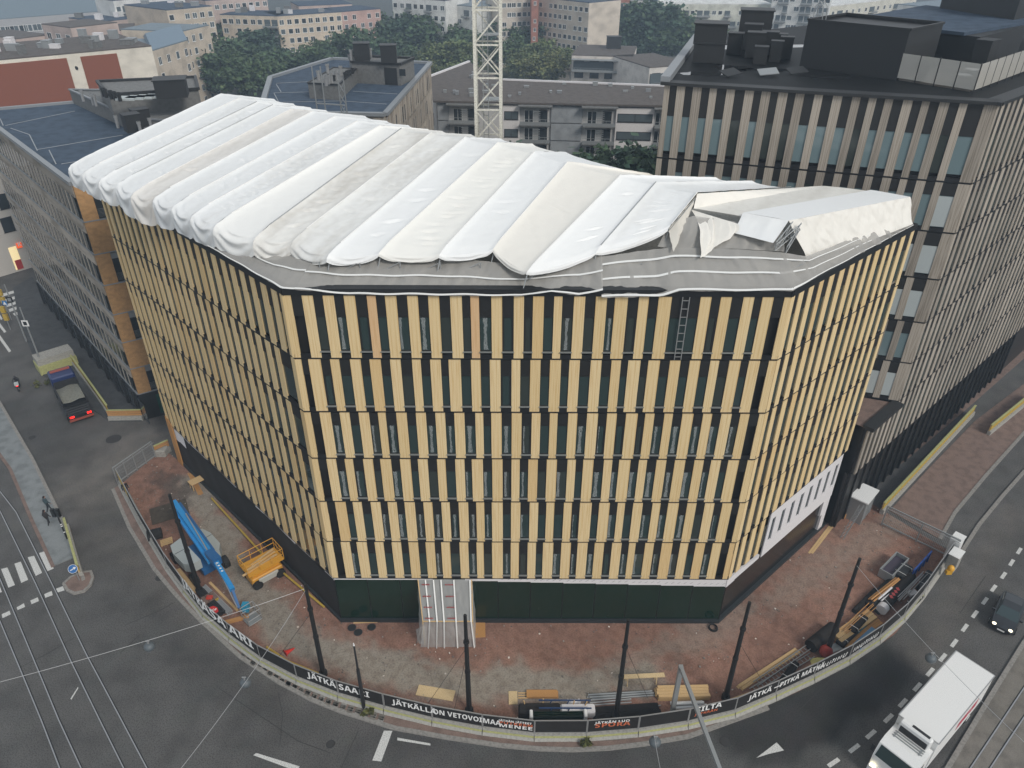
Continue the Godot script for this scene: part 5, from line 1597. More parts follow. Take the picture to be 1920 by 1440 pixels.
var crowns := []
func build_trees() -> void:
	var tones := [Color(0.055, 0.095, 0.046), Color(0.07, 0.112, 0.05), Color(0.105, 0.135, 0.052), Color(0.13, 0.145, 0.055), Color(0.046, 0.085, 0.054)]
	for i in 5:
		crowns.append([leaf_cloud(2600, Vector3(0, 0.6, 0), Vector3(0.36, 0.37, 0.36), 0.032, 700 + i, tones[i]), leaf_cloud(2600, Vector3(0, 0.58, 0), Vector3(0.42, 0.33, 0.4), 0.032, 720 + i, tones[i])])
	var trunk := MB.new()
	trunk.tube(Vector3.ZERO, Vector3(0.01, 0.35, 0), 0.028, 0.02, 7)
	trunk.tube(Vector3(0.01, 0.33, 0), Vector3(0.03, 0.75, 0.02), 0.02, 0.006, 6)
	trunk.tube(Vector3(0.01, 0.35, 0), Vector3(0.16, 0.6, 0.05), 0.012, 0.004, 5)
	trunk.tube(Vector3(0.01, 0.38, 0), Vector3(-0.15, 0.62, -0.06), 0.012, 0.004, 5)
	trunk.tube(Vector3(0.015, 0.42, 0), Vector3(0.02, 0.66, 0.17), 0.011, 0.004, 5)
	var tm := trunk.mesh()
	# [ground point, height, tone, form, where it stands]
	var groups := {
		"trees between the beige and the brown blocks": ["tree beside the cream building, %s", [Vector2(-96.46,-228.79), Vector2(-90.25,-228.92), Vector2(-82.87,-225.45), Vector2(-75.68,-222.08), Vector2(-100.23,-281.62), Vector2(-73.41,-232.97), Vector2(-69.07,-240.83), Vector2(-83.8,-266.84), Vector2(-86.72,-253.01), Vector2(-95.2,-252.82)], [13, 14, 13, 12, 14, 11, 11, 13, 12, 13], [4, 0, 0, 1, 4, 1, 0, 4, 0, 1]],
		"trees in front of the beige block of flats": ["tree in front of the beige and pink flats, %s", [Vector2(-63.03,-257.98), Vector2(-59.26,-260.8), Vector2(-55.24,-262.75), Vector2(-49.95,-262.87), Vector2(-45.55,-262.96)], [11, 12, 9, 14, 10], [1, 0, 1, 0, 4]],
		"park trees left of the crane": ["park tree left of the crane mast, %s", [Vector2(-44.85,-296.3), Vector2(-38.95,-296.45), Vector2(-33.05,-296.6), Vector2(-28.34,-299.05), Vector2(-23.21,-296.84), Vector2(-40.01,-267.84), Vector2(-33.19,-263.24), Vector2(-26.58,-258.78), Vector2(-20.82,-263.52), Vector2(-16.39,-263.62), Vector2(-26.63,-241.72), Vector2(-19.26,-241.87), Vector2(-17.83,-289.04), Vector2(-14.74,-273.34)], [14, 14, 16, 15, 12, 11, 9, 10, 11, 10, 8, 8, 11, 11], [0, 4, 0, 1, 0, 0, 1, 2, 2, 2, 3, 2, 0, 1]],
		"park trees right of the crane": ["park tree right of the crane mast, %s", [Vector2(-2.46,-295.05), Vector2(2.43,-292.89), Vector2(8.34,-295.32), Vector2(14.24,-295.47), Vector2(19.3,-297.91), Vector2(-0.44,-268.75), Vector2(4.93,-265.99), Vector2(10.23,-264.22), Vector2(16.07,-274.05), Vector2(7.23,-250.72), Vector2(12.39,-252.55), Vector2(1.31,-254.93), Vector2(24.26,-298.03), Vector2(29.33,-299.33), Vector2(35.19,-298.31), Vector2(38.89,-296.08)], [13, 13, 13, 14, 12, 11, 10, 11, 8, 9, 9, 8, 14, 18, 16, 11], [4, 0, 0, 4, 0, 1, 2, 2, 2, 3, 3, 2, 4, 0, 4, 0]],
		"trees along the far street": ["tree on the far street edge near the white flats, %s", [Vector2(42.15,-298.48), Vector2(47.29,-299.78), Vector2(51.51,-298.72), Vector2(55.9,-297.66), Vector2(58.86,-295.43), Vector2(63.18,-294.4), Vector2(68.1,-294.52), Vector2(44.19,-291.67), Vector2(52.79,-290.77), Vector2(72.44,-294.62)], [17, 18, 18, 16, 14, 13, 12, 12, 12, 11], [4, 0, 4, 0, 1, 1, 2, 4, 0, 2]],
		"dark trees under the balcony block": ["dark tree at the foot of the balcony block, %s", [Vector2(0.3, -118), Vector2(2.2, -119), Vector2(7.2, -118), Vector2(9.6, -119), Vector2(15.4, -118), Vector2(18, -117), Vector2(21, -118), Vector2(12.5, -118), Vector2(23.5, -117)], [16, 15, 16, 15, 16, 17, 17, 13, 16], [4, 0, 0, 4, 0, 4, 0, 4, 0]],
		"far trees by the white towers": ["hazy tree below the white apartment towers, %s", [Vector2(129.27,-396.1), Vector2(137.68,-402.32), Vector2(145.65,-406.64), Vector2(120,-386.27)], [12, 12, 11, 9], [4, 4, 0, 1]],
	}
	var ranks := ["leftmost of its row", "second from the left", "third from the left", "fourth from the left", "fifth from the left", "sixth from the left", "seventh from the left", "eighth from the left", "ninth from the left", "tenth from the left", "eleventh from the left", "twelfth from the left", "thirteenth from the left", "fourteenth from the left", "fifteenth from the left", "sixteenth from the left"]
	rng.seed = 77
	for gname in groups:
		var g: Array = groups[gname]
		var order := range(g[1].size())
		order.sort_custom(func(p: int, q: int) -> bool: return g[1][p].x / -g[1][p].y < g[1][q].x / -g[1][q].y)
		for k in order.size():
			var i: int = order[k]
			var h: float = g[2][i] * (1.2 if g[1][i].y < -180 else 1.0)
			var where: String = ranks[k]
			if k == order.size() - 1: where = "rightmost of its row"
			var t := thing("tree", g[0] % where, "tree", v3(g[1][i]), rr(0, TAU), gname)
			var tr := obj("trunk", tm, M.bark, t)
			tr.scale = Vector3.ONE * h
			var wide := rr(1.05, 1.4)
			var cr := obj("crown", crowns[g[3][i]][rng.randi() % 2], M.leaf, t)
			cr.scale = Vector3(h * wide, h, h * wide)

# --- the town behind ------------------------------------------------------------------------------------
# one block: front top corners a, b (left to right as seen), depth, height, walls, storeys and windows
func block(called: String, label: String, a: Vector2, c: Vector2, deep: float, h: float, wall: Material, roof: Material, floors: int, cols: int, ww: float, wh: float, opt := {}) -> Node3D:
	var xf := frame_of(a, c)
	var L := a.distance_to(c)
	var mid := (a + c) / 2
	var b := thing(called, label, "building", Vector3(mid.x, 0, mid.y))
	var back := Vector2(-xf.basis.z.x, -xf.basis.z.z) * deep
	var sh := MB.new()
	sh.prism([a, c, c + back, a + back], 0, h, false)
	wpart("wall", sh, wall, b)
	var rf := MB.new()
	rf.prism([a, c, c + back, a + back], h, h + 0.25)
	wpart("roof", rf, roof, b)
	var loc := xf
	loc.origin -= b.position
	var sides := [[loc, L, cols]]
	if opt.has("side"):   # the right-hand end also shows
		var x2 := frame_of(c, c + back)
		x2.origin -= b.position
		sides.append([x2, deep, opt.side])
	if opt.has("left_side"):
		var x3 := frame_of(a + back, a)
		x3.origin -= b.position
		sides.append([x3, deep, opt.left_side])
	var st: float = (h - 1.0) / floors
	var skip: float = opt.get("skip", 0.12)
	for s in sides:
		for k in floors:
			for i in s[2]:
				if rng.randf() < skip: continue
				var x: float = (i + 0.5) * s[1] / s[2]
				if opt.has("bal") and s == sides[0] and i in opt.bal:
					var y: float = 0.9 + k * st
					if k > 0: balcony(b, s[0], x - s[1] / s[2] * 0.48, y - 0.5, s[1] / s[2] * 0.96, 1.4)
					unit("window", b, s[0], Vector3(s[1] / s[2] * 0.8, wh * 1.2, 0.06), Vector3(x - s[1] / s[2] * 0.4, y, 0.0), M.window_mid)
				else:
					put_window(b, s[0], x + rr(-0.2, 0.2), 1.2 + k * st, ww, wh, M.white if opt.get("white", true) else M.dark_steel, M.window_dark if rng.randf() < 0.5 else M.window_mid, 1 + rng.randi() % 2)
	for i in opt.get("units", 0):
		var p := a.lerp(c, rr(0.05, 0.95)) + back * rr(0.1, 0.85)
		ac_box(b, v3(p, h + 0.25), Vector3(rr(0.8, 2.6), rr(0.6, 1.8), rr(0.8, 2.0)), [M.galv, M.membrane, M.grey_clad][i % 3])
	return b

func build_background() -> void:
	rng.seed = 99
	var cream := layered(mat(Color(0.72, 0.67, 0.58), 0.9), M.blotch, 22.0)
	var beige := layered(mat(Color(0.55, 0.47, 0.38), 0.9), M.blotch, 25.0)
	var pink := layered(mat(Color(0.52, 0.35, 0.31), 0.9), M.blotch, 25.0)
	var rose := layered(mat(Color(0.5, 0.4, 0.36), 0.9), M.blotch, 25.0)
	var white := layered(mat(Color(0.68, 0.68, 0.66), 0.9), M.blotch, 25.0)
	var red := layered(mat(Color(0.36, 0.16, 0.12), 0.9), M.blotch, 15.0)
	var bluegrey := mat(Color(0.14, 0.18, 0.21), 0.6)
	var brick := layered(mat(Color(0.27, 0.085, 0.045), 0.9), M.speck, 1.2)
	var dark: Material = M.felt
	# cream building with brick-red panels
	var a := Vector2(-97.11,-142.56)
	var c := Vector2(-72.84,-162.99)
	var cb := block("cream_building", "cream building with two big brick-red wall panels behind the brown block", a, c, 22, 24, cream, M.gravel_roof, 1, 1, 0.1, 0.1, {"skip": 2.0, "units": 26})
	var xf := frame_of(a, c)
	xf.origin -= cb.position
	var L := a.distance_to(c)
	var at := func(px: float) -> float: return L * (px + 60.0) / 344.0
	for q in [[-55.0, 112.0], [138.0, 210.0]]:
		var p := MB.new()
		var x0: float = at.call(q[0])
		var x1: float = at.call(q[1])
		p.obox(xf * Vector3(x0, 15.2, 0), xf.basis.x * (x1 - x0), Vector3(0, 8.2, 0), xf.basis.z * 0.12)
		obj("brick_panel", p, brick, cb)
	for px in [15.0, 55.0, 128.0, 160.0, 232.0, 276.0]:
		for k in 3:
			put_window(cb, xf, at.call(px), 11.0 - k * 5.0, 2.6, 3.2, M.galv, M.window_mid, 2)
	var lamp := MB.new()
	lamp.ball(xf * Vector3(at.call(125.0), 21.5, 0.1), Vector3(0.35, 0.35, 0.1), 6)
	obj("wall_lamp", lamp, M.charcoal, cb)
	# shop on its ground floor, seen at the far end of the street
	var sa := Vector2(-81.6, -99.5)
	var sb := Vector2(-73.2, -110.0)
	var shop := thing("corner_shop", "pale corner building with a lit shop door at the end of the left street", "building", Vector3(-78, 0, -105))
	var sw := MB.new()
	sw.prism([sa, sb, sb + Vector2(-12, -9), sa + Vector2(-12, -9)], 0, 15.5)
	wpart("wall", sw, mat(Color(0.5, 0.47, 0.43), 0.9), shop)
	var sx := frame_of(sa, sb)
	sx.origin -= shop.position
	for q in [[10.2, 9.6], [9.6, 6.2], [6.5, 9.6], [11.8, 9.6]]:
		put_window(shop, sx, q[0], q[1], 1.6, 2.2, M.dark_steel, M.window_dark, 1)
	var glow := mat(Color(0.8, 0.7, 0.45), 0.6)
	glow.emission_enabled = true
	glow.emission = Color(1.0, 0.88, 0.62)
	glow.emission_energy_multiplier = 0.4
	var dw := MB.new()
	dw.obox(sx * Vector3(8.5, 0.3, 0.0), sx.basis.x * 1.1, Vector3(0, 3.6, 0), sx.basis.z * 0.05)
	obj("lit_shop_window", dw, glow, shop)
	var poster := MB.new()
	poster.obox(sx * Vector3(8.7, 0.3, 0.06), sx.basis.x * 0.9, Vector3(0, 1.5, 0), sx.basis.z * 0.02)
	obj("poster", poster, mat(Color(0.4, 0.03, 0.03), 0.6), shop)
	var sgn := glow.duplicate()
	sgn.emission = Color(1.0, 0.35, 0.05)
	sgn.albedo_color = Color(1, 0.4, 0.1)
	var kb := MB.new()
	kb.obox(sx * Vector3(9.7, 3.5, 0.1), sx.basis.x * 0.7, Vector3(0, 0.8, 0), sx.basis.z * 0.1)
	var ks := obj("sign_box", kb, sgn, shop)
	text_on(ks, "K", sx, Vector3(9.8, 3.55, 0.22), 0.65, M.white)
	text_on(ks, "M", sx, Vector3(10.5, 3.5, 0.15), 0.8, M.white)
	# beige pitched house, tall beige block, pinkish stepped houses on the left
	var bh := block("beige_house", "beige house with blue metal pitched roof right of the cream building", Vector2(-85.54,-191.41), Vector2(-83.69,-208.96), 16, 19, beige, bluegrey, 5, 4, 1.5, 1.8, {"side": 5})
	var roofm := MB.new()
	var r0 := v3(Vector2(-85.54,-191.41), 19.2)
	var r1 := v3(Vector2(-83.69,-208.96), 19.2)
	var rb := (v3(Vector2(-102.66,-224.62), 19.2) - r0)
	roofm.quad(r0, r1, r1 + rb * 0.35 + Vector3(0, 2.2, 0), r0 + rb * 0.35 + Vector3(0, 2.2, 0))
	roofm.tri(r1, r1 + rb * 0.7, r1 + rb * 0.35 + Vector3(0, 2.2, 0))
	roofm.tri(r0, r0 + rb * 0.35 + Vector3(0, 2.2, 0), r0 + rb * 0.7)
	roofm.quad(r1 + rb * 0.7, r0 + rb * 0.7, r0 + rb * 0.35 + Vector3(0, 2.2, 0), r1 + rb * 0.35 + Vector3(0, 2.2, 0))
	wpart("pitched_roof", roofm, mat(Color(0.16, 0.22, 0.28), 0.5, 0.2), bh)
	block("beige_house", "sandy house with flat blue roof beside the leafy tree", Vector2(-88.11,-216.94), Vector2(-85.38,-230.33), 18, 20, beige, bluegrey, 6, 4, 1.5, 1.7, {"side": 3})
	block("tall_beige_block", "tall beige block with dark roof left of the big beige flats", Vector2(-103.57,-247.36), Vector2(-94.13,-259.77), 24, 22, beige, dark, 7, 6, 1.6, 1.6, {"side": 4, "units": 4})
	block("rose_house", "rose stepped house with white gridded window above the cream building", Vector2(-132.76,-231.1), Vector2(-120.81,-223.45), 14, 20, rose, M.gravel_roof, 5, 3, 2.2, 1.8, {})
	block("rose_house", "low rose house with brown roof left of the gridded window", Vector2(-137.3,-224.52), Vector2(-132.28,-233.18), 20, 17, rose, M.gravel_roof, 4, 3, 1.4, 1.8, {})
	block("rose_house", "long pinkish terrace with brown roof and balconies behind the rooftop vents", Vector2(-129.25,-237.75), Vector2(-113.36,-244.09), 16, 17, rose, M.gravel_roof, 4, 9, 1.8, 1.6, {})
	block("rose_house", "pinkish terrace farther back below the white slabs", Vector2(-132.45,-262.68), Vector2(-117.71,-283.86), 18, 17, rose, dark, 4, 11, 1.6, 1.6, {"units": 5})
	block("long_grey_hall", "long grey building with dark mansard roof along the top left", Vector2(-186.62,-278.63), Vector2(-151.99,-315.88), 40, 15, mat(Color(0.36, 0.36, 0.37), 0.8), bluegrey, 3, 34, 1.5, 2.2, {"skip": 0.05})
	var man := MB.new()
	var m0 := v3(Vector2(-186.62,-278.63), 15.2)
	var m1 := v3(Vector2(-151.99,-315.88), 15.2)
	man.quad(m0, m1, m1 + Vector3(-3, 5, -22), m0 + Vector3(-3, 5, -22))
	wpart("mansard", man, bluegrey, get_child(-1))
	block("white_slab_block", "white slab block with dark vertical window strip at the top left", Vector2(-131.97,-274.85), Vector2(-126.35,-282.31), 12, 22, white, dark, 6, 4, 1.6, 1.6, {"bal": [1]})
	block("white_slab_block", "white flats with balconies right of the white slab", Vector2(-128.37,-289.93), Vector2(-120.52,-306.09), 14, 21, white, dark, 6, 6, 1.6, 1.6, {"bal": [1, 4]})
	# the big beige flats with the pink end
	var f0 := Vector2(-97.7,-274.99)
	var f1 := Vector2(-77.53,-271.19)
	var f2 := Vector2(-59.1,-284.33)
	var f3 := Vector2(-47.34,-294.87)
	block("beige_flats", "left wing of the big beige flats with two columns of balconies", f0, f1, 14, 18, layered(mat(Color(0.63, 0.53, 0.42), 0.9), M.blotch, 25.0), dark, 6, 8, 1.7, 1.6, {"bal": [6, 7], "units": 4, "left_side": 2})
	block("beige_flats", "right wing of the big beige flats left of the pink gable", f1, f2, 14, 18, layered(mat(Color(0.63, 0.53, 0.42), 0.9), M.blotch, 25.0), dark, 6, 9, 1.6, 1.6, {"units": 4})
	block("pink_flats", "pink end of the flats with dark stair window strip", f2, f3, 14, 18, pink, dark, 6, 5, 1.5, 1.6, {"side": 3})
	block("rose_flats", "pink flats rising behind the roof of the beige flats", Vector2(-102.02,-276.13), Vector2(-86.09,-291.71), 16, 22, rose, dark, 7, 9, 1.6, 1.5, {})
	block("rose_flats", "low rose terrace behind the right end of the beige flats", Vector2(-78.19,-302.58), Vector2(-60.3,-310.82), 16, 18, rose, dark, 5, 8, 1.6, 1.5, {})
	# centre
	block("white_flats", "white stepped flats with balconies just left of the crane mast", Vector2(-25.28,-301.46), Vector2(-13.07,-291.13), 18, 19, white, bluegrey, 6, 5, 1.8, 1.6, {"bal": [1, 3], "left_side": 4})
	block("white_flats", "white flats at the top behind the park trees", Vector2(-43.82,-301.38), Vector2(-23.78,-290.68), 16, 21, white, dark, 6, 8, 1.7, 1.6, {"bal": [2, 5]})
	block("long_beige_flats", "long beige flats right of the crane mast with small windows", Vector2(-4.23,-287.65), Vector2(6.5,-291.94), 16, 22, layered(mat(Color(0.57, 0.51, 0.44), 0.9), M.blotch, 25.0), dark, 7, 6, 1.6, 1.5, {})
	block("stair_tower", "narrow red stair tower between two beige wings", Vector2(6.13,-284.02), Vector2(8.49,-284.13), 12, 23, red, dark, 8, 1, 0.9, 1.2, {})
	block("long_beige_flats", "beige wing right of the narrow red stair tower", Vector2(8.73,-292.04), Vector2(24.92,-274.51), 16, 22, layered(mat(Color(0.6, 0.53, 0.45), 0.9), M.blotch, 25.0), dark, 7, 10, 1.6, 1.5, {})
	block("white_flats", "white flats with balconies between beige wing and red block", Vector2(27.56,-304.09), Vector2(37.18,-308.45), 14, 20, white, dark, 6, 5, 1.6, 1.6, {"bal": [1, 3]})
	block("red_flats", "red brick block of flats behind the street trees", Vector2(36.71,-304.95), Vector2(42.57,-305.21), 14, 21, red, dark, 6, 3, 1.4, 1.5, {"side": 3})
	block("white_flats", "white flats with balconies right of the red block", Vector2(43.12,-308.7), Vector2(52.39,-305.15), 14, 20, white, dark, 6, 5, 1.6, 1.6, {"bal": [1, 3]})
	block("pale_green_flats", "cream flats with green balcony recesses above the black roof vents", Vector2(54.58,-304.75), Vector2(94.86,-304.52), 16, 19, layered(mat(Color(0.62, 0.62, 0.55), 0.9), M.blotch, 25.0), white, 5, 16, 1.5, 1.4, {"bal": [2, 3, 5, 6, 9, 10, 13, 14], "side": 3})
	block("pale_tower_flats", "hazy white flats with gridded balconies left of the black penthouse", Vector2(90.1,-291.55), Vector2(107.87,-284.37), 16, 24, white, dark, 8, 10, 1.7, 1.5, {"bal": [1, 2, 5, 6, 8]})
	block("cream_row_flats", "cream flats seen over the black penthouse roof", Vector2(114.33,-306.61), Vector2(168.75,-350.43), 16, 18, layered(mat(Color(0.62, 0.6, 0.52), 0.9), M.blotch, 25.0), white, 5, 15, 1.6, 1.5, {"bal": [2, 7, 11]})
	block("hazy_white_house", "hazy white house at the top right edge of the view", Vector2(155.6,-304.61), Vector2(178.7,-320.66), 16, 18, white, bluegrey, 5, 6, 1.6, 1.5, {})
	# terrace houses beyond the balcony block
	var th := block("terrace_house", "white terrace house with roof balcony and black chimney box", Vector2(16.5,-228), Vector2(33.4,-224.76), 20, 13, layered(mat(Color(0.62, 0.57, 0.52), 0.9), M.blotch, 18.0), M.gravel_roof, 4, 4, 2.6, 1.5, {"white": false, "skip": 0.0, "side": 2})
	var px := frame_of(Vector2(16.5,-228), Vector2(33.4,-224.76))
	px.origin -= th.position
	balcony(th, px, 0.3, 9.0, 15.0, 2.2)
	unit("glazing", th, px, Vector3(14.5, 2.3, 0.3), Vector3(0.6, 9.3, 0.1), M.window_mid)
	unit("awning", th, px, Vector3(15.5, 0.12, 2.4), Vector3(0.2, 12.2, 0.1), M.galv)
	ac_box(th, v3(Vector2(29.62,-240.1), 13.2), Vector3(4.0, 3.2, 3.0), M.charcoal)
	var t2 := block("terrace_house", "white terrace house half hidden by the grey timber office", Vector2(35.43,-207.89), Vector2(47.84,-213.02), 20, 13, layered(mat(Color(0.64, 0.6, 0.56), 0.9), M.blotch, 18.0), M.gravel_roof, 4, 3, 2.6, 1.5, {"white": false, "skip": 0.0})
	var p2 := frame_of(Vector2(35.43,-207.89), Vector2(47.84,-213.02))
	p2.origin -= t2.position
	balcony(t2, p2, -0.5, 8.6, 11.0, 2.4)
	unit("glazing", t2, p2, Vector3(10.0, 2.4, 0.3), Vector3(0.3, 9.2, 0.1), M.window_mid)
	# low pavilion and lawn behind them
	var pav := MB.new()
	pav.prism([Vector2(24.19,-313.99), Vector2(45.09,-293.8), Vector2(57.11,-280.1), Vector2(60.74,-289.4), Vector2(46.59,-311.88), Vector2(25.85,-322.52)], 0, 4)
	tag(obj("pavilion", pav, M.grey_clad), "low grey flat-roofed pavilion behind the white terrace house", "building")
	var lawn := MB.new()
	lawn.sheet([Vector2(45.34,-332.02), Vector2(68.5,-316.38), Vector2(73.07,-328.57), Vector2(62.69,-344.23), Vector2(49.88,-350.01)], 0.02)
	ground_piece("lawn", lawn, mat(Color(0.06, 0.085, 0.03), 0.95))
	var park := MB.new()
	park.sheet([Vector2(-39.72,-241.45), Vector2(-10.09,-238.1), Vector2(17.99,-246.74), Vector2(21.41,-334.21), Vector2(-18.51,-340.41), Vector2(-52.06,-325.16)], 0.01)
	ground_piece("park_ground", park, layered(mat(Color(0.085, 0.095, 0.05), 0.95), M.blotch, 14.0))
	var path := MB.new()
	path.sheet([Vector2(14.02,-250.86), Vector2(19.11,-250.97), Vector2(18.83,-289.94), Vector2(16.9,-289.89)], 0.03)
	path.sheet([Vector2(-31.59,-363.84), Vector2(-15.63,-326.15), Vector2(-15.95,-333.17), Vector2(-28.52,-370.8)], 0.03)
	ground_piece("path", path, M.pave)

func text_on(parent: Node3D, words: String, xf: Transform3D, at: Vector3, h: float, m: Material, stretch := 1.0) -> MeshInstance3D:
	var t := TextMesh.new()
	var f := SystemFont.new()
	f.font_names = PackedStringArray(["Droid Sans"])
	f.font_weight = 700
	t.font = f
	t.text = words
	t.font_size = 64
	t.pixel_size = h / 46.0
	t.depth = 0.01
	t.horizontal_alignment = HORIZONTAL_ALIGNMENT_LEFT
	t.vertical_alignment = VERTICAL_ALIGNMENT_BOTTOM
	var o := MeshInstance3D.new()
	o.name = "lettering"
	o.mesh = t
	o.material_override = m
	parent.add_child(o, true)
	o.transform = Transform3D(xf.basis.scaled_local(Vector3(stretch, 1, 1)), xf * at)
	return o

func build_crane() -> void:
	var c := thing("tower_crane", "white lattice tower crane mast rising behind the weather shelter", "crane", Vector3(-2.0, 0, -63.5))
	var w := 1.0
	for q in [[-w, -w], [w, -w], [w, w], [-w, w]]:
		var m := MB.new()
		m.bar(Vector3(q[0], 0, q[1]), Vector3(q[0], 60, q[1]), 0.24, 0.24)
		obj("corner_leg", m, M.white_crane, c)
	for k in 24:
		var y := 2.4 * k
		var s := MB.new()
		for e in [[Vector3(-w, 0, w), Vector3(w, 0, w)], [Vector3(w, 0, w), Vector3(w, 0, -w)], [Vector3(w, 0, -w), Vector3(-w, 0, -w)], [Vector3(-w, 0, -w), Vector3(-w, 0, w)]]:
			s.bar(e[0] + Vector3(0, y, 0), e[1] + Vector3(0, y, 0), 0.12, 0.12)
			s.bar(e[0] + Vector3(0, y + 0.1, 0), e[1] + Vector3(0, y + 2.3, 0), 0.09, 0.11)
			if k % 2: s.bar(e[1] + Vector3(0, y + 0.1, 0), e[0] + Vector3(0, y + 2.3, 0), 0.07, 0.07)
		obj("mast_section", s, M.white_crane, c)
	var lad := MB.new()
	for s in [-0.2, 0.2]: lad.tube(Vector3(s - 0.2, 0, 0.5), Vector3(s - 0.2, 58, 0.5), 0.035, 0.035, 5)
	for i in 150: lad.tube(Vector3(-0.4, i * 0.38, 0.5), Vector3(0.0, i * 0.38, 0.5), 0.02, 0.02, 4, false)
	obj("ladder", lad, M.galv, c)
	for y in [34.2, 39.0]:
		var p := MB.new()
		p.cb(Vector3(0.2, y, -0.2), Vector3(1.4, 0.08, 1.3))
		obj("landing", p, M.galv, c)

# --- fences, poles, wires -------------------------------------------------------------------------------
func fence_walk(step: float) -> Array:   # points every step metres along the fence
	var L := along_len(FENCE)
	var n := int(L / step)
	var out := []
	for i in n + 1: out.append(along(FENCE, float(i) / n))
	return out

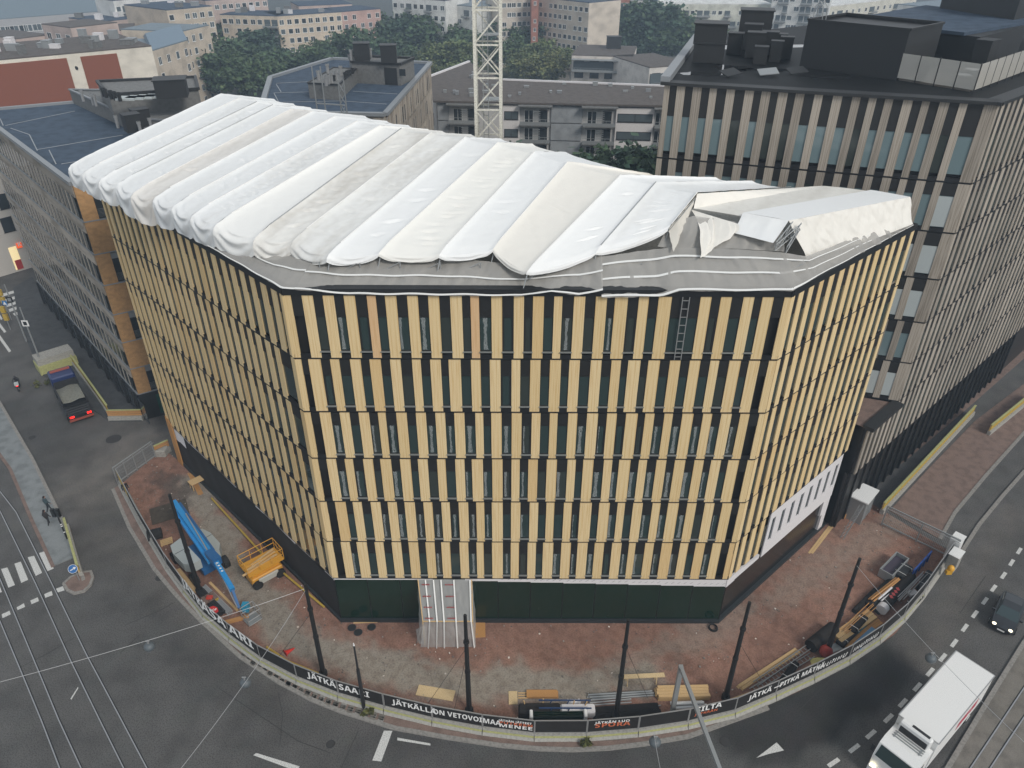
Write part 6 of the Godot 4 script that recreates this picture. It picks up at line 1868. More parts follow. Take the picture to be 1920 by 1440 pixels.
func build_fence() -> void:
	var p := fence_walk(3.45)
	var n := p.size() - 1
	var words := {}
	var ordinal := ["first", "second", "third", "fourth", "fifth", "sixth", "seventh", "eighth", "ninth", "tenth", "eleventh", "twelfth", "thirteenth", "fourteenth", "fifteenth", "sixteenth", "seventeenth", "eighteenth", "nineteenth", "twentieth", "twenty-first", "twenty-second", "twenty-third", "twenty-fourth", "twenty-fifth", "twenty-sixth", "twenty-seventh", "twenty-eighth", "twenty-ninth", "thirtieth"]
	var white := mat(Color(0.78, 0.78, 0.77), 0.7)
	var orange := mat(Color(0.55, 0.14, 0.06), 0.7)
	for i in n:
		var a: Vector3 = p[i]
		var c: Vector3 = p[i + 1]
		var L := a.distance_to(c)
		var xf := frame_of(v2(a), v2(c))
		var turn := atan2(-(c.z - a.z), c.x - a.x)
		# concrete block with a sloping foot
		var bl := thing("barrier_block", "pale concrete barrier block with yellow stripe, %s along the site fence from the left gate" % ordinal[i], "barrier", a, turn, "concrete blocks under the site fence")
		var m := MB.new()
		var prof := [Vector2(0.02, 0), Vector2(0.02, 0.12), Vector2(-0.1, 0.3), Vector2(-0.14, 0.62), Vector2(-0.42, 0.62), Vector2(-0.46, 0.3), Vector2(-0.58, 0.12), Vector2(-0.58, 0)]
		for k in prof.size():
			var q: Vector2 = prof[k]
			var r: Vector2 = prof[(k + 1) % prof.size()]
			m.quad(Vector3(0.02, q.y, q.x), Vector3(L - 0.02, q.y, q.x), Vector3(L - 0.02, r.y, r.x), Vector3(0.02, r.y, r.x))
		for k in range(1, prof.size() - 1):
			m.tri(Vector3(L - 0.02, prof[0].y, prof[0].x), Vector3(L - 0.02, prof[k + 1].y, prof[k + 1].x), Vector3(L - 0.02, prof[k].y, prof[k].x))
			m.tri(Vector3(0.02, prof[0].y, prof[0].x), Vector3(0.02, prof[k].y, prof[k].x), Vector3(0.02, prof[k + 1].y, prof[k + 1].x))
		obj("block", m, M.concrete, bl)
		if i > 4 and i < n - 2:
			var st := MB.new()
			st.quad(Vector3(0.04, 0.33, -0.098), Vector3(L - 0.04, 0.33, -0.098), Vector3(L - 0.04, 0.52, -0.12), Vector3(0.04, 0.52, -0.12))
			obj("stripe", st, M.lime_paint, bl)
		# framed black banner standing on it
		var label := "black banner fence panel, %s from the left gate" % ordinal[i]
		var t := thing("fence_panel", label, "fence", a + Vector3(0, 0.62, 0), turn, "black banner panels round the site")
		var fr := MB.new()
		for x in [0.04, L - 0.04]: fr.bar(Vector3(x, 0.0, -0.26), Vector3(x, 1.4, -0.26), 0.06, 0.05)
		fr.bar(Vector3(0.04, 1.4, -0.26), Vector3(L - 0.04, 1.4, -0.26), 0.06, 0.06)
		fr.bar(Vector3(0.04, 0.12, -0.26), Vector3(L - 0.04, 0.12, -0.26), 0.05, 0.05)
		obj("frame", fr, M.steel, t)
		if i == 0:
			t.set_meta("label", "fence panel of yellow timber boards, first from the left gate")
			for k in 4:
				var bd := MB.new()
				bd.obox(Vector3(0.08, 0.18 + k * 0.3, -0.28), Vector3(L - 0.16, 0, 0), Vector3(0, 0.22, 0), Vector3(0, 0, 0.05))
				obj("board", bd, M.yellow_paint, t)
			continue
		var bn := grid_mesh(14, 5, func(u: float, v: float) -> Vector3: return Vector3(0.07 + u * (L - 0.14), 0.15 + v * 1.24, -0.245 + 0.025 * sin(u * 9.0 + i) * sin(v * 3.1)))
		var ban := obj("banner", bn, M.black_cloth, t)
		var id := Transform3D.IDENTITY
		var said := ""
		match i:
			5:
				text_on(ban, "JÄTK", id, Vector3(0.3, 0.3, -0.2), 0.95, white, 1.2)
			6:
				text_on(ban, "ÄSA", id, Vector3(0.1, 0.3, -0.2), 0.95, white, 1.35)
			7:
				text_on(ban, "ARI", id, Vector3(0.2, 0.3, -0.2), 0.95, white, 1.3)
			9:
				text_on(ban, "JÄTKÄ", id, Vector3(1.1, 0.42, -0.2), 0.6, white)
				said = "black banner fence panel lettered JÄTKÄ, beside the SAARI panel"
			10:
				text_on(ban, "SAARI", id, Vector3(0.15, 0.42, -0.2), 0.6, white)
				said = "black banner fence panel lettered SAARI, beside a black pole"
			11:
				text_on(ban, "JÄTKÄLLÄ", id, Vector3(0.7, 0.45, -0.2), 0.5, white)
				said = "black banner fence panel lettered JÄTKÄLLÄ"
			12:
				text_on(ban, "ON VETOVOIMAA", id, Vector3(0.08, 0.45, -0.2), 0.5, white, 0.82)
				said = "black banner fence panel lettered ON VETOVOIMAA"
			13:
				text_on(ban, "JÄTKÄN JÄTTEET", id, Vector3(1.1, 0.93, -0.2), 0.2, white, 1.05)
				text_on(ban, "PUTKEEN", id, Vector3(1.1, 0.63, -0.2), 0.28, orange, 1.35)
				text_on(ban, "MENEE", id, Vector3(1.1, 0.27, -0.2), 0.34, white, 1.45)
				said = "black banner fence panel lettered MENEE in white below orange"
			15:
				text_on(ban, "JÄTKÄN LUO", id, Vector3(0.5, 0.93, -0.2), 0.24, white, 1.2)
				text_on(ban, "SPORA", id, Vector3(0.5, 0.48, -0.2), 0.42, orange, 1.3)
				said = "black banner fence panel with SPORA in orange letters"
			17:
				text_on(ban, "SILTA", id, Vector3(0.4, 0.75, -0.2), 0.5, white, 1.05)
				text_on(ban, "JÄTKÄÄN", id, Vector3(0.4, 0.5, -0.2), 0.22, orange, 1.3)
				said = "black banner fence panel with SILTA in white letters"
			18:
				text_on(ban, "JÄTKÄ —", id, Vector3(1.0, 0.45, -0.2), 0.5, white)
				said = "black banner fence panel lettered JÄTKÄ and a dash"
			19:
				text_on(ban, "PITKÄ MÄTKÄ", id, Vector3(0.1, 0.45, -0.2), 0.5, white, 0.92)
				said = "black banner fence panel lettered PITKÄ MÄTKÄ"
		if i in [20, 21]:   # lettering that cannot be read from the air
			var sc := MB.new()
			for k in 11:
				var x := 0.2 + k * 0.27
				sc.bar(Vector3(x, 0.5, -0.2), Vector3(x + 0.1, 0.9, -0.2), 0.02, 0.07)
				if k % 2: sc.bar(Vector3(x, 0.5 + 0.2 * (k % 3), -0.2), Vector3(x + 0.18, 0.5 + 0.2 * (k % 3), -0.2), 0.02, 0.07)
			obj("lettering", sc, white, ban)
		if said: t.set_meta("label", said)
		if i == 6:
			t.set_meta("label", "black banner fence panel with the huge white letters ÄSA")
		if i == 5: t.set_meta("label", "black banner fence panel with the huge white letters JÄTK")
		if i == 7: t.set_meta("label", "black banner fence panel with the huge white letters ARI")

func tram_pole(at: Vector3, h: float, label: String) -> void:
	var t := thing("tram_pole", label, "pole", at, 0.0, "black tram poles inside the site fence")
	var s := MB.new()
	s.tube(Vector3.ZERO, Vector3(0, h * 0.45, 0), 0.19, 0.165, 12)
	s.tube(Vector3(0, h * 0.45, 0), Vector3(0, h * 0.75, 0), 0.155, 0.14, 12)
	s.tube(Vector3(0, h * 0.75, 0), Vector3(0, h, 0), 0.125, 0.11, 12)
	obj("shaft", s, M.pole, t)
	for y in [h * 0.45, h * 0.75]:
		var c := MB.new()
		c.tube(Vector3(0, y - 0.12, 0), Vector3(0, y + 0.06, 0), 0.2, 0.19, 12)
		obj("collar", c, M.pole, t)
	var f := MB.new()
	f.tube(Vector3(0, 0, 0), Vector3(0, 0.35, 0), 0.3, 0.3, 12)
	obj("foot", f, M.pole, t)

func hang(a: Vector3, b: Vector3, sag: float, n := 14) -> Array:
	var out := []
	for i in n + 1:
		var t := float(i) / n
		out.append(a.lerp(b, t) - Vector3(0, sag * 4 * t * (1 - t), 0))
	return out

func wire(label: String, a: Vector3, b: Vector3, sag: float, r := 0.018) -> void:
	var m := MB.new()
	m.path(hang(a, b, sag), r, 4)
	tag(obj("span_wire", m, M.steel), label, "wire", "overhead span wires")

func ball_lamp(at: Vector3, label: String) -> void:
	var t := thing("hanging_lamp", label, "lamp", at, 0.0, "grey lamps hung on span wires")
	var b := MB.new()
	b.ball(Vector3.ZERO, Vector3(0.34, 0.3, 0.34), 10)
	obj("bowl", b, M.lamp_grey, t)
	var h := MB.new()
	h.tube(Vector3(0, 0.28, 0), Vector3(0, 0.5, 0), 0.06, 0.04, 8)
	h.bar(Vector3(-0.12, 0.5, 0), Vector3(0.12, 0.5, 0), 0.06, 0.05)
	obj("hanger", h, M.steel, t)

func build_poles() -> void:
	M.lamp_grey = mat(Color(0.09, 0.105, 0.115), 0.5)
	tram_pole(Vector3(-25.42,0,-42.4), 10.4, "black tram pole beside the blue boom lift")
	tram_pole(Vector3(-13.64,0,-34.63), 9.4, "black tram pole left of the front window, behind the SAARI banner")
	tram_pole(Vector3(-2.87,0,-31.68), 9.9, "black tram pole below the plastic-wrapped doorway")
	tram_pole(Vector3(7.29,0,-31.32), 10.0, "black tram pole beside the stacked steel tubes")
	tram_pole(Vector3(15.21,0,-32.81), 9.9, "black tram pole at the right corner of the front windows")
	tram_pole(Vector3(23.76,0,-36.68), 9.9, "black tram pole rising from the timber piles on the right")
	var s := thing("lamp_post", "slim grey post with white tip outside the front fence", "pole", Vector3(-10.23,0,-31.97))
	var m := MB.new()
	m.tube(Vector3.ZERO, Vector3(0, 4.2, 0), 0.16, 0.12, 10)
	m.tube(Vector3(0, 4.2, 0), Vector3(0, 6.6, 0), 0.08, 0.06, 10)
	obj("shaft", m, M.dark_steel, s)
	var tip := MB.new()
	tip.tube(Vector3(0, 6.6, 0), Vector3(0, 6.85, 0), 0.06, 0.03, 8)
	obj("tip", tip, M.white, s)
	for q in [[Vector3(-13.65, 9.0, -34.62), Vector3(-31.59,8,-27.76), 0.35, "span wire from the black pole to the left edge"], [Vector3(-13.65, 8.9, -34.62), Vector3(-18.2,8.2,-21.34), 0.5, "span wire from the black pole to the bottom edge"], [Vector3(8.09,7.9,-25.07), Vector3(8.13,7.9,-22.47), 0.1, "short wire running to the bottom edge from the lamp before the SILTA banner"], [Vector3(23.6, 9.4, -36.5), Vector3(29.3,8.3,-22.48), 0.5, "span wire over the white truck"], [Vector3(3.78,8.5,-22.68), Vector3(7.27, 9.6, -31.3), 0.2, "thin wire from the tram pole beside the steel tubes"]]:
		if q[3].begins_with("thin wire"): continue
		wire(q[3], q[0], q[1], q[2])
	ball_lamp(Vector3(-22.92,7.6,-31.05), "grey ball lamp hung over the tram tracks")
	ball_lamp(Vector3(-16.04,7.6,-28.45), "grey ball lamp hung over the bend of the road")
	ball_lamp(Vector3(8.17,7.4,-24.88), "grey ball lamp hung in front of the SILTA banner")
	ball_lamp(Vector3(26.45,7.4,-30.57), "grey ball lamp hung beside the white truck")
	# thin guys beside the poles
	var gy := 0
	for q in [[Vector3(-2.87,0,-31.68), 6.8, Vector3(-6.04,0,-31.87)], [Vector3(-2.87,0,-31.68), 6.2, Vector3(-3.97,0,-31.47)], [Vector3(7.29,0,-31.32), 7.5, Vector3(9.72,0,-32.78)], [Vector3(15.21,0,-32.81), 6.0, Vector3(18.15,0,-34.57)], [Vector3(-13.64,0,-34.63), 6.6, Vector3(-17.38,0,-35.99)]]:
		var g := MB.new()
		g.tube(q[0] + Vector3(0, q[1], 0), q[2], 0.014, 0.014, 4)
		tag(obj("guy_wire", g, M.dark_steel), ["thin guy wire running left from the pole below the doorway", "steep guy wire left of the pole below the doorway", "thin guy wire right of the pole by the steel tubes", "thin guy wire right of the pole by the front corner", "thin guy wire left of the pole behind the SAARI banner"][gy], "wire", "guy wires of the tram poles")
		gy += 1
	# gantry with its arm over the road
	var ga := thing("sign_gantry", "grey steel gantry post with long arm reaching over the road", "gantry", Vector3(11.06,0,-31.18))
	var p := MB.new()
	p.bar(Vector3(0, 0, 0), Vector3(0, 5.7, 0), 0.28, 0.28)
	obj("post", p, M.galv, ga)
	var arm := MB.new()
	arm.bar(Vector3(0, 5.62, 0.16), Vector3(11.99,5.9,-23.48) - ga.position, 0.22, 0.26)
	obj("arm", arm, M.galv, ga)
	# round island sign, signals and street signs on the left
	var sg := thing("traffic_sign", "round blue keep-right sign with white arrow on the island nose", "sign", Vector3(-35.76,0,-43.49))
	var sp := MB.new()
	sp.tube(Vector3.ZERO, Vector3(0, 1.5, 0), 0.035, 0.035, 8)
	obj("post", sp, M.galv, sg)
	var dz := Vector3(0.25, 0.55, 0.8).normalized()
	var disc := MB.new()
	disc.tube(Vector3(-0.1, 1.5, 0.05), Vector3(-0.1, 1.5, 0.05) + dz * 0.03, 0.36, 0.36, 20)
	var dd := obj("plate", disc, mat(Color(0.01, 0.1, 0.3), 0.4), sg)
	var rim := MB.new()
	rim.ring(Vector3(-0.1, 1.5, 0.05) + dz * 0.035, dz, 0.35, 0.015, 20)
	obj("rim", rim, M.white, dd)
	var ar := MB.new()
	var cen := Vector3(-0.1, 1.5, 0.05) + dz * 0.045
	var rx := dz.cross(Vector3.UP).normalized() * -1.0
	var uy := dz.cross(rx).normalized() * -1.0
	ar.bar(cen - rx * 0.2 + uy * 0.1, cen + rx * 0.2 - uy * 0.08, 0.02, 0.08)
	ar.bar(cen + rx * 0.22 - uy * 0.1, cen + rx * 0.03 - uy * 0.12, 0.02, 0.07)
	ar.bar(cen + rx * 0.22 - uy * 0.1, cen + rx * 0.12 + uy * 0.06, 0.02, 0.07)
	obj("arrow", ar, M.white, dd)
	var tl := thing("traffic_light", "black traffic light post with white bands on the traffic island", "traffic light", Vector3(-39.23,0,-48.33))
	var tp := MB.new()
	tp.tube(Vector3.ZERO, Vector3(0, 3.4, 0), 0.07, 0.06, 10)
	obj("post", tp, M.pole, tl)
	for y in [0.9, 1.6, 1.8]:
		var bd := MB.new()
		bd.tube(Vector3(0, y, 0), Vector3(0, y + 0.1, 0), 0.075, 0.075, 10)
		obj("band", bd, M.white, tl)
	for s2 in [-0.2, 0.2]:
		var hd := MB.new()
		hd.cb(Vector3(s2, 3.2, 0.05), Vector3(0.28, 0.85, 0.25))
		var he := obj("signal_head", hd, M.pole, tl)
		for k in 3:
			var ln := MB.new()
			ln.tube(Vector3(s2, 2.92 + k * 0.28, 0.17), Vector3(s2, 2.92 + k * 0.28, 0.22), 0.1, 0.11, 10)
			obj("lens", ln, M.window_dark, he)
	# two tall posts with square plates beside the far crossing
	for q in [[Vector3(-56.57,0,-77), 8.5, "tall grey post with white square plate by the loaded lorry"], [Vector3(-62.71,0,-84.25), 8.0, "tall grey post with diamond plate beyond the first"]]:
		var t := thing("sign_post", q[2], "sign", q[0], 0.0, "tall posts along the left pavement")
		var a := MB.new()
		a.tube(Vector3.ZERO, Vector3(0, q[1], 0), 0.1, 0.07, 8)
		obj("post", a, M.galv, t)
		var b := MB.new()
		b.cb(Vector3(0, q[1] - 2.0, 0.12), Vector3(0.75, 0.75, 0.05))
		var pl := obj("plate", b, M.white if q[1] > 8.2 else M.charcoal, t)
		pl.rotation.x = 0.0
		var d := MB.new()
		d.cb(Vector3(0, q[1] - 2.0, 0.155), Vector3(0.4, 0.45, 0.03))
		obj("inset", d, M.charcoal if q[1] > 8.2 else M.galv, t)
	for q in [[Vector3(-66.59,0,-87.43), "yellow-backed traffic light at the far crossing, nearer one"], [Vector3(-69.96,0,-92.56), "yellow-backed traffic light at the far crossing, farther one"]]:
		var t := thing("traffic_light", q[1], "traffic light", q[0], 0.0, "signals at the far crossing")
		var a := MB.new()
		a.tube(Vector3.ZERO, Vector3(0, 3.5, 0), 0.06, 0.06, 8)
		obj("post", a, M.galv, t)
		for y in [1.9, 3.0]:
			var b := MB.new()
			b.cb(Vector3(0.1, y, 0.1), Vector3(0.55, 0.9, 0.3))
			obj("signal_head", b, M.yellow_paint, t)
	var ps := thing("crossing_sign", "small blue and white crossing sign at the far zebra crossing", "sign", Vector3(-68.01,0,-90.18))
	var a1 := MB.new()
	a1.tube(Vector3.ZERO, Vector3(0, 2.9, 0), 0.04, 0.04, 8)
	obj("post", a1, M.galv, ps)
	var b1 := MB.new()
	b1.cb(Vector3(0, 2.6, 0.06), Vector3(0.65, 0.65, 0.04))
	obj("plate", b1, mat(Color(0.03, 0.16, 0.4), 0.4), ps)
	var c1 := MB.new()
	c1.tri(Vector3(-0.25, 2.35, 0.085), Vector3(0.25, 2.35, 0.085), Vector3(0, 2.85, 0.085))
	obj("triangle", c1, M.white, ps)

# --- boarded walkway barriers -----------------------------------------------------------------------------
func board_barrier(label: String, a: Vector3, c: Vector3, m1: Material, deep := 0.35) -> void:
	var L := a.distance_to(c)
	var t := thing("board_barrier", label, "barrier", a, atan2(-(c.z - a.z), c.x - a.x), "barriers along the walkways")
	var k := MB.new()
	k.bx(0, 0, -deep, L, 0.55, 0.0)
	obj("base", k, M.concrete, t)
	for y in [0.62, 0.86, 1.1]:
		var b := MB.new()
		b.bx(0.0, y, -deep * 0.6, L, y + 0.18, -deep * 0.6 + 0.05)
		obj("board", b, m1, t)
	for i in int(L / 2.0) + 1:
		var p := MB.new()
		var x := minf(i * 2.0, L - 0.08)
		p.bx(x, 0.55, -deep * 0.6 - 0.08, x + 0.08, 1.35, -deep * 0.6 - 0.002)
		obj("post", p, M.plank, t)
	var cap := MB.new()
	cap.bx(0, 1.3, -deep * 0.6 - 0.1, L, 1.35, -deep * 0.6 + 0.1)
	obj("rail", cap, M.lime_paint, t)

func mesh_gate(label: String, a: Vector3, c: Vector3, h: float, bays: int) -> void:
	var L := a.distance_to(c)
	var t := thing("site_gate", label, "gate", a, atan2(-(c.z - a.z), c.x - a.x))
	var f := MB.new()
	f.bar(Vector3(0, 0.25, 0), Vector3(L, 0.25, 0), 0.1, 0.1)
	f.bar(Vector3(0, h, 0), Vector3(L, h, 0), 0.1, 0.1)
	f.bar(Vector3(0, h, 0.35), Vector3(L, h, 0.35), 0.05, 0.05)
	for i in bays + 1: f.bar(Vector3(L * i / bays, 0.05, 0), Vector3(L * i / bays, h, 0), 0.1, 0.1)
	obj("frame", f, M.galv, t)
	for i in bays:
		var w := MB.new()
		var n := 22
		for k in n: w.tube(Vector3(L * (i + (k + 0.5) / n) / bays, 0.25, 0), Vector3(L * (i + (k + 0.5) / n) / bays, h, 0), 0.009, 0.009, 4, false)
		for k in 6: w.tube(Vector3(L * i / bays, 0.25 + k * h / 6, 0), Vector3(L * (i + 1) / bays, 0.25 + k * h / 6, 0), 0.009, 0.009, 4, false)
		obj("mesh_panel", w, M.galv, t)

func build_barriers() -> void:
	board_barrier("long pale barrier with yellow boards beside the right gravel verge", Vector3(34.36,0,-51.96), Vector3(51.26,0,-68.19), M.yellow_paint)
	board_barrier("pale barrier with yellow boards at the right edge of the view", Vector3(50.93,0,-64.4), Vector3(59.5,0,-71.25), M.yellow_paint)
	board_barrier("long yellow-boarded barrier along the left pavement beside the lorry", Vector3(-54.12,0,-78.66), Vector3(-44.45,0,-67.48), M.yellow_paint, 0.3)
	board_barrier("brown-boarded barrier across the left pavement corner", Vector3(-43.93,0,-66.46), Vector3(-40.26,0,-66.59), M.orange_plank)
	board_barrier("thin yellow and timber rail barrier on the traffic island", Vector3(-35.7,0,-44.08), Vector3(-39.74,0,-49.81), M.yellow_paint, 0.3)
	board_barrier("red and white striped barrier at the back of the left gate", Vector3(-36.02,0,-60.11), Vector3(-35.02,0,-61.19), M.orange_plank, 0.4)
	mesh_gate("grey mesh sliding gate on the left of the site", Vector3(-38.15,0,-55.91), Vector3(-36.23,0,-60.11), 2.0, 4)
	mesh_gate("grey mesh double gate on the right of the site", Vector3(33.65,0,-50.61), Vector3(37.98,0,-46.33), 2.3, 2)
	# the green shelter box behind the lorry
	var bx := thing("concrete_block_stack", "pale yellow-green concrete box standing in front of the lorry", "block", Vector3(-56.24,0,-75.78), 0.75)
	var b := MB.new()
	b.bx(0, 0, -2.4, 4.2, 1.1, 0)
	obj("lower_block", b, M.lime_paint, bx)
	var b2 := MB.new()
	b2.bx(0.1, 1.104, -2.3, 4.1, 1.9, -0.3)
	obj("upper_block", b2, M.concrete, bx)
	# turnstile cabin
	var t := thing("turnstile_cabin", "white-roofed turnstile cabin with grey louvred door at the right gate", "turnstile", Vector3(31.7,0,-50.6), 0.82)
	var cab := MB.new()
	cab.bx(0, 0, -1.9, 0.12, 2.6, 0)
	cab.bx(2.2, 0, -1.9, 2.32, 2.6, 0)
	cab.bx(0.12, 0, -1.9, 2.2, 2.6, -1.78)
	obj("wall", cab, M.galv, t)
	var rf := MB.new()
	rf.bx(-0.15, 2.6, -2.05, 2.45, 2.72, 0.15)
	obj("roof", rf, M.white, t)
	for s in 2:
		for k in 12:
			var l := MB.new()
			l.bar(Vector3(0.15 + s * 1.05, 0.3 + k * 0.19, -0.03), Vector3(1.12 + s * 1.05, 0.3 + k * 0.19, -0.03), 0.05, 0.07)
			obj("louvre", l, M.galv, t)
		var ps := MB.new()
		ps.bar(Vector3(1.14 + s * 1.06, 0, -0.03), Vector3(1.14 + s * 1.06, 2.6, -0.03), 0.08, 0.08)
		obj("post", ps, M.galv, t)
	# small lattice mast beside it
	var lm := thing("lattice_mast", "short galvanised lattice mast leaning by the turnstile cabin", "mast", Vector3(29.31,0,-49.01))
	var mm := MB.new()
	for q in [[0.0, 0.0], [0.35, 0.0], [0.17, 0.3]]: mm.tube(Vector3(q[0], 0, q[1]), Vector3(q[0] + 0.9, 3.6, q[1] - 0.2), 0.035, 0.035, 6)
	for i in 8: mm.tube(Vector3(0.11 * i, i * 0.45, 0), Vector3(0.35 + 0.11 * (i + 1), (i + 1) * 0.45, 0), 0.02, 0.02, 4)
	obj("mast", mm, M.galv, lm)
	# boxes at the end of the fence
	for q in [[Vector3(38.09,0,-46.84), 1.1, "white meter cabinet at the right end of the fence"], [Vector3(37.41,0,-45.46), 0.7, "smaller grey cabinet below the white one at the fence end"]]:
		var cb := thing("cabinet", q[2], "cabinet", q[0], 0.75)
		var c := MB.new()
		c.bx(-0.6, 0, -0.4, 0.6, 1.0 + q[1], 0.4)
		obj("box", c, M.white if q[1] > 1 else M.concrete, cb)
		var l := MB.new()
		l.bx(-0.65, 1.004 + q[1], -0.45, 0.65, 1.06 + q[1], 0.45)
		obj("lid", l, M.white, cb)
	var yl := thing("warning_lamp", "yellow warning lamp hanging on the right fence end", "lamp", Vector3(36.44,1.2,-44.18))
	var y := MB.new()
	y.ball(Vector3.ZERO, Vector3(0.28, 0.32, 0.28), 8)
	obj("globe", y, mat(Color(0.7, 0.36, 0.03), 0.4), yl)
	var yb := MB.new()
	yb.cb(Vector3(-0.15, -0.3, 0.1), Vector3(0.45, 0.35, 0.3))
	obj("battery_box", yb, mat(Color(0.6, 0.33, 0.03), 0.5), yl)

# --- machines, vehicles, people ------------------------------------------------------------------------
func wheel(parent: Node3D, c: Vector3, ax: Vector3, r: float, w: float, rim_m: Material = null) -> void:
	var t := MB.new()
	t.tube(c - ax * w / 2, c + ax * w / 2, r, r, 20)
	var o := obj("wheel", t, M.rubber, parent)
	var h := MB.new()
	h.tube(c - ax * (w / 2 + 0.012), c + ax * (w / 2 + 0.012), r * 0.55, r * 0.55, 14)
	obj("rim", h, rim_m if rim_m else M.galv, o)

func rbox(m: MB, x0: float, y0: float, z0: float, x1: float, y1: float, z1: float, e: float) -> void:   # a box with chamfered upright and top edges
	var p := [Vector2(x0 + e, z0), Vector2(x1 - e, z0), Vector2(x1, z0 + e), Vector2(x1, z1 - e), Vector2(x1 - e, z1), Vector2(x0 + e, z1), Vector2(x0, z1 - e), Vector2(x0, z0 + e)]
	m.prism(p, y0, y1 - e, false, true)
	var q := []
	var c := Vector2((x0 + x1) / 2, (z0 + z1) / 2)
	for k in p: q.append(Vector2(clampf(k.x, x0 + e, x1 - e), clampf(k.y, z0 + e, z1 - e)))
	for i in 8:
		var a: Vector2 = p[i]
		var b: Vector2 = p[(i + 1) % 8]
		var a2: Vector2 = q[i]
		var b2: Vector2 = q[(i + 1) % 8]
		m.quad(v3s(b, y1 - e), v3s(a, y1 - e), v3s(a2, y1), v3s(b2, y1))
	m.quad(v3s(Vector2(x0 + e, z1 - e), y1), v3s(Vector2(x1 - e, z1 - e), y1), v3s(Vector2(x1 - e, z0 + e), y1), v3s(Vector2(x0 + e, z0 + e), y1))

func v3s(p: Vector2, y: float) -> Vector3:
	return Vector3(p.x, y, p.y)

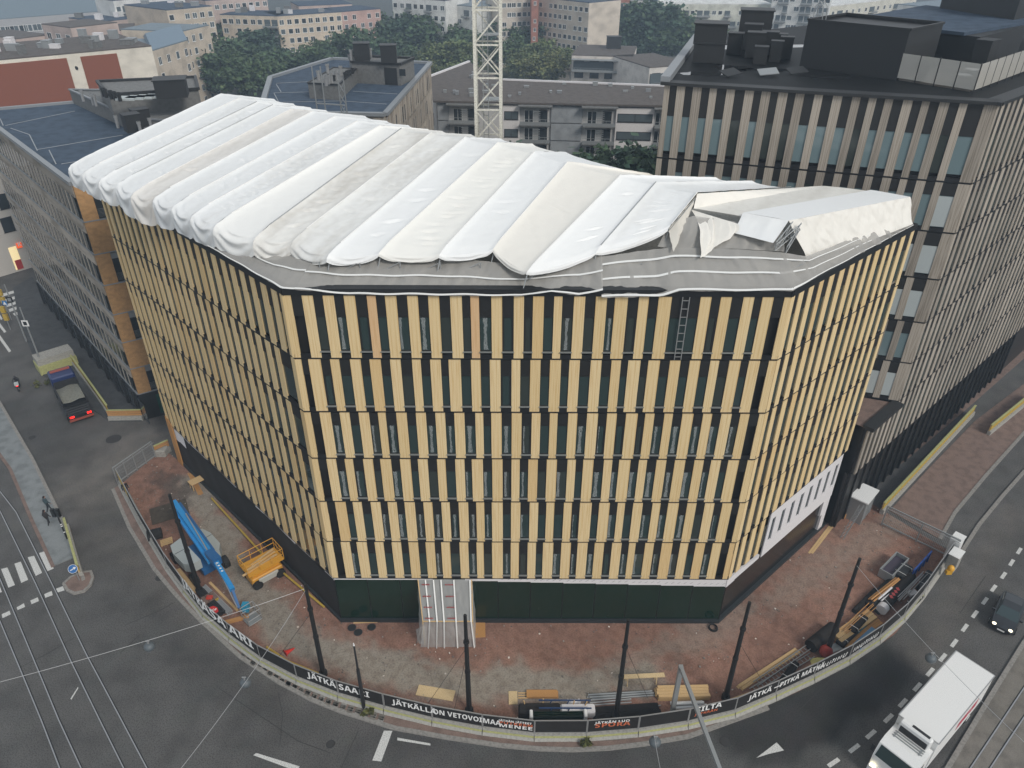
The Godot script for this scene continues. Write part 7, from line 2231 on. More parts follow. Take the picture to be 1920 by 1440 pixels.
func boom_lift() -> void:
	var o := Vector3(-26.2, 0, -45.3)
	var b := thing("boom_lift", "blue telescopic boom lift with grey counterweight and lowered basket", "boom lift", o)
	var blue := mat(Color(0.02, 0.22, 0.5), 0.4)
	var navy := mat(Color(0.015, 0.1, 0.26), 0.45)
	var grey_p := mat(Color(0.36, 0.39, 0.38), 0.5)
	var d := Vector3(0.72, 0, 0.69).normalized()
	var s := Vector3(d.z, 0, -d.x)
	var ch := MB.new()
	ch.obox(-d * 1.9 - s * 0.6 + Vector3(0, 0.5, 0), d * 3.6, Vector3(0, 0.5, 0), -s * -1.2)
	obj("chassis", ch, navy, b)
	for q in [[-2.0, -1.35], [-2.0, 1.35], [1.5, -1.35], [1.5, 1.35]]:
		wheel(b, d * q[0] + s * q[1] + Vector3(0, 0.55, 0), s, 0.55, 0.45, M.dark_steel)
	for sgn in [-1.0, 1.0]:   # the two rounded hoods of the turntable
		var h := MB.new()
		var p0: Vector3 = d * -2.3 + s * (0.42 * sgn)
		var pts := [p0, p0 + s * (1.0 * sgn) + d * 0.25, p0 + s * (1.25 * sgn) + d * 1.2, p0 + s * (1.2 * sgn) + d * 3.0, p0 + s * (0.8 * sgn) + d * 3.6, p0 + d * 3.6]
		var pl := []
		for k in pts: pl.append(v2(k))
		h.prism(pl, 1.05, 1.95)
		var hd := obj("hood", h, grey_p, b)
		var st := MB.new()
		st.bar(p0 + s * (0.2 * sgn) + d * 1.5 + Vector3(0, 1.96, 0), p0 + s * (1.2 * sgn) + d * 1.5 + Vector3(0, 1.96, 0), 0.03, 0.02)
		obj("panel_joint", st, M.dark_steel, hd)
	var e0 := Vector3(-29.6, 3.2, -49.69) - o
	var e1 := Vector3(-24.36, 2.6, -43.83) - o
	var e2 := Vector3(-21.92, 1.9, -40.92) - o
	var e3 := Vector3(-21.24, 1.0, -39.87) - o
	var m1 := MB.new()
	m1.bar(e0, e1, 0.42, 0.5)
	m1.bar(e0 + d * 0.6 - s * 0.32 - Vector3(0, 0.5, 0), e1 - s * 0.32 - Vector3(0, 0.45, 0), 0.28, 0.35)
	obj("main_boom", m1, blue, b)
	var mi := MB.new()
	mi.bar(e0 + d * 0.3 + s * 0.3 - Vector3(0, 0.25, 0), e1 - d * 0.4 + s * 0.3, 0.3, 0.45)
	obj("lower_boom", mi, navy, b)
	var rod := MB.new()
	rod.tube(e0 + d * 2.5 + Vector3(0, 0.3, 0) - s * 0.05, e1 - d * 0.6 + Vector3(0, 0.35, 0) - s * 0.05, 0.05, 0.05, 8)
	rod.tube(e1 + d * 1.0 + Vector3(0, 0.1, 0) - s * 0.2, e3 - s * 0.12 + Vector3(0, 0.2, 0), 0.05, 0.05, 8)
	obj("hydraulic_rod", rod, M.steel, b)
	var hd := MB.new()
	hd.bar(e1 - d * 0.5, e1 + d * 0.9, 0.7, 0.75)
	obj("boom_head", hd, navy, b)
	var m2 := MB.new()
	m2.bar(e1 + Vector3(0, 0.1, 0), e2, 0.38, 0.42)
	obj("telescope", m2, blue, b)
	var mk := MB.new()
	for i in 4: mk.cb(e1.lerp(e2, 0.3 + 0.08 * i) + Vector3(0, 0.36, 0), Vector3(0.16, 0.02, 0.12))
	obj("marks", mk, M.white, b)
	var j := MB.new()
	j.bar(e2, e3, 0.2, 0.22)
	obj("jib", j, navy, b)
	var bk := MB.new()
	var g := Vector3(-20.3, 0.15, -39.6) - o
	for y in [0.0, 0.5, 1.1]:
		var w1 := d * 1.1
		var w2 := s * 0.55
		var pts := [g - w1 * 0.5 - w2, g + w1 * 0.5 - w2, g + w1 * 0.5 + w2, g - w1 * 0.5 + w2]
		for i in 4:
			bk.tube(pts[i] + Vector3(0, y, 0), pts[(i + 1) % 4] + Vector3(0, y, 0), 0.03, 0.03, 6)
			if y == 0.0: bk.tube(pts[i], pts[i] + Vector3(0, 1.1, 0), 0.03, 0.03, 6)
	obj("basket", bk, M.steel, b)
	var fl := MB.new()
	fl.obox(g - d * 0.55 - s * 0.55 - Vector3(0, 0.05, 0), d * 1.1, Vector3(0, 0.05, 0), s * -1.1 * -1.0)
	obj("basket_floor", fl, M.galv, b)
	var cp := MB.new()
	cp.cb(g - d * 0.75 + Vector3(0, 0.7, 0), Vector3(0.5, 0.7, 0.5))
	obj("control_box", cp, mat(Color(0.02, 0.25, 0.4), 0.5), b)

func scissor_lift() -> void:
	var o := Vector3(-20.55, 0, -44.1)
	var ang := atan2(-(-45.44 + 43.73), -20.02 + 21.89)
	var b := thing("scissor_lift", "yellow scissor lift with railed platform and planks aboard", "scissor lift", o, ang)
	var yel := mat(Color(0.62, 0.3, 0.03), 0.45)
	var pale := mat(Color(0.42, 0.42, 0.38), 0.5)
	var ch := MB.new()
	rbox(ch, -1.35, 0.35, -0.75, 1.35, 1.05, 0.75, 0.08)
	obj("chassis", ch, yel, b)
	var tray := MB.new()
	rbox(tray, -0.85, 0.4, 0.76, 0.85, 0.95, 0.95, 0.05)
	obj("tray", tray, pale, b)
	for q in [[-1.0, -0.85], [-1.0, 0.85], [1.0, -0.85], [1.0, 0.85]]: wheel(b, Vector3(q[0], 0.4, q[1]), Vector3(0, 0, 1), 0.4, 0.3, M.dark_steel)
	var sc := MB.new()
	for z in [-0.5, 0.5]:
		for k in 3:
			sc.bar(Vector3(-1.2, 1.08 + k * 0.16, z), Vector3(1.2, 1.22 + k * 0.16, z), 0.07, 0.12)
			sc.bar(Vector3(1.2, 1.08 + k * 0.16, z * 0.86), Vector3(-1.2, 1.22 + k * 0.16, z * 0.86), 0.07, 0.12)
	obj("scissor_arms", sc, yel, b)
	var pf := MB.new()
	pf.bx(-1.55, 1.6, -0.85, 1.55, 1.75, 0.85)
	obj("platform", pf, yel, b)
	var rl := MB.new()
	var c := [Vector3(-1.55, 0, -0.85), Vector3(1.55, 0, -0.85), Vector3(1.55, 0, 0.85), Vector3(-1.55, 0, 0.85)]
	for i in 4:
		for y in [2.25, 2.8]: rl.tube(c[i] + Vector3(0, y, 0), c[(i + 1) % 4] + Vector3(0, y, 0), 0.03, 0.03, 6)
		rl.tube(c[i] + Vector3(0, 1.75, 0), c[i] + Vector3(0, 2.8, 0), 0.03, 0.03, 6)
		for k in [0.33, 0.66]:
			var p: Vector3 = c[i].lerp(c[(i + 1) % 4], k)
			rl.tube(p + Vector3(0, 1.75, 0), p + Vector3(0, 2.8, 0), 0.025, 0.025, 6)
	obj("railing", rl, yel, b)
	var pk := MB.new()
	for i in 3: pk.bar(Vector3(-1.9, 1.85 + 0.06 * i, 0.5 - i * 0.25), Vector3(1.3, 1.9 + 0.06 * i, 0.1 - i * 0.3), 0.2, 0.05)
	for i in 3:
		var pl := thing("loose_plank", ["long plank across the scissor lift platform, front one", "plank across the scissor lift platform, middle one", "plank across the scissor lift platform, rear one"][i], "plank", o + Vector3(0, 1.78 + 0.07 * i, 0), ang, "planks on the scissor lift")
		var m := MB.new()
		m.bar(Vector3(-1.9 + i * 0.5, 0.03, 0.5 - i * 0.25), Vector3(1.3, 0.03, 0.1 - i * 0.3), 0.2, 0.05)
		obj("board", m, M.plank, pl)

func box_truck() -> void:
	var f := Vector3(-0.78, 0, 0.625).normalized()
	var rear := (Vector3(30.9, 0, -33.95) + Vector3(32.63, 0, -32.1)) / 2.0
	var t := thing("box_truck", "white refrigerated box truck with red print driving towards the viewer", "truck", rear, atan2(-f.z, f.x))
	# x runs forward
	var bx := MB.new()
	rbox(bx, 0, 1.1, -1.28, 7.85, 3.75, 1.28, 0.04)
	obj("cargo_box", bx, M.white, t)
	var tr := MB.new()
	for z in [-1.29, 1.29]: tr.bar(Vector3(0, 3.72, z), Vector3(7.85, 3.72, z), 0.05, 0.06)
	tr.bar(Vector3(7.86, 3.72, -1.28), Vector3(7.86, 3.72, 1.28), 0.05, 0.06)
	tr.bar(Vector3(0, 3.72, -1.28), Vector3(0, 3.72, 1.28), 0.05, 0.06)
	obj("edge_trim", tr, M.steel, t)
	var pr := MB.new()
	for q in [[1.6, 2.6], [2.8, 3.4], [3.5, 4.5]]: pr.bx(q[0], 1.9, -1.292, q[1], 2.7, -1.282)
	for q in [[2.2, 2.9], [3.1, 4.2], [4.3, 5.2]]: pr.bx(q[0], 1.9, 1.282, q[1], 2.9, 1.292)
	obj("red_print", pr, mat(Color(0.45, 0.04, 0.08), 0.5), t)
	var fr := MB.new()
	fr.bx(0.2, 0.65, -0.5, 9.6, 1.08, 0.5)
	obj("frame", fr, M.dark_steel, t)
	var sk := MB.new()
	sk.bx(2.6, 0.45, -1.2, 6.6, 1.08, -1.1)
	sk.bx(2.6, 0.45, 1.1, 6.6, 1.08, 1.2)
	obj("side_skirt", sk, M.dark_steel, t)
	var ru := MB.new()
	rbox(ru, 7.9, 2.7, -1.0, 8.35, 3.95, 1.0, 0.1)
	var rfr := obj("refrigeration_unit", ru, M.white, t)
	var gr := MB.new()
	gr.bx(8.352, 2.9, -0.85, 8.37, 3.6, 0.85)
	gr.bx(8.0, 3.955, -0.8, 8.2, 3.97, 0.3)
	obj("grille", gr, M.dark_steel, rfr)
	var cb := MB.new()   # cab with a raked front
	var pts := [Vector2(8.0, 0.8), Vector2(10.15, 0.8), Vector2(10.2, 1.9), Vector2(9.85, 2.85), Vector2(9.3, 3.1), Vector2(8.0, 3.05)]
	for i in pts.size():
		var a: Vector2 = pts[i]
		var c: Vector2 = pts[(i + 1) % pts.size()]
		cb.quad(Vector3(a.x, a.y, 1.22), Vector3(a.x, a.y, -1.22), Vector3(c.x, c.y, -1.22), Vector3(c.x, c.y, 1.22))
	for i in range(1, pts.size() - 1):
		cb.tri(Vector3(pts[0].x, pts[0].y, 1.22), Vector3(pts[i].x, pts[i].y, 1.22), Vector3(pts[i + 1].x, pts[i + 1].y, 1.22))
		cb.tri(Vector3(pts[0].x, pts[0].y, -1.22), Vector3(pts[i + 1].x, pts[i + 1].y, -1.22), Vector3(pts[i].x, pts[i].y, -1.22))
	var cab := obj("cab", cb, M.white, t)
	var ws := MB.new()
	ws.quad(Vector3(10.215, 1.95, 1.1), Vector3(10.215, 1.95, -1.1), Vector3(9.9, 2.8, -1.05), Vector3(9.9, 2.8, 1.05))
	obj("windscreen", ws, M.glass, cab)
	for z in [-1.225, 1.225]:
		var sw := MB.new()
		sw.bx(8.9, 1.9, z - 0.008, 9.8, 2.6, z + 0.008)
		obj("side_window", sw, M.glass, cab)
	var ra := MB.new()
	for i in 3: ra.bar(Vector3(8.55 + i * 0.2, 3.14, -0.95), Vector3(8.55 + i * 0.2, 3.14, 0.95), 0.05, 0.05)
	for z in [-0.8, 0.8]: ra.bar(Vector3(8.5, 3.14, z), Vector3(9.05, 3.12, z), 0.05, 0.05)
	obj("light_bar", ra, M.galv, cab)
	var bu := MB.new()
	rbox(bu, 10.1, 0.4, -1.22, 10.35, 1.0, 1.22, 0.06)
	obj("bumper", bu, M.white, t)
	for z in [-0.95, 0.95]:
		var l := MB.new()
		l.bx(10.3, 0.95, z - 0.18, 10.37, 1.2, z + 0.18)
		obj("headlight", l, headlight_mat(), t)
	for x in [1.6, 9.2]:
		for z in [-1.1, 1.1]: wheel(t, Vector3(x, 0.5, z), Vector3(0, 0, 1), 0.5, 0.32, M.white)
	var mir := MB.new()
	for z in [-1.4, 1.4]: mir.cb(Vector3(10.0, 2.2, z), Vector3(0.12, 0.6, 0.22))
	obj("mirrors", mir, M.dark_steel, t)

func headlight_mat() -> StandardMaterial3D:
	var m := mat(Color(0.9, 0.88, 0.78), 0.2)
	m.emission_enabled = true
	m.emission = Color(1.0, 0.95, 0.8)
	m.emission_energy_multiplier = 1.6
	return m

func black_car() -> void:
	var f := Vector3(-0.66, 0, 0.75).normalized()
	var c := Vector3(39.1, 0, -40.1)
	var t := thing("car", "black hatchback with headlights on driving behind the white truck", "car", c, atan2(-f.z, f.x))
	var body_m := mat(Color(0.012, 0.013, 0.016), 0.3)
	body_m.clearcoat_enabled = true
	body_m.clearcoat = 0.6
	body_m.clearcoat_roughness = 0.05
	# sections along x: [x, half width low, half width high, sill, shoulder]
	var sec := [[-2.1, 0.62, 0.58, 0.35, 0.85], [-1.95, 0.82, 0.78, 0.25, 0.95], [-1.0, 0.88, 0.85, 0.22, 0.98], [0.3, 0.88, 0.86, 0.22, 0.96], [1.2, 0.87, 0.82, 0.22, 0.9], [1.8, 0.82, 0.72, 0.25, 0.76], [2.08, 0.6, 0.52, 0.35, 0.62]]
	var ring := func(s: Array) -> Array:
		return [Vector3(s[0], s[3], s[1]), Vector3(s[0], (s[3] + s[4]) / 2, s[1] + 0.03), Vector3(s[0], s[4], s[2]), Vector3(s[0], s[4] + 0.04, 0), Vector3(s[0], s[4], -s[2]), Vector3(s[0], (s[3] + s[4]) / 2, -s[1] - 0.03), Vector3(s[0], s[3], -s[1])]
	var rings := []
	for s in sec: rings.append(ring.call(s))
	var body := MB.new()
	for i in rings.size() - 1:
		for k in 6:
			body.quad(rings[i][k], rings[i + 1][k], rings[i + 1][k + 1], rings[i][k + 1])
		body.quad(rings[i][6], rings[i + 1][6], rings[i + 1][0], rings[i][0])
	for e in [[0, -1], [rings.size() - 1, 1]]:
		var r: Array = rings[e[0]]
		for k in range(1, 6):
			if e[1] > 0: body.tri(r[0], r[k + 1], r[k])
			else: body.tri(r[0], r[k], r[k + 1])
	obj("body", body, body_m, t)
	var cab := [[-1.75, 0.72, 0.95], [-1.35, 0.64, 1.38], [-0.4, 0.62, 1.46], [0.35, 0.6, 1.4], [1.1, 0.72, 0.93]]
	var gl := MB.new()
	for i in cab.size() - 1:
		var a: Array = cab[i]
		var b: Array = cab[i + 1]
		for z in [-1.0, 1.0]:
			var p := Vector3(a[0], 0.93, 0.78 * z)
			var q := Vector3(b[0], 0.93, 0.78 * z)
			if z > 0: gl.quad(p, q, Vector3(b[0], b[2], b[1] * z), Vector3(a[0], a[2], a[1] * z))
			else: gl.quad(q, p, Vector3(a[0], a[2], a[1] * z), Vector3(b[0], b[2], b[1] * z))
	gl.quad(Vector3(0.35, 1.4, 0.6), Vector3(1.1, 0.93, 0.72), Vector3(1.1, 0.93, -0.72), Vector3(0.35, 1.4, -0.6))
	gl.quad(Vector3(-1.75, 0.95, 0.72), Vector3(-1.35, 1.38, 0.64), Vector3(-1.35, 1.38, -0.64), Vector3(-1.75, 0.95, -0.72))
	obj("window_glass", gl, mat(Color(0.04, 0.06, 0.065), 0.06), t)
	var rf := MB.new()
	rf.quad(Vector3(-0.4, 1.465, 0.6), Vector3(0.35, 1.405, 0.58), Vector3(0.35, 1.405, -0.58), Vector3(-0.4, 1.465, -0.6))
	rf.quad(Vector3(-1.35, 1.385, 0.62), Vector3(-0.4, 1.465, 0.6), Vector3(-0.4, 1.465, -0.6), Vector3(-1.35, 1.385, -0.62))
	obj("roof", rf, body_m, t)
	for z in [-0.55, 0.55]:
		var l := MB.new()
		l.ball(Vector3(1.9, 0.66, z), Vector3(0.16, 0.09, 0.16), 6)
		obj("headlight", l, headlight_mat(), t)
	var np := MB.new()
	np.cb(Vector3(2.1, 0.42, 0), Vector3(0.03, 0.11, 0.5))
	obj("number_plate", np, M.white, t)
	for x in [-1.3, 1.35]:
		for z in [-0.82, 0.82]: wheel(t, Vector3(x, 0.31, z), Vector3(0, 0, 1), 0.31, 0.2)
	var mi := MB.new()
	for z in [-0.95, 0.95]: mi.cb(Vector3(0.75, 0.98, z), Vector3(0.14, 0.14, 0.2))
	obj("mirrors", mi, body_m, t)

func dump_truck() -> void:
	var f := Vector3(-0.62, 0, -0.78).normalized()
	var t := thing("dump_truck", "blue-cabbed tipper lorry with grey load bed and red tail lights lit", "truck", Vector3(-46.6, 0, -66.3), atan2(-f.z, f.x))
	var navy := mat(Color(0.015, 0.03, 0.11), 0.45)
	var fr := MB.new()
	fr.bx(0, 0.7, -0.5, 8.2, 1.05, 0.5)
	fr.bx(0.0, 0.75, -1.2, 1.6, 1.25, 1.2)
	obj("frame", fr, M.dark_steel, t)
	for i in 3:
		var rl := MB.new()
		rl.tube(Vector3(0.25 + i * 0.5, 1.32, -1.1), Vector3(0.25 + i * 0.5, 1.32, 1.1), 0.07, 0.07, 8)
		obj("cross_tube", rl, M.dark_steel, t)
	var bed := MB.new()
	bed.bx(1.9, 1.15, -1.25, 5.9, 1.3, 1.25)
	bed.bx(1.9, 1.3, -1.25, 5.9, 2.2, -1.13)
	bed.bx(1.9, 1.3, 1.13, 5.9, 2.2, 1.25)
	bed.bx(5.78, 1.3, -1.13, 5.9, 2.5, 1.13)
	obj("load_bed", bed, M.dark_steel, t)
	var ld := grid_mesh(16, 10, func(u: float, v: float) -> Vector3: return Vector3(2.0 + u * 3.75, 1.75 + 0.18 * sin(u * 3.1) + 0.08 * sin(v * 7.0 + u * 5.0), 1.1 - v * 2.2))
	obj("load", ld, layered(mat(Color(0.2, 0.2, 0.17), 0.95), M.blotch, 2.0), t)
	var cab := MB.new()
	rbox(cab, 6.1, 1.0, -1.22, 8.3, 2.95, 1.22, 0.15)
	var cb := obj("cab", cab, navy, t)
	var ws := MB.new()
	ws.bx(8.3, 1.8, -1.05, 8.33, 2.6, 1.05)
	obj("windscreen", ws, M.glass, cb)
	var lb := MB.new()
	lb.cb(Vector3(7.6, 3.02, 0), Vector3(0.35, 0.14, 2.0))
	obj("roof_light_bar", lb, mat(Color(0.32, 0.08, 0.05), 0.5), cb)
	for x in [1.2, 2.5, 7.0]:
		for z in [-1.05, 1.05]: wheel(t, Vector3(x, 0.52, z), Vector3(0, 0, 1), 0.52, 0.4, M.dark_steel)
	var tl := mat(Color(0.6, 0.02, 0.02), 0.3)
	tl.emission_enabled = true
	tl.emission = Color(1.0, 0.1, 0.06)
	tl.emission_energy_multiplier = 2.2
	for z in [-0.85, 0.85]:
		var l := MB.new()
		l.cb(Vector3(-0.03, 0.98, z), Vector3(0.06, 0.18, 0.42))
		obj("tail_light", l, tl, t)
	var bp := MB.new()
	bp.bx(-0.15, 0.5, -1.2, -0.02, 0.72, 1.2)
	obj("bumper", bp, mat(Color(0.25, 0.06, 0.04), 0.6), t)
	var fd := MB.new()
	for z in [-1.1, 1.1]: fd.bx(0.6, 1.06, z - 0.25, 3.1, 1.12, z + 0.25)
	obj("mudguard", fd, M.dark_steel, t)

# a figure as one continuous surface: capsules joined smoothly, meshed as surface nets
func figure(bones: Array, cell: float) -> ArrayMesh:
	var lo := Vector3.ONE * 1e9
	var hi := -lo
	for b in bones:
		var r := Vector3.ONE * (maxf(b[2], b[3]) + 2 * cell)
		lo = lo.min(b[0] - r).min(b[1] - r)
		hi = hi.max(b[0] + r).max(b[1] + r)
	var n := ((hi - lo) / cell).ceil()
	var nx := int(n.x) + 1
	var ny := int(n.y) + 1
	var nz := int(n.z) + 1
	var f := PackedFloat32Array()
	f.resize(nx * ny * nz)
	var c := PackedColorArray()
	c.resize(nx * ny * nz)
	for k in nz:
		for j in ny:
			for i in nx:
				var p := lo + Vector3(i, j, k) * cell
				var d := 1e3
				var best := 1e3
				var col := Color(0, 0, 0)
				for b in bones:
					var ab: Vector3 = b[1] - b[0]
					var t := clampf((p - b[0]).dot(ab) / maxf(ab.length_squared(), 1e-9), 0, 1)
					var e: float = p.distance_to(b[0] + ab * t) - lerpf(b[2], b[3], t)
					var h := clampf(0.5 + 0.5 * (d - e) / 0.04, 0, 1)
					d = lerpf(d, e, h) - 0.04 * h * (1 - h)
					if e < best:
						best = e
						col = b[4]
				f[(k * ny + j) * nx + i] = d
				c[(k * ny + j) * nx + i] = col
	var cellv := {}
	var vs := PackedVector3Array()
	var vc := PackedColorArray()
	for k in nz - 1:
		for j in ny - 1:
			for i in nx - 1:
				var sum := Vector3.ZERO
				var cnt := 0
				for e in [[0, 0, 0, 1, 0, 0], [0, 1, 0, 1, 1, 0], [0, 0, 1, 1, 0, 1], [0, 1, 1, 1, 1, 1], [0, 0, 0, 0, 1, 0], [1, 0, 0, 1, 1, 0], [0, 0, 1, 0, 1, 1], [1, 0, 1, 1, 1, 1], [0, 0, 0, 0, 0, 1], [1, 0, 0, 1, 0, 1], [0, 1, 0, 0, 1, 1], [1, 1, 0, 1, 1, 1]]:
					var a: float = f[((k + e[2]) * ny + j + e[1]) * nx + i + e[0]]
					var b: float = f[((k + e[5]) * ny + j + e[4]) * nx + i + e[3]]
					if (a < 0) != (b < 0):
						var t := a / (a - b)
						sum += Vector3(e[0], e[1], e[2]).lerp(Vector3(e[3], e[4], e[5]), t)
						cnt += 1
				if cnt:
					cellv[(k * ny + j) * nx + i] = vs.size()
					vs.append(lo + (Vector3(i, j, k) + sum / cnt) * cell)
					vc.append(c[(k * ny + j) * nx + i])
	var idx := PackedInt32Array()
	for k in range(1, nz - 1):
		for j in range(1, ny - 1):
			for i in range(1, nx - 1):
				var o := (k * ny + j) * nx + i
				for ax in 3:
					var st: int = [1, nx, nx * ny][ax]
					if (f[o] < 0) == (f[o + st] < 0): continue
					var u: int = [nx, nx * ny, 1][ax]
					var w: int = [nx * ny, 1, nx][ax]
					if not (cellv.has(o) and cellv.has(o - u) and cellv.has(o - w) and cellv.has(o - u - w)): continue
					var q := [cellv[o], cellv[o - u], cellv[o - u - w], cellv[o - w]]
					if f[o] < 0: idx.append_array([q[0], q[1], q[2], q[0], q[2], q[3]])
					else: idx.append_array([q[0], q[2], q[1], q[0], q[3], q[2]])
	var st2 := SurfaceTool.new()
	st2.begin(Mesh.PRIMITIVE_TRIANGLES)
	for i in vs.size():
		st2.set_color(vc[i])
		st2.set_smooth_group(0)
		st2.add_vertex(vs[i])
	for i in idx: st2.add_index(i)
	st2.generate_normals()
	return st2.commit()

func walker(at: Vector3, turn: float, label: String, top: Color, legs: Color, stride: float) -> void:
	var t := thing("person", label, "person", at, turn, "people on the traffic island")
	var skin := Color(0.45, 0.27, 0.2)
	var hair := Color(0.02, 0.015, 0.012)
	var shoe := Color(0.03, 0.03, 0.03)
	var V := func(x: float, y: float, z: float) -> Vector3: return Vector3(x, y, z)
	var b := []
	for s in [-1.0, 1.0]:
		var sw: float = stride * s
		b.append([V.call(0.09 * s, 0.92, 0), V.call(0.1 * s, 0.5, sw * 0.5 + 0.03), 0.095, 0.065, legs])
		b.append([V.call(0.1 * s, 0.5, sw * 0.5 + 0.03), V.call(0.1 * s, 0.09, sw - (0.06 if sw < 0 else 0.0)), 0.065, 0.045, legs])
		b.append([V.call(0.1 * s, 0.05, sw - 0.04), V.call(0.11 * s, 0.04, sw + 0.17), 0.045, 0.035, shoe])
		b.append([V.call(0.2 * s, 1.42, 0), V.call(0.26 * s, 1.14, -sw * 0.35), 0.06, 0.05, top])
		b.append([V.call(0.26 * s, 1.14, -sw * 0.35), V.call(0.25 * s, 0.9, -sw * 0.6 + 0.1), 0.048, 0.036, top])
		b.append([V.call(0.25 * s, 0.87, -sw * 0.6 + 0.11), V.call(0.24 * s, 0.79, -sw * 0.6 + 0.14), 0.035, 0.025, skin])
		b.append([V.call(0.24 * s, 0.85, -sw * 0.6 + 0.14), V.call(0.21 * s, 0.8, -sw * 0.6 + 0.17), 0.016, 0.012, skin])
	b.append([V.call(0, 0.95, 0), V.call(0, 1.2, 0.01), 0.14, 0.15, top])
	b.append([V.call(0, 1.2, 0.01), V.call(0, 1.4, 0), 0.15, 0.13, top])
	b.append([V.call(-0.14, 1.4, 0), V.call(0.14, 1.4, 0), 0.085, 0.085, top])
	b.append([V.call(0, 1.46, 0.01), V.call(0, 1.55, 0.02), 0.055, 0.05, skin])
	b.append([V.call(0, 1.6, 0.03), V.call(0, 1.68, 0.02), 0.085, 0.09, skin])
	b.append([V.call(0, 1.61, 0.115), V.call(0, 1.63, 0.115), 0.018, 0.012, skin])
	b.append([V.call(0, 1.7, -0.005), V.call(0, 1.66, -0.03), 0.095, 0.09, hair])
	obj("body", figure(b, 0.026), M.person, t)

func rider() -> void:
	var at := Vector3(-57.38,0,-73.04)
	var f := Vector3(-0.5, 0, -0.86)
	var turn := atan2(-f.z, f.x)
	var m := thing("motorcycle", "dark motorcycle with red tail light on the left street", "motorcycle", at, turn)
	for x in [-0.7, 0.75]: wheel(m, Vector3(x, 0.31, 0), Vector3(0, 0, 1), 0.31, 0.14)
	var b := MB.new()
	b.bar(Vector3(-0.65, 0.7, 0), Vector3(0.1, 0.75, 0), 0.26, 0.14)
	b.bar(Vector3(0.05, 0.72, 0), Vector3(0.5, 0.85, 0), 0.3, 0.28)
	b.bar(Vector3(-0.3, 0.42, 0), Vector3(0.35, 0.42, 0), 0.28, 0.36)
	b.tube(Vector3(0.75, 0.31, 0), Vector3(0.5, 1.0, 0), 0.05, 0.05, 6)
	b.tube(Vector3(0.48, 1.02, -0.35), Vector3(0.48, 1.02, 0.35), 0.025, 0.025, 6)
	obj("body", b, M.charcoal, m)
	var tl := mat(Color(0.6, 0.02, 0.02), 0.3)
	tl.emission_enabled = true
	tl.emission = Color(1.0, 0.1, 0.06)
	tl.emission_energy_multiplier = 2.2
	var l := MB.new()
	l.cb(Vector3(-0.74, 0.72, 0), Vector3(0.06, 0.1, 0.2))
	obj("tail_light", l, tl, m)
	var bx := MB.new()
	bx.cb(Vector3(-0.62, 0.95, 0), Vector3(0.4, 0.32, 0.42))
	obj("top_box", bx, M.blind, m)
	var p := thing("person", "motorcyclist in dark clothing and helmet seated on the motorcycle", "person", at + Vector3(0, 0, 0), turn - PI / 2)
	var dk := Color(0.02, 0.02, 0.025)
	var bones := []
	for s in [-1.0, 1.0]:
		bones.append([Vector3(0.1 * s, 0.85, -0.2), Vector3(0.2 * s, 0.8, 0.22), 0.1, 0.07, dk])
		bones.append([Vector3(0.2 * s, 0.8, 0.22), Vector3(0.2 * s, 0.4, 0.02), 0.07, 0.05, dk])
		bones.append([Vector3(0.2 * s, 0.36, 0.0), Vector3(0.2 * s, 0.34, 0.18), 0.05, 0.04, dk])
		bones.append([Vector3(0.19 * s, 1.36, -0.02), Vector3(0.32 * s, 1.14, 0.18), 0.065, 0.05, dk])
		bones.append([Vector3(0.32 * s, 1.14, 0.18), Vector3(0.31 * s, 1.05, 0.45), 0.05, 0.04, dk])
	bones.append([Vector3(0, 0.9, -0.18), Vector3(0, 1.36, -0.02), 0.15, 0.14, dk])
	bones.append([Vector3(-0.13, 1.36, -0.02), Vector3(0.13, 1.36, -0.02), 0.09, 0.09, dk])
	bones.append([Vector3(0, 1.45, 0), Vector3(0, 1.6, 0.04), 0.06, 0.13, Color(0.05, 0.05, 0.055)])
	obj("body", figure(bones, 0.03), M.person, p)

func build_machines() -> void:
	M.person = StandardMaterial3D.new()
	M.person.vertex_color_use_as_albedo = true
	M.person.roughness = 0.85
	boom_lift()
	scissor_lift()
	box_truck()
	black_car()
	dump_truck()
	walker(Vector3(-42.8,0,-52.06), 2.6, "pedestrian in teal jacket and dark trousers on the grey island", Color(0.04, 0.07, 0.08), Color(0.015, 0.016, 0.02), 0.22)
	walker(Vector3(-41.82,0,-50.21), 2.9, "pedestrian in dark brown jacket nearest the crossing", Color(0.03, 0.025, 0.025), Color(0.02, 0.02, 0.022), 0.16)
	rider()
	# a worker beside the left gate
	walker(Vector3(-36.47,0,-54.2), 0.6, "worker in black jacket standing by the left gate", Color(0.015, 0.015, 0.017), Color(0.02, 0.03, 0.06), 0.08)
	get_child(-1).set_meta("group", "workers on the site")

# --- the doorway tent and the materials lying about --------------------------------------------------------
func bundle(called: String, label: String, cat: String, a: Vector3, c: Vector3, n: int, layers: int, w: float, h: float, m: Material, piece: String, gap := 0.02, group := "") -> Node3D:   # pieces laid side by side in layers, from a to c
	var L := a.distance_to(c)
	var t := thing(called, label, cat, a, atan2(-(c.z - a.z), c.x - a.x), group)
	for k in layers:
		for i in n:
			var b := MB.new()
			var e := rr(-0.12, 0.12)
			b.bx(e, 0.02 + k * (h + 0.004), -(i + 1) * (w + gap), L + e * 0.5, 0.02 + k * (h + 0.004) + h, -(i + 1) * (w + gap) + w)
			obj(piece, b, m, t)
	return t

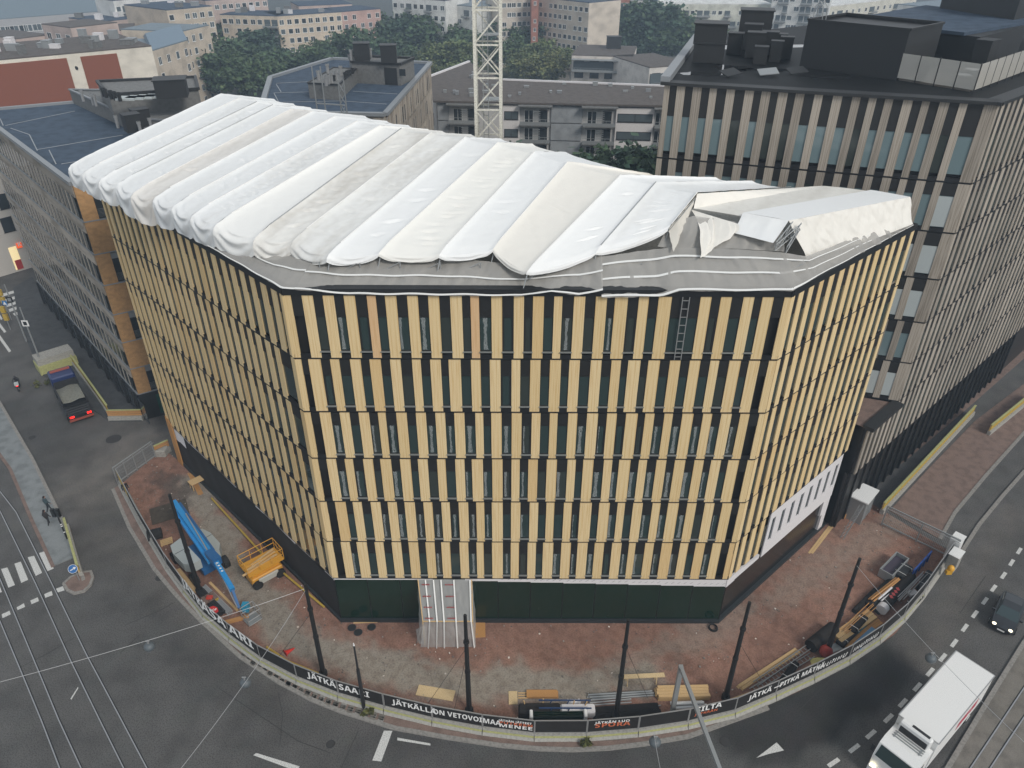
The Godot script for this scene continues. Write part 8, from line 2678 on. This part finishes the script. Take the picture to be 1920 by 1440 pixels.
func tubes(label: String, a: Vector3, c: Vector3, n: int, r: float, m: Material, spread := 0.03, group := "steel tubes by the fence") -> void:
	var L := a.distance_to(c)
	var t := thing("tube_bundle", label, "pipes", a, atan2(-(c.z - a.z), c.x - a.x), group)
	for i in n:
		var b := MB.new()
		var lay := i % 2
		var e := rr(-0.3, 0.3)
		b.tube(Vector3(e, r + 0.01 + lay * r * 1.8, -i * (r + spread)), Vector3(L + e, r + 0.01 + lay * r * 1.8, -i * (r + spread) + rr(-0.1, 0.1)), r, r, 8)
		obj("tube", b, m, t)

func flat_sheet(called: String, label: String, cat: String, at: Vector3, w: float, d: float, h: float, turn: float, m: Material) -> Node3D:
	var t := thing(called, label, cat, at, turn)
	var b := MB.new()
	b.bx(-w / 2, 0.02, -d / 2, w / 2, 0.02 + h, d / 2)
	obj("sheet", b, m, t)
	return t

func build_piles() -> void:
	rng.seed = 31
	# plastic-wrapped doorway
	var xf := frame_of(Vector2(-13.3, -39.37), Vector2(16.24, -39.41))
	var t := thing("doorway_tent", "translucent plastic sheeting tent with white stripes over the front doorway", "tent", Vector3(-4.0, 0, -39.0))
	var l0 := Vector3(-6.95, 4.95, -39.25)
	var l1 := Vector3(-2.95, 4.95, -39.25)
	var g0 := Vector3(-6.52,0,-37.29)
	var g1 := Vector3(-2.83,0,-37.31)
	var e0 := Vector3(g0.x, 2.7, g0.z + 0.05)
	var e1 := Vector3(g1.x, 2.7, g1.z + 0.05)
	var fr := MB.new()
	for q in [[e0, g0], [e1, g1], [e0, e1], [l0, e0], [l1, e1]]: fr.bar(q[0] - t.position, q[1] - t.position, 0.07, 0.07)
	obj("frame", fr, M.plank, t)
	wpart("roof_sheet", cloth([l0, l1], [e0, e1], 40, 24, 0.1, 500), M.film_clear, t)
	wpart("front_sheet", cloth([e0, e1], [g0 + Vector3(-0.3, 0.03, 0.25), g1 + Vector3(0.2, 0.03, 0.2)], 40, 20, 0.14, 501), M.film_clear, t)
	wpart("side_sheet", cloth([l0, e0], [Vector3(-7.1, 0.05, -39.2), g0 + Vector3(-0.6, 0.04, 0.2)], 16, 16, 0.15, 502), M.film_clear, t)
	wpart("side_sheet", cloth([e1, l1], [g1 + Vector3(0.15, 0.04, 0.1), Vector3(-2.75, 0.05, -39.2)], 16, 16, 0.15, 503), M.film_clear, t)
	for u in [0.14, 0.29, 0.43, 0.67, 0.97]:
		for seg in [[l0, l1, e0, e1], [e0, e1, g0 + Vector3(-0.3, 0.03, 0.3), g1 + Vector3(0.2, 0.03, 0.25)]]:
			var a: Vector3 = seg[0].lerp(seg[1], u)
			var c: Vector3 = seg[2].lerp(seg[3], u)
			var st := MB.new()
			st.bar(a + Vector3(0, 0.06, 0.1) - t.position, c + Vector3(0, 0.06, 0.1) - t.position, 0.1, 0.02)
			obj("stripe", st, M.strip, t)
	for u in [0.06, 0.5]:
		for v in [0.12, 0.4, 0.66, 0.92]:
			var base: Vector3 = l0.lerp(l1, u).lerp(e0.lerp(e1, u), v)
			var pr := MB.new()
			for i in 6: pr.cb(base + Vector3(0.05 + i * 0.1, 0.1, 0.12) - t.position, Vector3(0.06, 0.07, 0.06))
			obj("print", pr, M.red_print, t)
	var heap := cloth([Vector3(-7.31,0.35,-38.45), Vector3(-6.63,0.5,-38.73)], [Vector3(-7,0.03,-37.32), Vector3(-6.39,0.03,-37.22)], 14, 10, 0.3, 505)
	wpart("gathered_hem", heap, M.film_clear, t)
	var brd := flat_sheet("plywood_sheet", "orange plywood sheet beside the doorway tent", "board", Vector3(-2.44,0,-38.76), 0.9, 1.6, 0.04, 0.05, M.orange_plank)
	# planks along the front plinth
	bundle("plank_row", "long timber plank lying against the front plinth left of the tent", "plank", Vector3(-12.25,0,-39.22), Vector3(-6.83,0,-39.56), 2, 1, 0.22, 0.05, M.plank, "plank")
	bundle("plank_row", "thin timber plank along the front plinth right of the tent", "plank", Vector3(-2.64,0,-39.48), Vector3(2.17,0,-39.4), 1, 1, 0.15, 0.05, M.plank, "plank")
	# manholes
	for q in [[Vector3(-12.34,0,-38.81), "dark round pit cover by the plinth, left one"], [Vector3(-10.82,0,-38.87), "dark round pit cover by the plinth, right one"], [Vector3(-11.77,0,-38.36), "shallow round pit cover below the other two"]]:
		var mh := thing("pit_cover", q[1], "cover", q[0], 0.0, "pit covers by the front plinth")
		var c := MB.new()
		c.tube(Vector3(0, 0.03, 0), Vector3(0, 0.1, 0), 0.3, 0.3, 18)
		obj("cover", c, M.rubber, mh)
		var r := MB.new()
		r.ring(Vector3(0, 0.09, 0), Vector3.UP, 0.31, 0.03, 18)
		obj("ring", r, M.plinth, mh)
	var hose := thing("hose_coil", "coil of dark hose at the front right corner of the office", "hose", Vector3(15.71,0,-38.91))
	for i in 3:
		var r := MB.new()
		r.ring(Vector3(0, 0.08 + i * 0.06, 0), Vector3.UP, 0.34 - 0.02 * i, 0.04, 18)
		obj("coil", r, M.rubber, hose)
	# yellow pipe rail along the left plinth and along the fence
	var yl := MB.new()
	yl.path([Vector3(-28.24,0.3,-53.6), Vector3(-23.79,0.3,-48.91), Vector3(-20.88,0.3,-45.82), Vector3(-17.42,0.3,-42.85), Vector3(-14.85,0.3,-40.64)], 0.09, 8)
	tag(obj("yellow_pipe", yl, M.yellow_paint), "long yellow pipe along the left foot of the office", "pipe")
	var yl2 := MB.new()
	yl2.path([Vector3(-18.37,0.25,-36.84), Vector3(-16.44,0.25,-35.57), Vector3(-13.63,0.25,-34.4)], 0.09, 8)
	tag(obj("yellow_pipe", yl2, M.yellow_paint), "short yellow pipe along the fence beside the red cone", "pipe")
	var cn := thing("traffic_cone", "red traffic cone tipped over inside the front fence", "cone", Vector3(-16.83,0,-36.33), 0.8)
	var cm := MB.new()
	cm.tube(Vector3(0, 0.2, 0), Vector3(0.75, 0.1, 0), 0.2, 0.04, 14)
	obj("cone", cm, mat(Color(0.55, 0.03, 0.02), 0.5), cn)
	var cbm := MB.new()
	cbm.cb(Vector3(-0.02, 0.22, 0), Vector3(0.05, 0.44, 0.44))
	obj("base", cbm, mat(Color(0.4, 0.03, 0.02), 0.6), cn)
	# left pile beside the boom lift
	bundle("plank_stack", "two planks leaning by the black pole on the left fence", "planks", Vector3(-25.59,0,-42.51), Vector3(-28.03,0,-45.02), 2, 1, 0.25, 0.06, M.plank, "plank")
	bundle("plank_stack", "long single plank beside the steel profiles on the left", "planks", Vector3(-21.66,0,-40.54), Vector3(-24.86,0,-43.44), 1, 1, 0.2, 0.12, M.plank, "plank")
	bundle("profile_stack", "stack of grey steel profiles below the boom lift", "steel", Vector3(-22.02,0,-40.33), Vector3(-25.05,0,-42.97), 4, 3, 0.11, 0.09, M.steel, "profile")
	bundle("profile_stack", "dark profile stack beside the red bins on the left", "steel", Vector3(-22.57,0,-40.22), Vector3(-25.07,0,-42.51), 3, 3, 0.2, 0.12, M.dark_steel, "profile")
	var rb := thing("brick_pallet", "reddish block pallet by the left fence", "pallet", Vector3(-24.72,0,-41.4), 0.8)
	for i in 3:
		for j in 3:
			var b := MB.new()
			b.cb(Vector3(i * 0.36, 0.25, j * 0.3), Vector3(0.33, 0.4, 0.27))
			obj("block", b, M.pave_red, rb)
	var stop := thing("stop_sign", "red round stop sign lying against the left fence", "sign", Vector3(-23.45,0.5,-40), 0.3)
	var sd := MB.new()
	sd.tube(Vector3.ZERO, Vector3(0.01, 0.03, 0.012), 0.42, 0.42, 8)
	obj("plate", sd, mat(Color(0.5, 0.02, 0.02), 0.4), stop)
	text_on(stop, "STOP", Transform3D(Basis(Vector3(1, 0, 0), -1.2), Vector3.ZERO), Vector3(-0.3, -0.08, 0.05), 0.18, M.white)
	var rc := thing("fuel_can", "small red and yellow canister beside the stop sign", "canister", Vector3(-24.21,0,-41.4))
	var rcm := MB.new()
	rbox(rcm, -0.25, 0, -0.2, 0.25, 0.6, 0.2, 0.06)
	obj("can", rcm, mat(Color(0.5, 0.05, 0.03), 0.5), rc)
	var rcl := MB.new()
	rcl.bx(0.3, 0, -0.1, 0.7, 0.35, 0.15)
	obj("spout_box", rcl, M.yellow_paint, rc)
	flat_sheet("timber_beam", "dark timber beam lying by the left fence end of the profiles", "beam", Vector3(-21.65,0,-39.43), 2.2, 0.25, 0.25, 0.35, M.orange_plank)
	# front row of materials
	flat_sheet("plywood_sheet", "pale plywood sheet alone on the front gravel", "board", Vector3(-5.34,0,-33.13), 2.7, 0.85, 0.06, -0.18, M.ply)
	flat_sheet("plywood_sheet", "square plywood sheet left of the orange board pallet", "board", Vector3(0.17,0,-32.78), 0.62, 1.05, 0.04, 0.02, M.ply)
	var pal := bundle("board_pallet", "orange board stack on battens on the front gravel", "boards", Vector3(1.23,0,-32.7), Vector3(3.34,0,-32.71), 1, 3, 0.6, 0.06, M.orange_plank, "board")
	for i in 3:
		var bt := MB.new()
		bt.bx(-0.7, 0.02, -0.1 - i * 0.2, 0.0, 0.08, -0.02 - i * 0.2)
		obj("batten", bt, M.plank, pal)
	var tr := thing("trestle_bench", "pale plank on trestles behind the steel tubes", "trestle", Vector3(7.96,0,-33.81), 0.06)
	var tp := MB.new()
	tp.bx(0, 0.75, -0.35, 3.1, 0.8, 0)
	obj("plank", tp, M.ply, tr)
	for x in [0.4, 2.5]:
		for z in [-0.3, 0.0]:
			var lg := MB.new()
			lg.bar(Vector3(x, 0.0, z * 1.6 + 0.1), Vector3(x, 0.75, z), 0.06, 0.06)
			obj("leg", lg, M.ply, tr)
	bundle("timber_stack", "stack of pale timber beams behind the gantry post", "timber", Vector3(10.36,0,-32.53), Vector3(14.03,0,-32.63), 4, 3, 0.22, 0.16, M.plank, "beam")
	tubes("grey steel tubes in the upper rack behind the pole", Vector3(5.56,0,-32.63), Vector3(10.14,0,-33.04), 4, 0.07, M.galv)
	tubes("grey steel tubes in the middle of the front pile", Vector3(5.63,0,-32.21), Vector3(8.59,0,-32.48), 5, 0.05, M.steel, 0.06)
	tubes("thin steel tubes nearest the fence behind the banners", Vector3(6.35,0,-31.11), Vector3(10.33,0,-31.62), 7, 0.04, M.steel, 0.05)
	tubes("white plastic pipes in front of the beam stack", Vector3(11.35,0,-31.95), Vector3(13.62,0,-32.13), 3, 0.12, M.white, 0.08)
	bundle("black_board_stack", "flat stack of black boards under the thin tubes", "boards", Vector3(5.78,0,-30.95), Vector3(10.43,0,-31.33), 2, 2, 0.5, 0.08, M.black_cloth, "board")
	var blk := thing("black_wrapped_pack", "long pack wrapped in black and white plastic behind the SPORA banner", "pack", Vector3(0.54,0,-31.13), 0.02)
	var bm := MB.new()
	rbox(bm, 0, 0.05, -0.8, 2.9, 0.75, 0, 0.12)
	obj("black_wrap", bm, M.black_cloth, blk)
	var bm2 := MB.new()
	rbox(bm2, 2.904, 0.05, -0.75, 5.3, 0.7, 0, 0.12)
	obj("white_wrap", bm2, M.membrane, blk)
	var bins := thing("glass_rack", "white-ended rack holding dark glass panes behind the fence", "rack", Vector3(1.3,0,-30.61), 0.02)
	for x in [0.0, 3.7]:
		var e := MB.new()
		rbox(e, x, 0, -0.6, x + 0.22, 1.05, 0, 0.05)
		obj("end_frame", e, M.white, bins)
	var bl := MB.new()
	bl.bx(0.22, 0.1, -0.06, 3.7, 0.55, 0.0)
	obj("side_rail", bl, M.white, bins)
	for i in 3:
		var gp := MB.new()
		gp.bx(0.26, 0.1, -0.5 + i * 0.14, 3.66, 0.9, -0.46 + i * 0.14)
		obj("pane", gp, M.glass_green, bins)
	var sw := thing("blue_trestle", "dark blue steel trestle frame behind the glass rack", "trestle", Vector3(1.94,0,-31.33), 0.0)
	var sf := MB.new()
	for z in [0.0, -0.6]:
		sf.bar(Vector3(0, 1.0, z), Vector3(3.6, 1.0, z), 0.08, 0.08)
		for x in [0.6, 1.8, 3.0]: sf.bar(Vector3(x, 0, z), Vector3(x + 0.3, 1.0, z), 0.06, 0.06)
	obj("frame", sf, mat(Color(0.02, 0.05, 0.13), 0.5), sw)
	var bag := thing("rag_heap", "small heap of white sheeting between the board stack and tubes", "sheeting", Vector3(4.42,0,-32.5))
	obj("cloth", grid_mesh(8, 8, func(u: float, v: float) -> Vector3: return Vector3(u * 0.9 - 0.4, 0.05 + 0.3 * sin(u * 3.1) * sin(v * 3.1) + 0.05 * sin(u * 20 + v * 9), 0.4 - v * 0.6)), M.membrane, bag)
	var wood_stakes := 0
	for q in [[Vector3(1.03,0,-31.9), "leftmost short timber stake behind the black pack"], [Vector3(2.26,0,-32.07), "second short timber stake behind the black pack"], [Vector3(4.27,0,-31.92), "leaning timber stake left of the white pack end"], [Vector3(5.01,0,-31.84), "leaning timber stake at the white pack end"]]:
		var s := thing("timber_stake", q[1], "stake", q[0], 0.0, "stakes behind the black pack")
		var m := MB.new()
		m.bar(Vector3(0, 0, 0), Vector3(0.12 * (wood_stakes - 1), 1.1, 0.1), 0.09, 0.07)
		obj("stake", m, M.plank, s)
		wood_stakes += 1
	# right row of materials
	bundle("plank_stack", "long pair of planks left of the ladders on the right", "planks", Vector3(16.56,0,-33.37), Vector3(21.73,0,-36.62), 2, 2, 0.24, 0.06, M.plank, "plank")
	for i in 2:
		var ld := thing("ladder", ["grey ladder lying along the right fence, nearer one", "grey ladder lying along the right fence, farther one"][i], "ladder", Vector3(17.27,0,-33.16), 0.52 + i * 0.06, "ladders by the right fence")
		ld.position += Vector3(0.4 * i, 0.1 + 0.12 * i, -0.5 * i)
		for z in [0.0, -0.4]:
			var r := MB.new()
			r.bar(Vector3(0, 0.05, z), Vector3(6.2, 0.05, z), 0.05, 0.08)
			obj("rail", r, M.galv, ld)
		for k in 16:
			var r := MB.new()
			r.bar(Vector3(0.3 + k * 0.37, 0.05, 0), Vector3(0.3 + k * 0.37, 0.05, -0.4), 0.04, 0.04)
			obj("rung", r, M.galv, ld)
	bundle("batten_stack", "pale battens along the right fence beside the ladders", "battens", Vector3(17.45,0,-32.73), Vector3(23.27,0,-35.87), 2, 2, 0.1, 0.08, M.ply, "batten")
	bundle("batten_stack", "short battens by the fence below the front right pole", "battens", Vector3(14.84,0,-32.05), Vector3(17.2,0,-32.9), 3, 1, 0.12, 0.1, M.plank, "batten")
	bundle("timber_stack", "large stack of pale timber beams on the right fence", "timber", Vector3(25.07,0,-37.31), Vector3(28.73,0,-39.7), 3, 3, 0.3, 0.16, M.plank, "beam")
	bundle("orange_stack", "orange battens on the right timber stack edge", "timber", Vector3(25.49,0,-37.02), Vector3(29.08,0,-39.34), 5, 2, 0.14, 0.12, M.orange_plank, "batten")
	flat_sheet("blue_sheet", "light blue insulation sheet beside the right timber stack", "sheet", Vector3(26.85,0.5,-37.51), 2.6, 0.6, 0.25, 0.66, mat(Color(0.1, 0.22, 0.36), 0.7))
	flat_sheet("blue_sheet", "second blue sheet behind the right timber stack", "sheet", Vector3(27.42,0.2,-39.16), 2.4, 0.5, 0.2, 0.66, mat(Color(0.09, 0.26, 0.33), 0.7))
	bundle("grey_board_stack", "grey board under the red-footed pole", "boards", Vector3(23.44,0,-36.34), Vector3(25.65,0,-37.22), 2, 1, 0.3, 0.1, M.galv, "board")
	var rs := thing("red_sack", "red sack wrapped round the foot of the right pole", "sack", Vector3(23.54,0,-36.53))
	var rm := MB.new()
	rm.ball(Vector3(0, 0.45, 0), Vector3(0.5, 0.5, 0.45), 8)
	obj("sack", rm, mat(Color(0.3, 0.04, 0.03), 0.8), rs)
	var ys := thing("yellow_sack", "crumpled yellow and white sack by the right fence", "sack", Vector3(22.86,0,-35.82))
	obj("sack", grid_mesh(12, 12, func(u: float, v: float) -> Vector3: return Vector3(u * 1.3 - 0.6, 0.05 + 0.45 * sin(u * 3.14) * sin(v * 3.14) * (1.0 + 0.4 * sin(u * 11 + v * 7)), 0.5 - v * 0.9)), mat(Color(0.55, 0.5, 0.18), 0.7), ys)
	var roll_n := 0
	for q in [[Vector3(29.35,0,-40.5), Vector3(33.33,0,-44.17), 0.42, "big black roll of membrane with white end on the right pile"], [Vector3(28.51,0,-41.03), Vector3(31.3,0,-43.29), 0.3, "black membrane roll behind the big one"], [Vector3(27.23,0,-40.48), Vector3(29.83,0,-42.7), 0.22, "thin black roll at the left of the right pile"], [Vector3(22.51,0,-36.91), Vector3(24.87,0,-38.65), 0.5, "low black wrapped bale left of the timber stack"]]:
		var r := thing("membrane_roll", q[3], "roll", q[0], 0.0, "black rolls on the right pile")
		var m := MB.new()
		m.tube(Vector3(0, q[2], 0), q[1] - q[0] + Vector3(0, q[2], 0), q[2], q[2], 16)
		obj("roll", m, M.black_cloth, r)
		if roll_n == 0:
			var w := MB.new()
			var d: Vector3 = (q[1] - q[0]).normalized()
			w.tube(Vector3(0, q[2], 0) - d * 0.05, Vector3(0, q[2], 0) + d * 0.5, q[2] * 1.02, q[2] * 1.02, 16)
			obj("label_band", w, M.membrane, r)
			var rd := MB.new()
			for i in 4: rd.cb(d * (1.4 + i * 0.4) + Vector3(0.05, q[2] * 2.0 + 0.01, 0.0), Vector3(0.22, 0.02, 0.3))
			obj("red_print", rd, M.red_print, r)
		roll_n += 1
	var sk := thing("open_skip", "open grey skip with purple lining on the right pile", "skip", Vector3(31.43,0,-43.58), 0.72)
	var km := MB.new()
	km.bx(0, 0.1, -1.1, 3.0, 0.2, 0)
	km.bx(0, 0.2, -1.1, 3.0, 0.95, -1.02)
	km.bx(0, 0.2, -0.08, 3.0, 0.95, 0)
	km.bx(0, 0.2, -1.02, 0.08, 0.95, -0.08)
	km.bx(2.92, 0.2, -1.02, 3.0, 0.95, -0.08)
	obj("tub", km, M.galv, sk)
	var kf := MB.new()
	kf.bx(0.1, 0.5, -1.0, 2.9, 0.6, -0.1)
	obj("contents", kf, mat(Color(0.05, 0.04, 0.06), 0.6), sk)
	var bs := thing("trestle_stand", "blue steel trestle standing on the right pile", "trestle", Vector3(33.2,0,-43.88), 0.72)
	var fm := MB.new()
	fm.bar(Vector3(0, 1.2, 0), Vector3(3.4, 1.2, 0), 0.1, 0.2)
	fm.bar(Vector3(0, 0.3, -0.1), Vector3(3.4, 0.3, -0.1), 0.1, 0.2)
	for i in 5: fm.bar(Vector3(0.1 + i * 0.8, 0, 0), Vector3(0.1 + i * 0.8, 1.3, 0), 0.1, 0.1)
	obj("frame", fm, mat(Color(0.015, 0.06, 0.25), 0.5), bs)
	var dk := thing("dark_tarp_heap", "dark tarpaulin heap with white dots on the right pile", "tarpaulin", Vector3(29.78,0,-42.59))
	obj("tarp", grid_mesh(18, 14, func(u: float, v: float) -> Vector3:
		var p := Vector3(-1.6, 0, 1.2) + Vector3(3.8, 0, -3.2) * u + Vector3(1.0, 0, 1.1) * v
		return p + Vector3(0, 0.06 + 0.7 * pow(sin(u * 3.14) * sin(v * 3.14), 0.6) + 0.07 * sin(u * 23 + v * 11), 0)), mat(Color(0.02, 0.026, 0.026), 0.75), dk)
	tubes("brown pipes laid across the dark tarpaulin heap", Vector3(28.59,0.7,-40.85), Vector3(31.76,0.8,-43.13), 3, 0.07, M.orange_plank, 0.1, "pipes on the right pile")
	tubes("pale pipes with red band on the right pile", Vector3(29.42,0.6,-41.05), Vector3(31.01,0.7,-42.25), 2, 0.08, M.membrane, 0.12, "pipes on the right pile")
	flat_sheet("white_sack", "white sack lying near the right fence behind the rolls", "sack", Vector3(32.66,0.2,-42.31), 0.8, 0.5, 0.2, 0.3, M.membrane)
	var dark_n := 0
	for q in [[Vector3(25.9,0,-38.1), 2.6, 0.7, 0.5, "low black wrapped pack at the back of the right timber stack"], [Vector3(26.91,0,-39.02), 2.2, 0.6, 0.7, "black wrapped pack left of the thin black roll"], [Vector3(34.4,0,-43.59), 2.4, 0.8, 0.6, "dark pack between the blue trestle and the fence"], [Vector3(32.43,0,-41.49), 2.0, 0.6, 0.5, "dark pack by the fence below the white sack"], [Vector3(32.79,0,-44.47), 1.8, 0.9, 0.8, "dark crate beside the open skip"], [Vector3(20.4,0,-34.94), 2.2, 0.5, 0.35, "dark profile pack between ladders and planks"]]:
		var pk := thing("wrapped_pack", q[4], "pack", q[0], 0.68 + 0.06 * (dark_n % 3), "dark packs along the right fence")
		var m := MB.new()
		rbox(m, -q[1] / 2, 0.03, -q[2] / 2, q[1] / 2, q[3], q[2] / 2, 0.09)
		obj("wrap", m, M.black_cloth if dark_n % 2 else M.charcoal, pk)
		for x in [-0.3, 0.3]:
			var st := MB.new()
			st.bx(x * q[1] - 0.02, 0.03, -q[2] / 2 - 0.006, x * q[1] + 0.02, q[3] + 0.006, q[2] / 2 + 0.006)
			obj("strap", st, M.strip, pk)
		dark_n += 1
	tubes("thin grey pipes lying over the dark packs on the right", Vector3(31.11,0.7,-41.08), Vector3(34.41,0.8,-43.84), 4, 0.04, M.steel, 0.09, "pipes on the right pile")
	tubes("rusty rods across the black pack near the timber stack", Vector3(25.48,0.6,-37.91), Vector3(28.78,0.6,-40.51), 4, 0.03, M.orange_plank, 0.12, "pipes on the right pile")
	# near the right gate
	bundle("plank_stack", "yellow planks leaning by the right end of the office", "planks", Vector3(26.17,0,-46.89), Vector3(29.14,0,-50.23), 2, 1, 0.18, 0.06, M.plank, "plank")
	bundle("plank_stack", "short orange offcut beside the turnstile cabin", "planks", Vector3(30.41,0,-51.29), Vector3(31.19,0,-51.8), 1, 1, 0.5, 0.5, M.orange_plank, "plank")
	var wl := thing("site_lamp", "orange warning light glowing beside the turnstile cabin", "lamp", Vector3(31.57,0.5,-51.47))
	var wm := MB.new()
	wm.ball(Vector3.ZERO, Vector3(0.1, 0.12, 0.1), 8)
	var em := mat(Color(0.8, 0.4, 0.05), 0.4)
	em.emission_enabled = true
	em.emission = Color(1.0, 0.6, 0.2)
	em.emission_energy_multiplier = 3.0
	obj("bulb", wm, em, wl)
	var wb := MB.new()
	wb.cb(Vector3(0, -0.32, 0), Vector3(0.3, 0.4, 0.3))
	obj("battery_box", wb, M.dark_steel, wl)
	# around the left gate
	var bench := thing("work_table", "small timber work table against the left wall of the office", "table", Vector3(-30.26,0,-55.56), 0.8)
	var bt2 := MB.new()
	bt2.bx(-0.7, 0.8, -0.45, 0.7, 0.86, 0.45)
	obj("table_top", bt2, M.plank, bench)
	for x in [-0.6, 0.6]:
		for z in [-0.35, 0.35]:
			var lg := MB.new()
			lg.bar(Vector3(x, 0, z), Vector3(x, 0.8, z), 0.07, 0.07)
			obj("leg", lg, M.plank, bench)
	bundle("offcut_heap", "heap of timber offcuts by the left wall", "timber", Vector3(-31.98,0,-57.41), Vector3(-29.79,0,-54.24), 3, 1, 0.14, 0.08, M.orange_plank, "offcut")
	var cw := thing("concrete_weight", "pale concrete weight block behind the left gate", "block", Vector3(-35.79,0,-60.65))
	var cwm := MB.new()
	rbox(cwm, -0.6, 0, -0.5, 0.6, 0.8, 0.5, 0.1)
	obj("block", cwm, M.concrete, cw)
	var pit := thing("black_barrel", "black barrel lying by the left fence beside the pallet", "barrel", Vector3(-31.52,0,-48.51), 0.4)
	var pm := MB.new()
	pm.tube(Vector3(-0.5, 0.5, 0), Vector3(0.6, 0.5, 0), 0.5, 0.5, 16)
	obj("drum", pm, M.rubber, pit)
	var pr2 := MB.new()
	pr2.ring(Vector3(-0.5, 0.5, 0), Vector3(1, 0, 0), 0.5, 0.04, 16)
	obj("hoop", pr2, M.rubber, pit)
	var plt := thing("wooden_pallet", "small wooden pallet beside the black barrel", "pallet", Vector3(-30.35,0,-48.05), 0.5)
	for i in 4:
		var b := MB.new()
		b.bx(-0.5, 0.1, -0.4 + i * 0.22, 0.5, 0.14, -0.24 + i * 0.22)
		obj("slat", b, M.plank, plt)
	for i in 3:
		var b := MB.new()
		b.bx(-0.48 + i * 0.43, 0.02, -0.4, -0.38 + i * 0.43, 0.098, 0.42)
		obj("bearer", b, M.plank, plt)
	var ms := thing("mud_patch_cover", "brown steel road plate on the left gravel", "plate", Vector3(-31.65,0,-51.99), 0.5)
	var mp := MB.new()
	mp.bx(-1.6, 0.05, -1.2, 1.6, 0.09, 1.2)
	obj("plate", mp, layered(mat(Color(0.075, 0.06, 0.045), 0.8), M.blotch, 3.0), ms)
	# shrubs by the street
	for q in [[Vector3(-9.83,0,-31.61), 0.5, "small green weed tuft on the pavement by the slim post"], [Vector3(5.16,0,-29.2), 0.55, "green weed tuft at the kerb below the SPORA banner"], [Vector3(-55.03,0,-73.76), 0.9, "small bush beside the lorry"]]:
		var w := thing("weed_tuft", q[2], "plant", q[0])
		obj("foliage", leaf_cloud(160, Vector3(0, q[1] * 0.5, 0), Vector3(q[1], q[1] * 0.5, q[1]), 0.13, 900 + int(q[1] * 100), Color(0.09, 0.095, 0.03)), M.leaf, w)

func build_rest() -> void:
	build_neighbours()
	build_crane()
	build_background()
	build_trees()
	build_fence()
	build_poles()
	build_barriers()
	build_machines()
	build_piles()
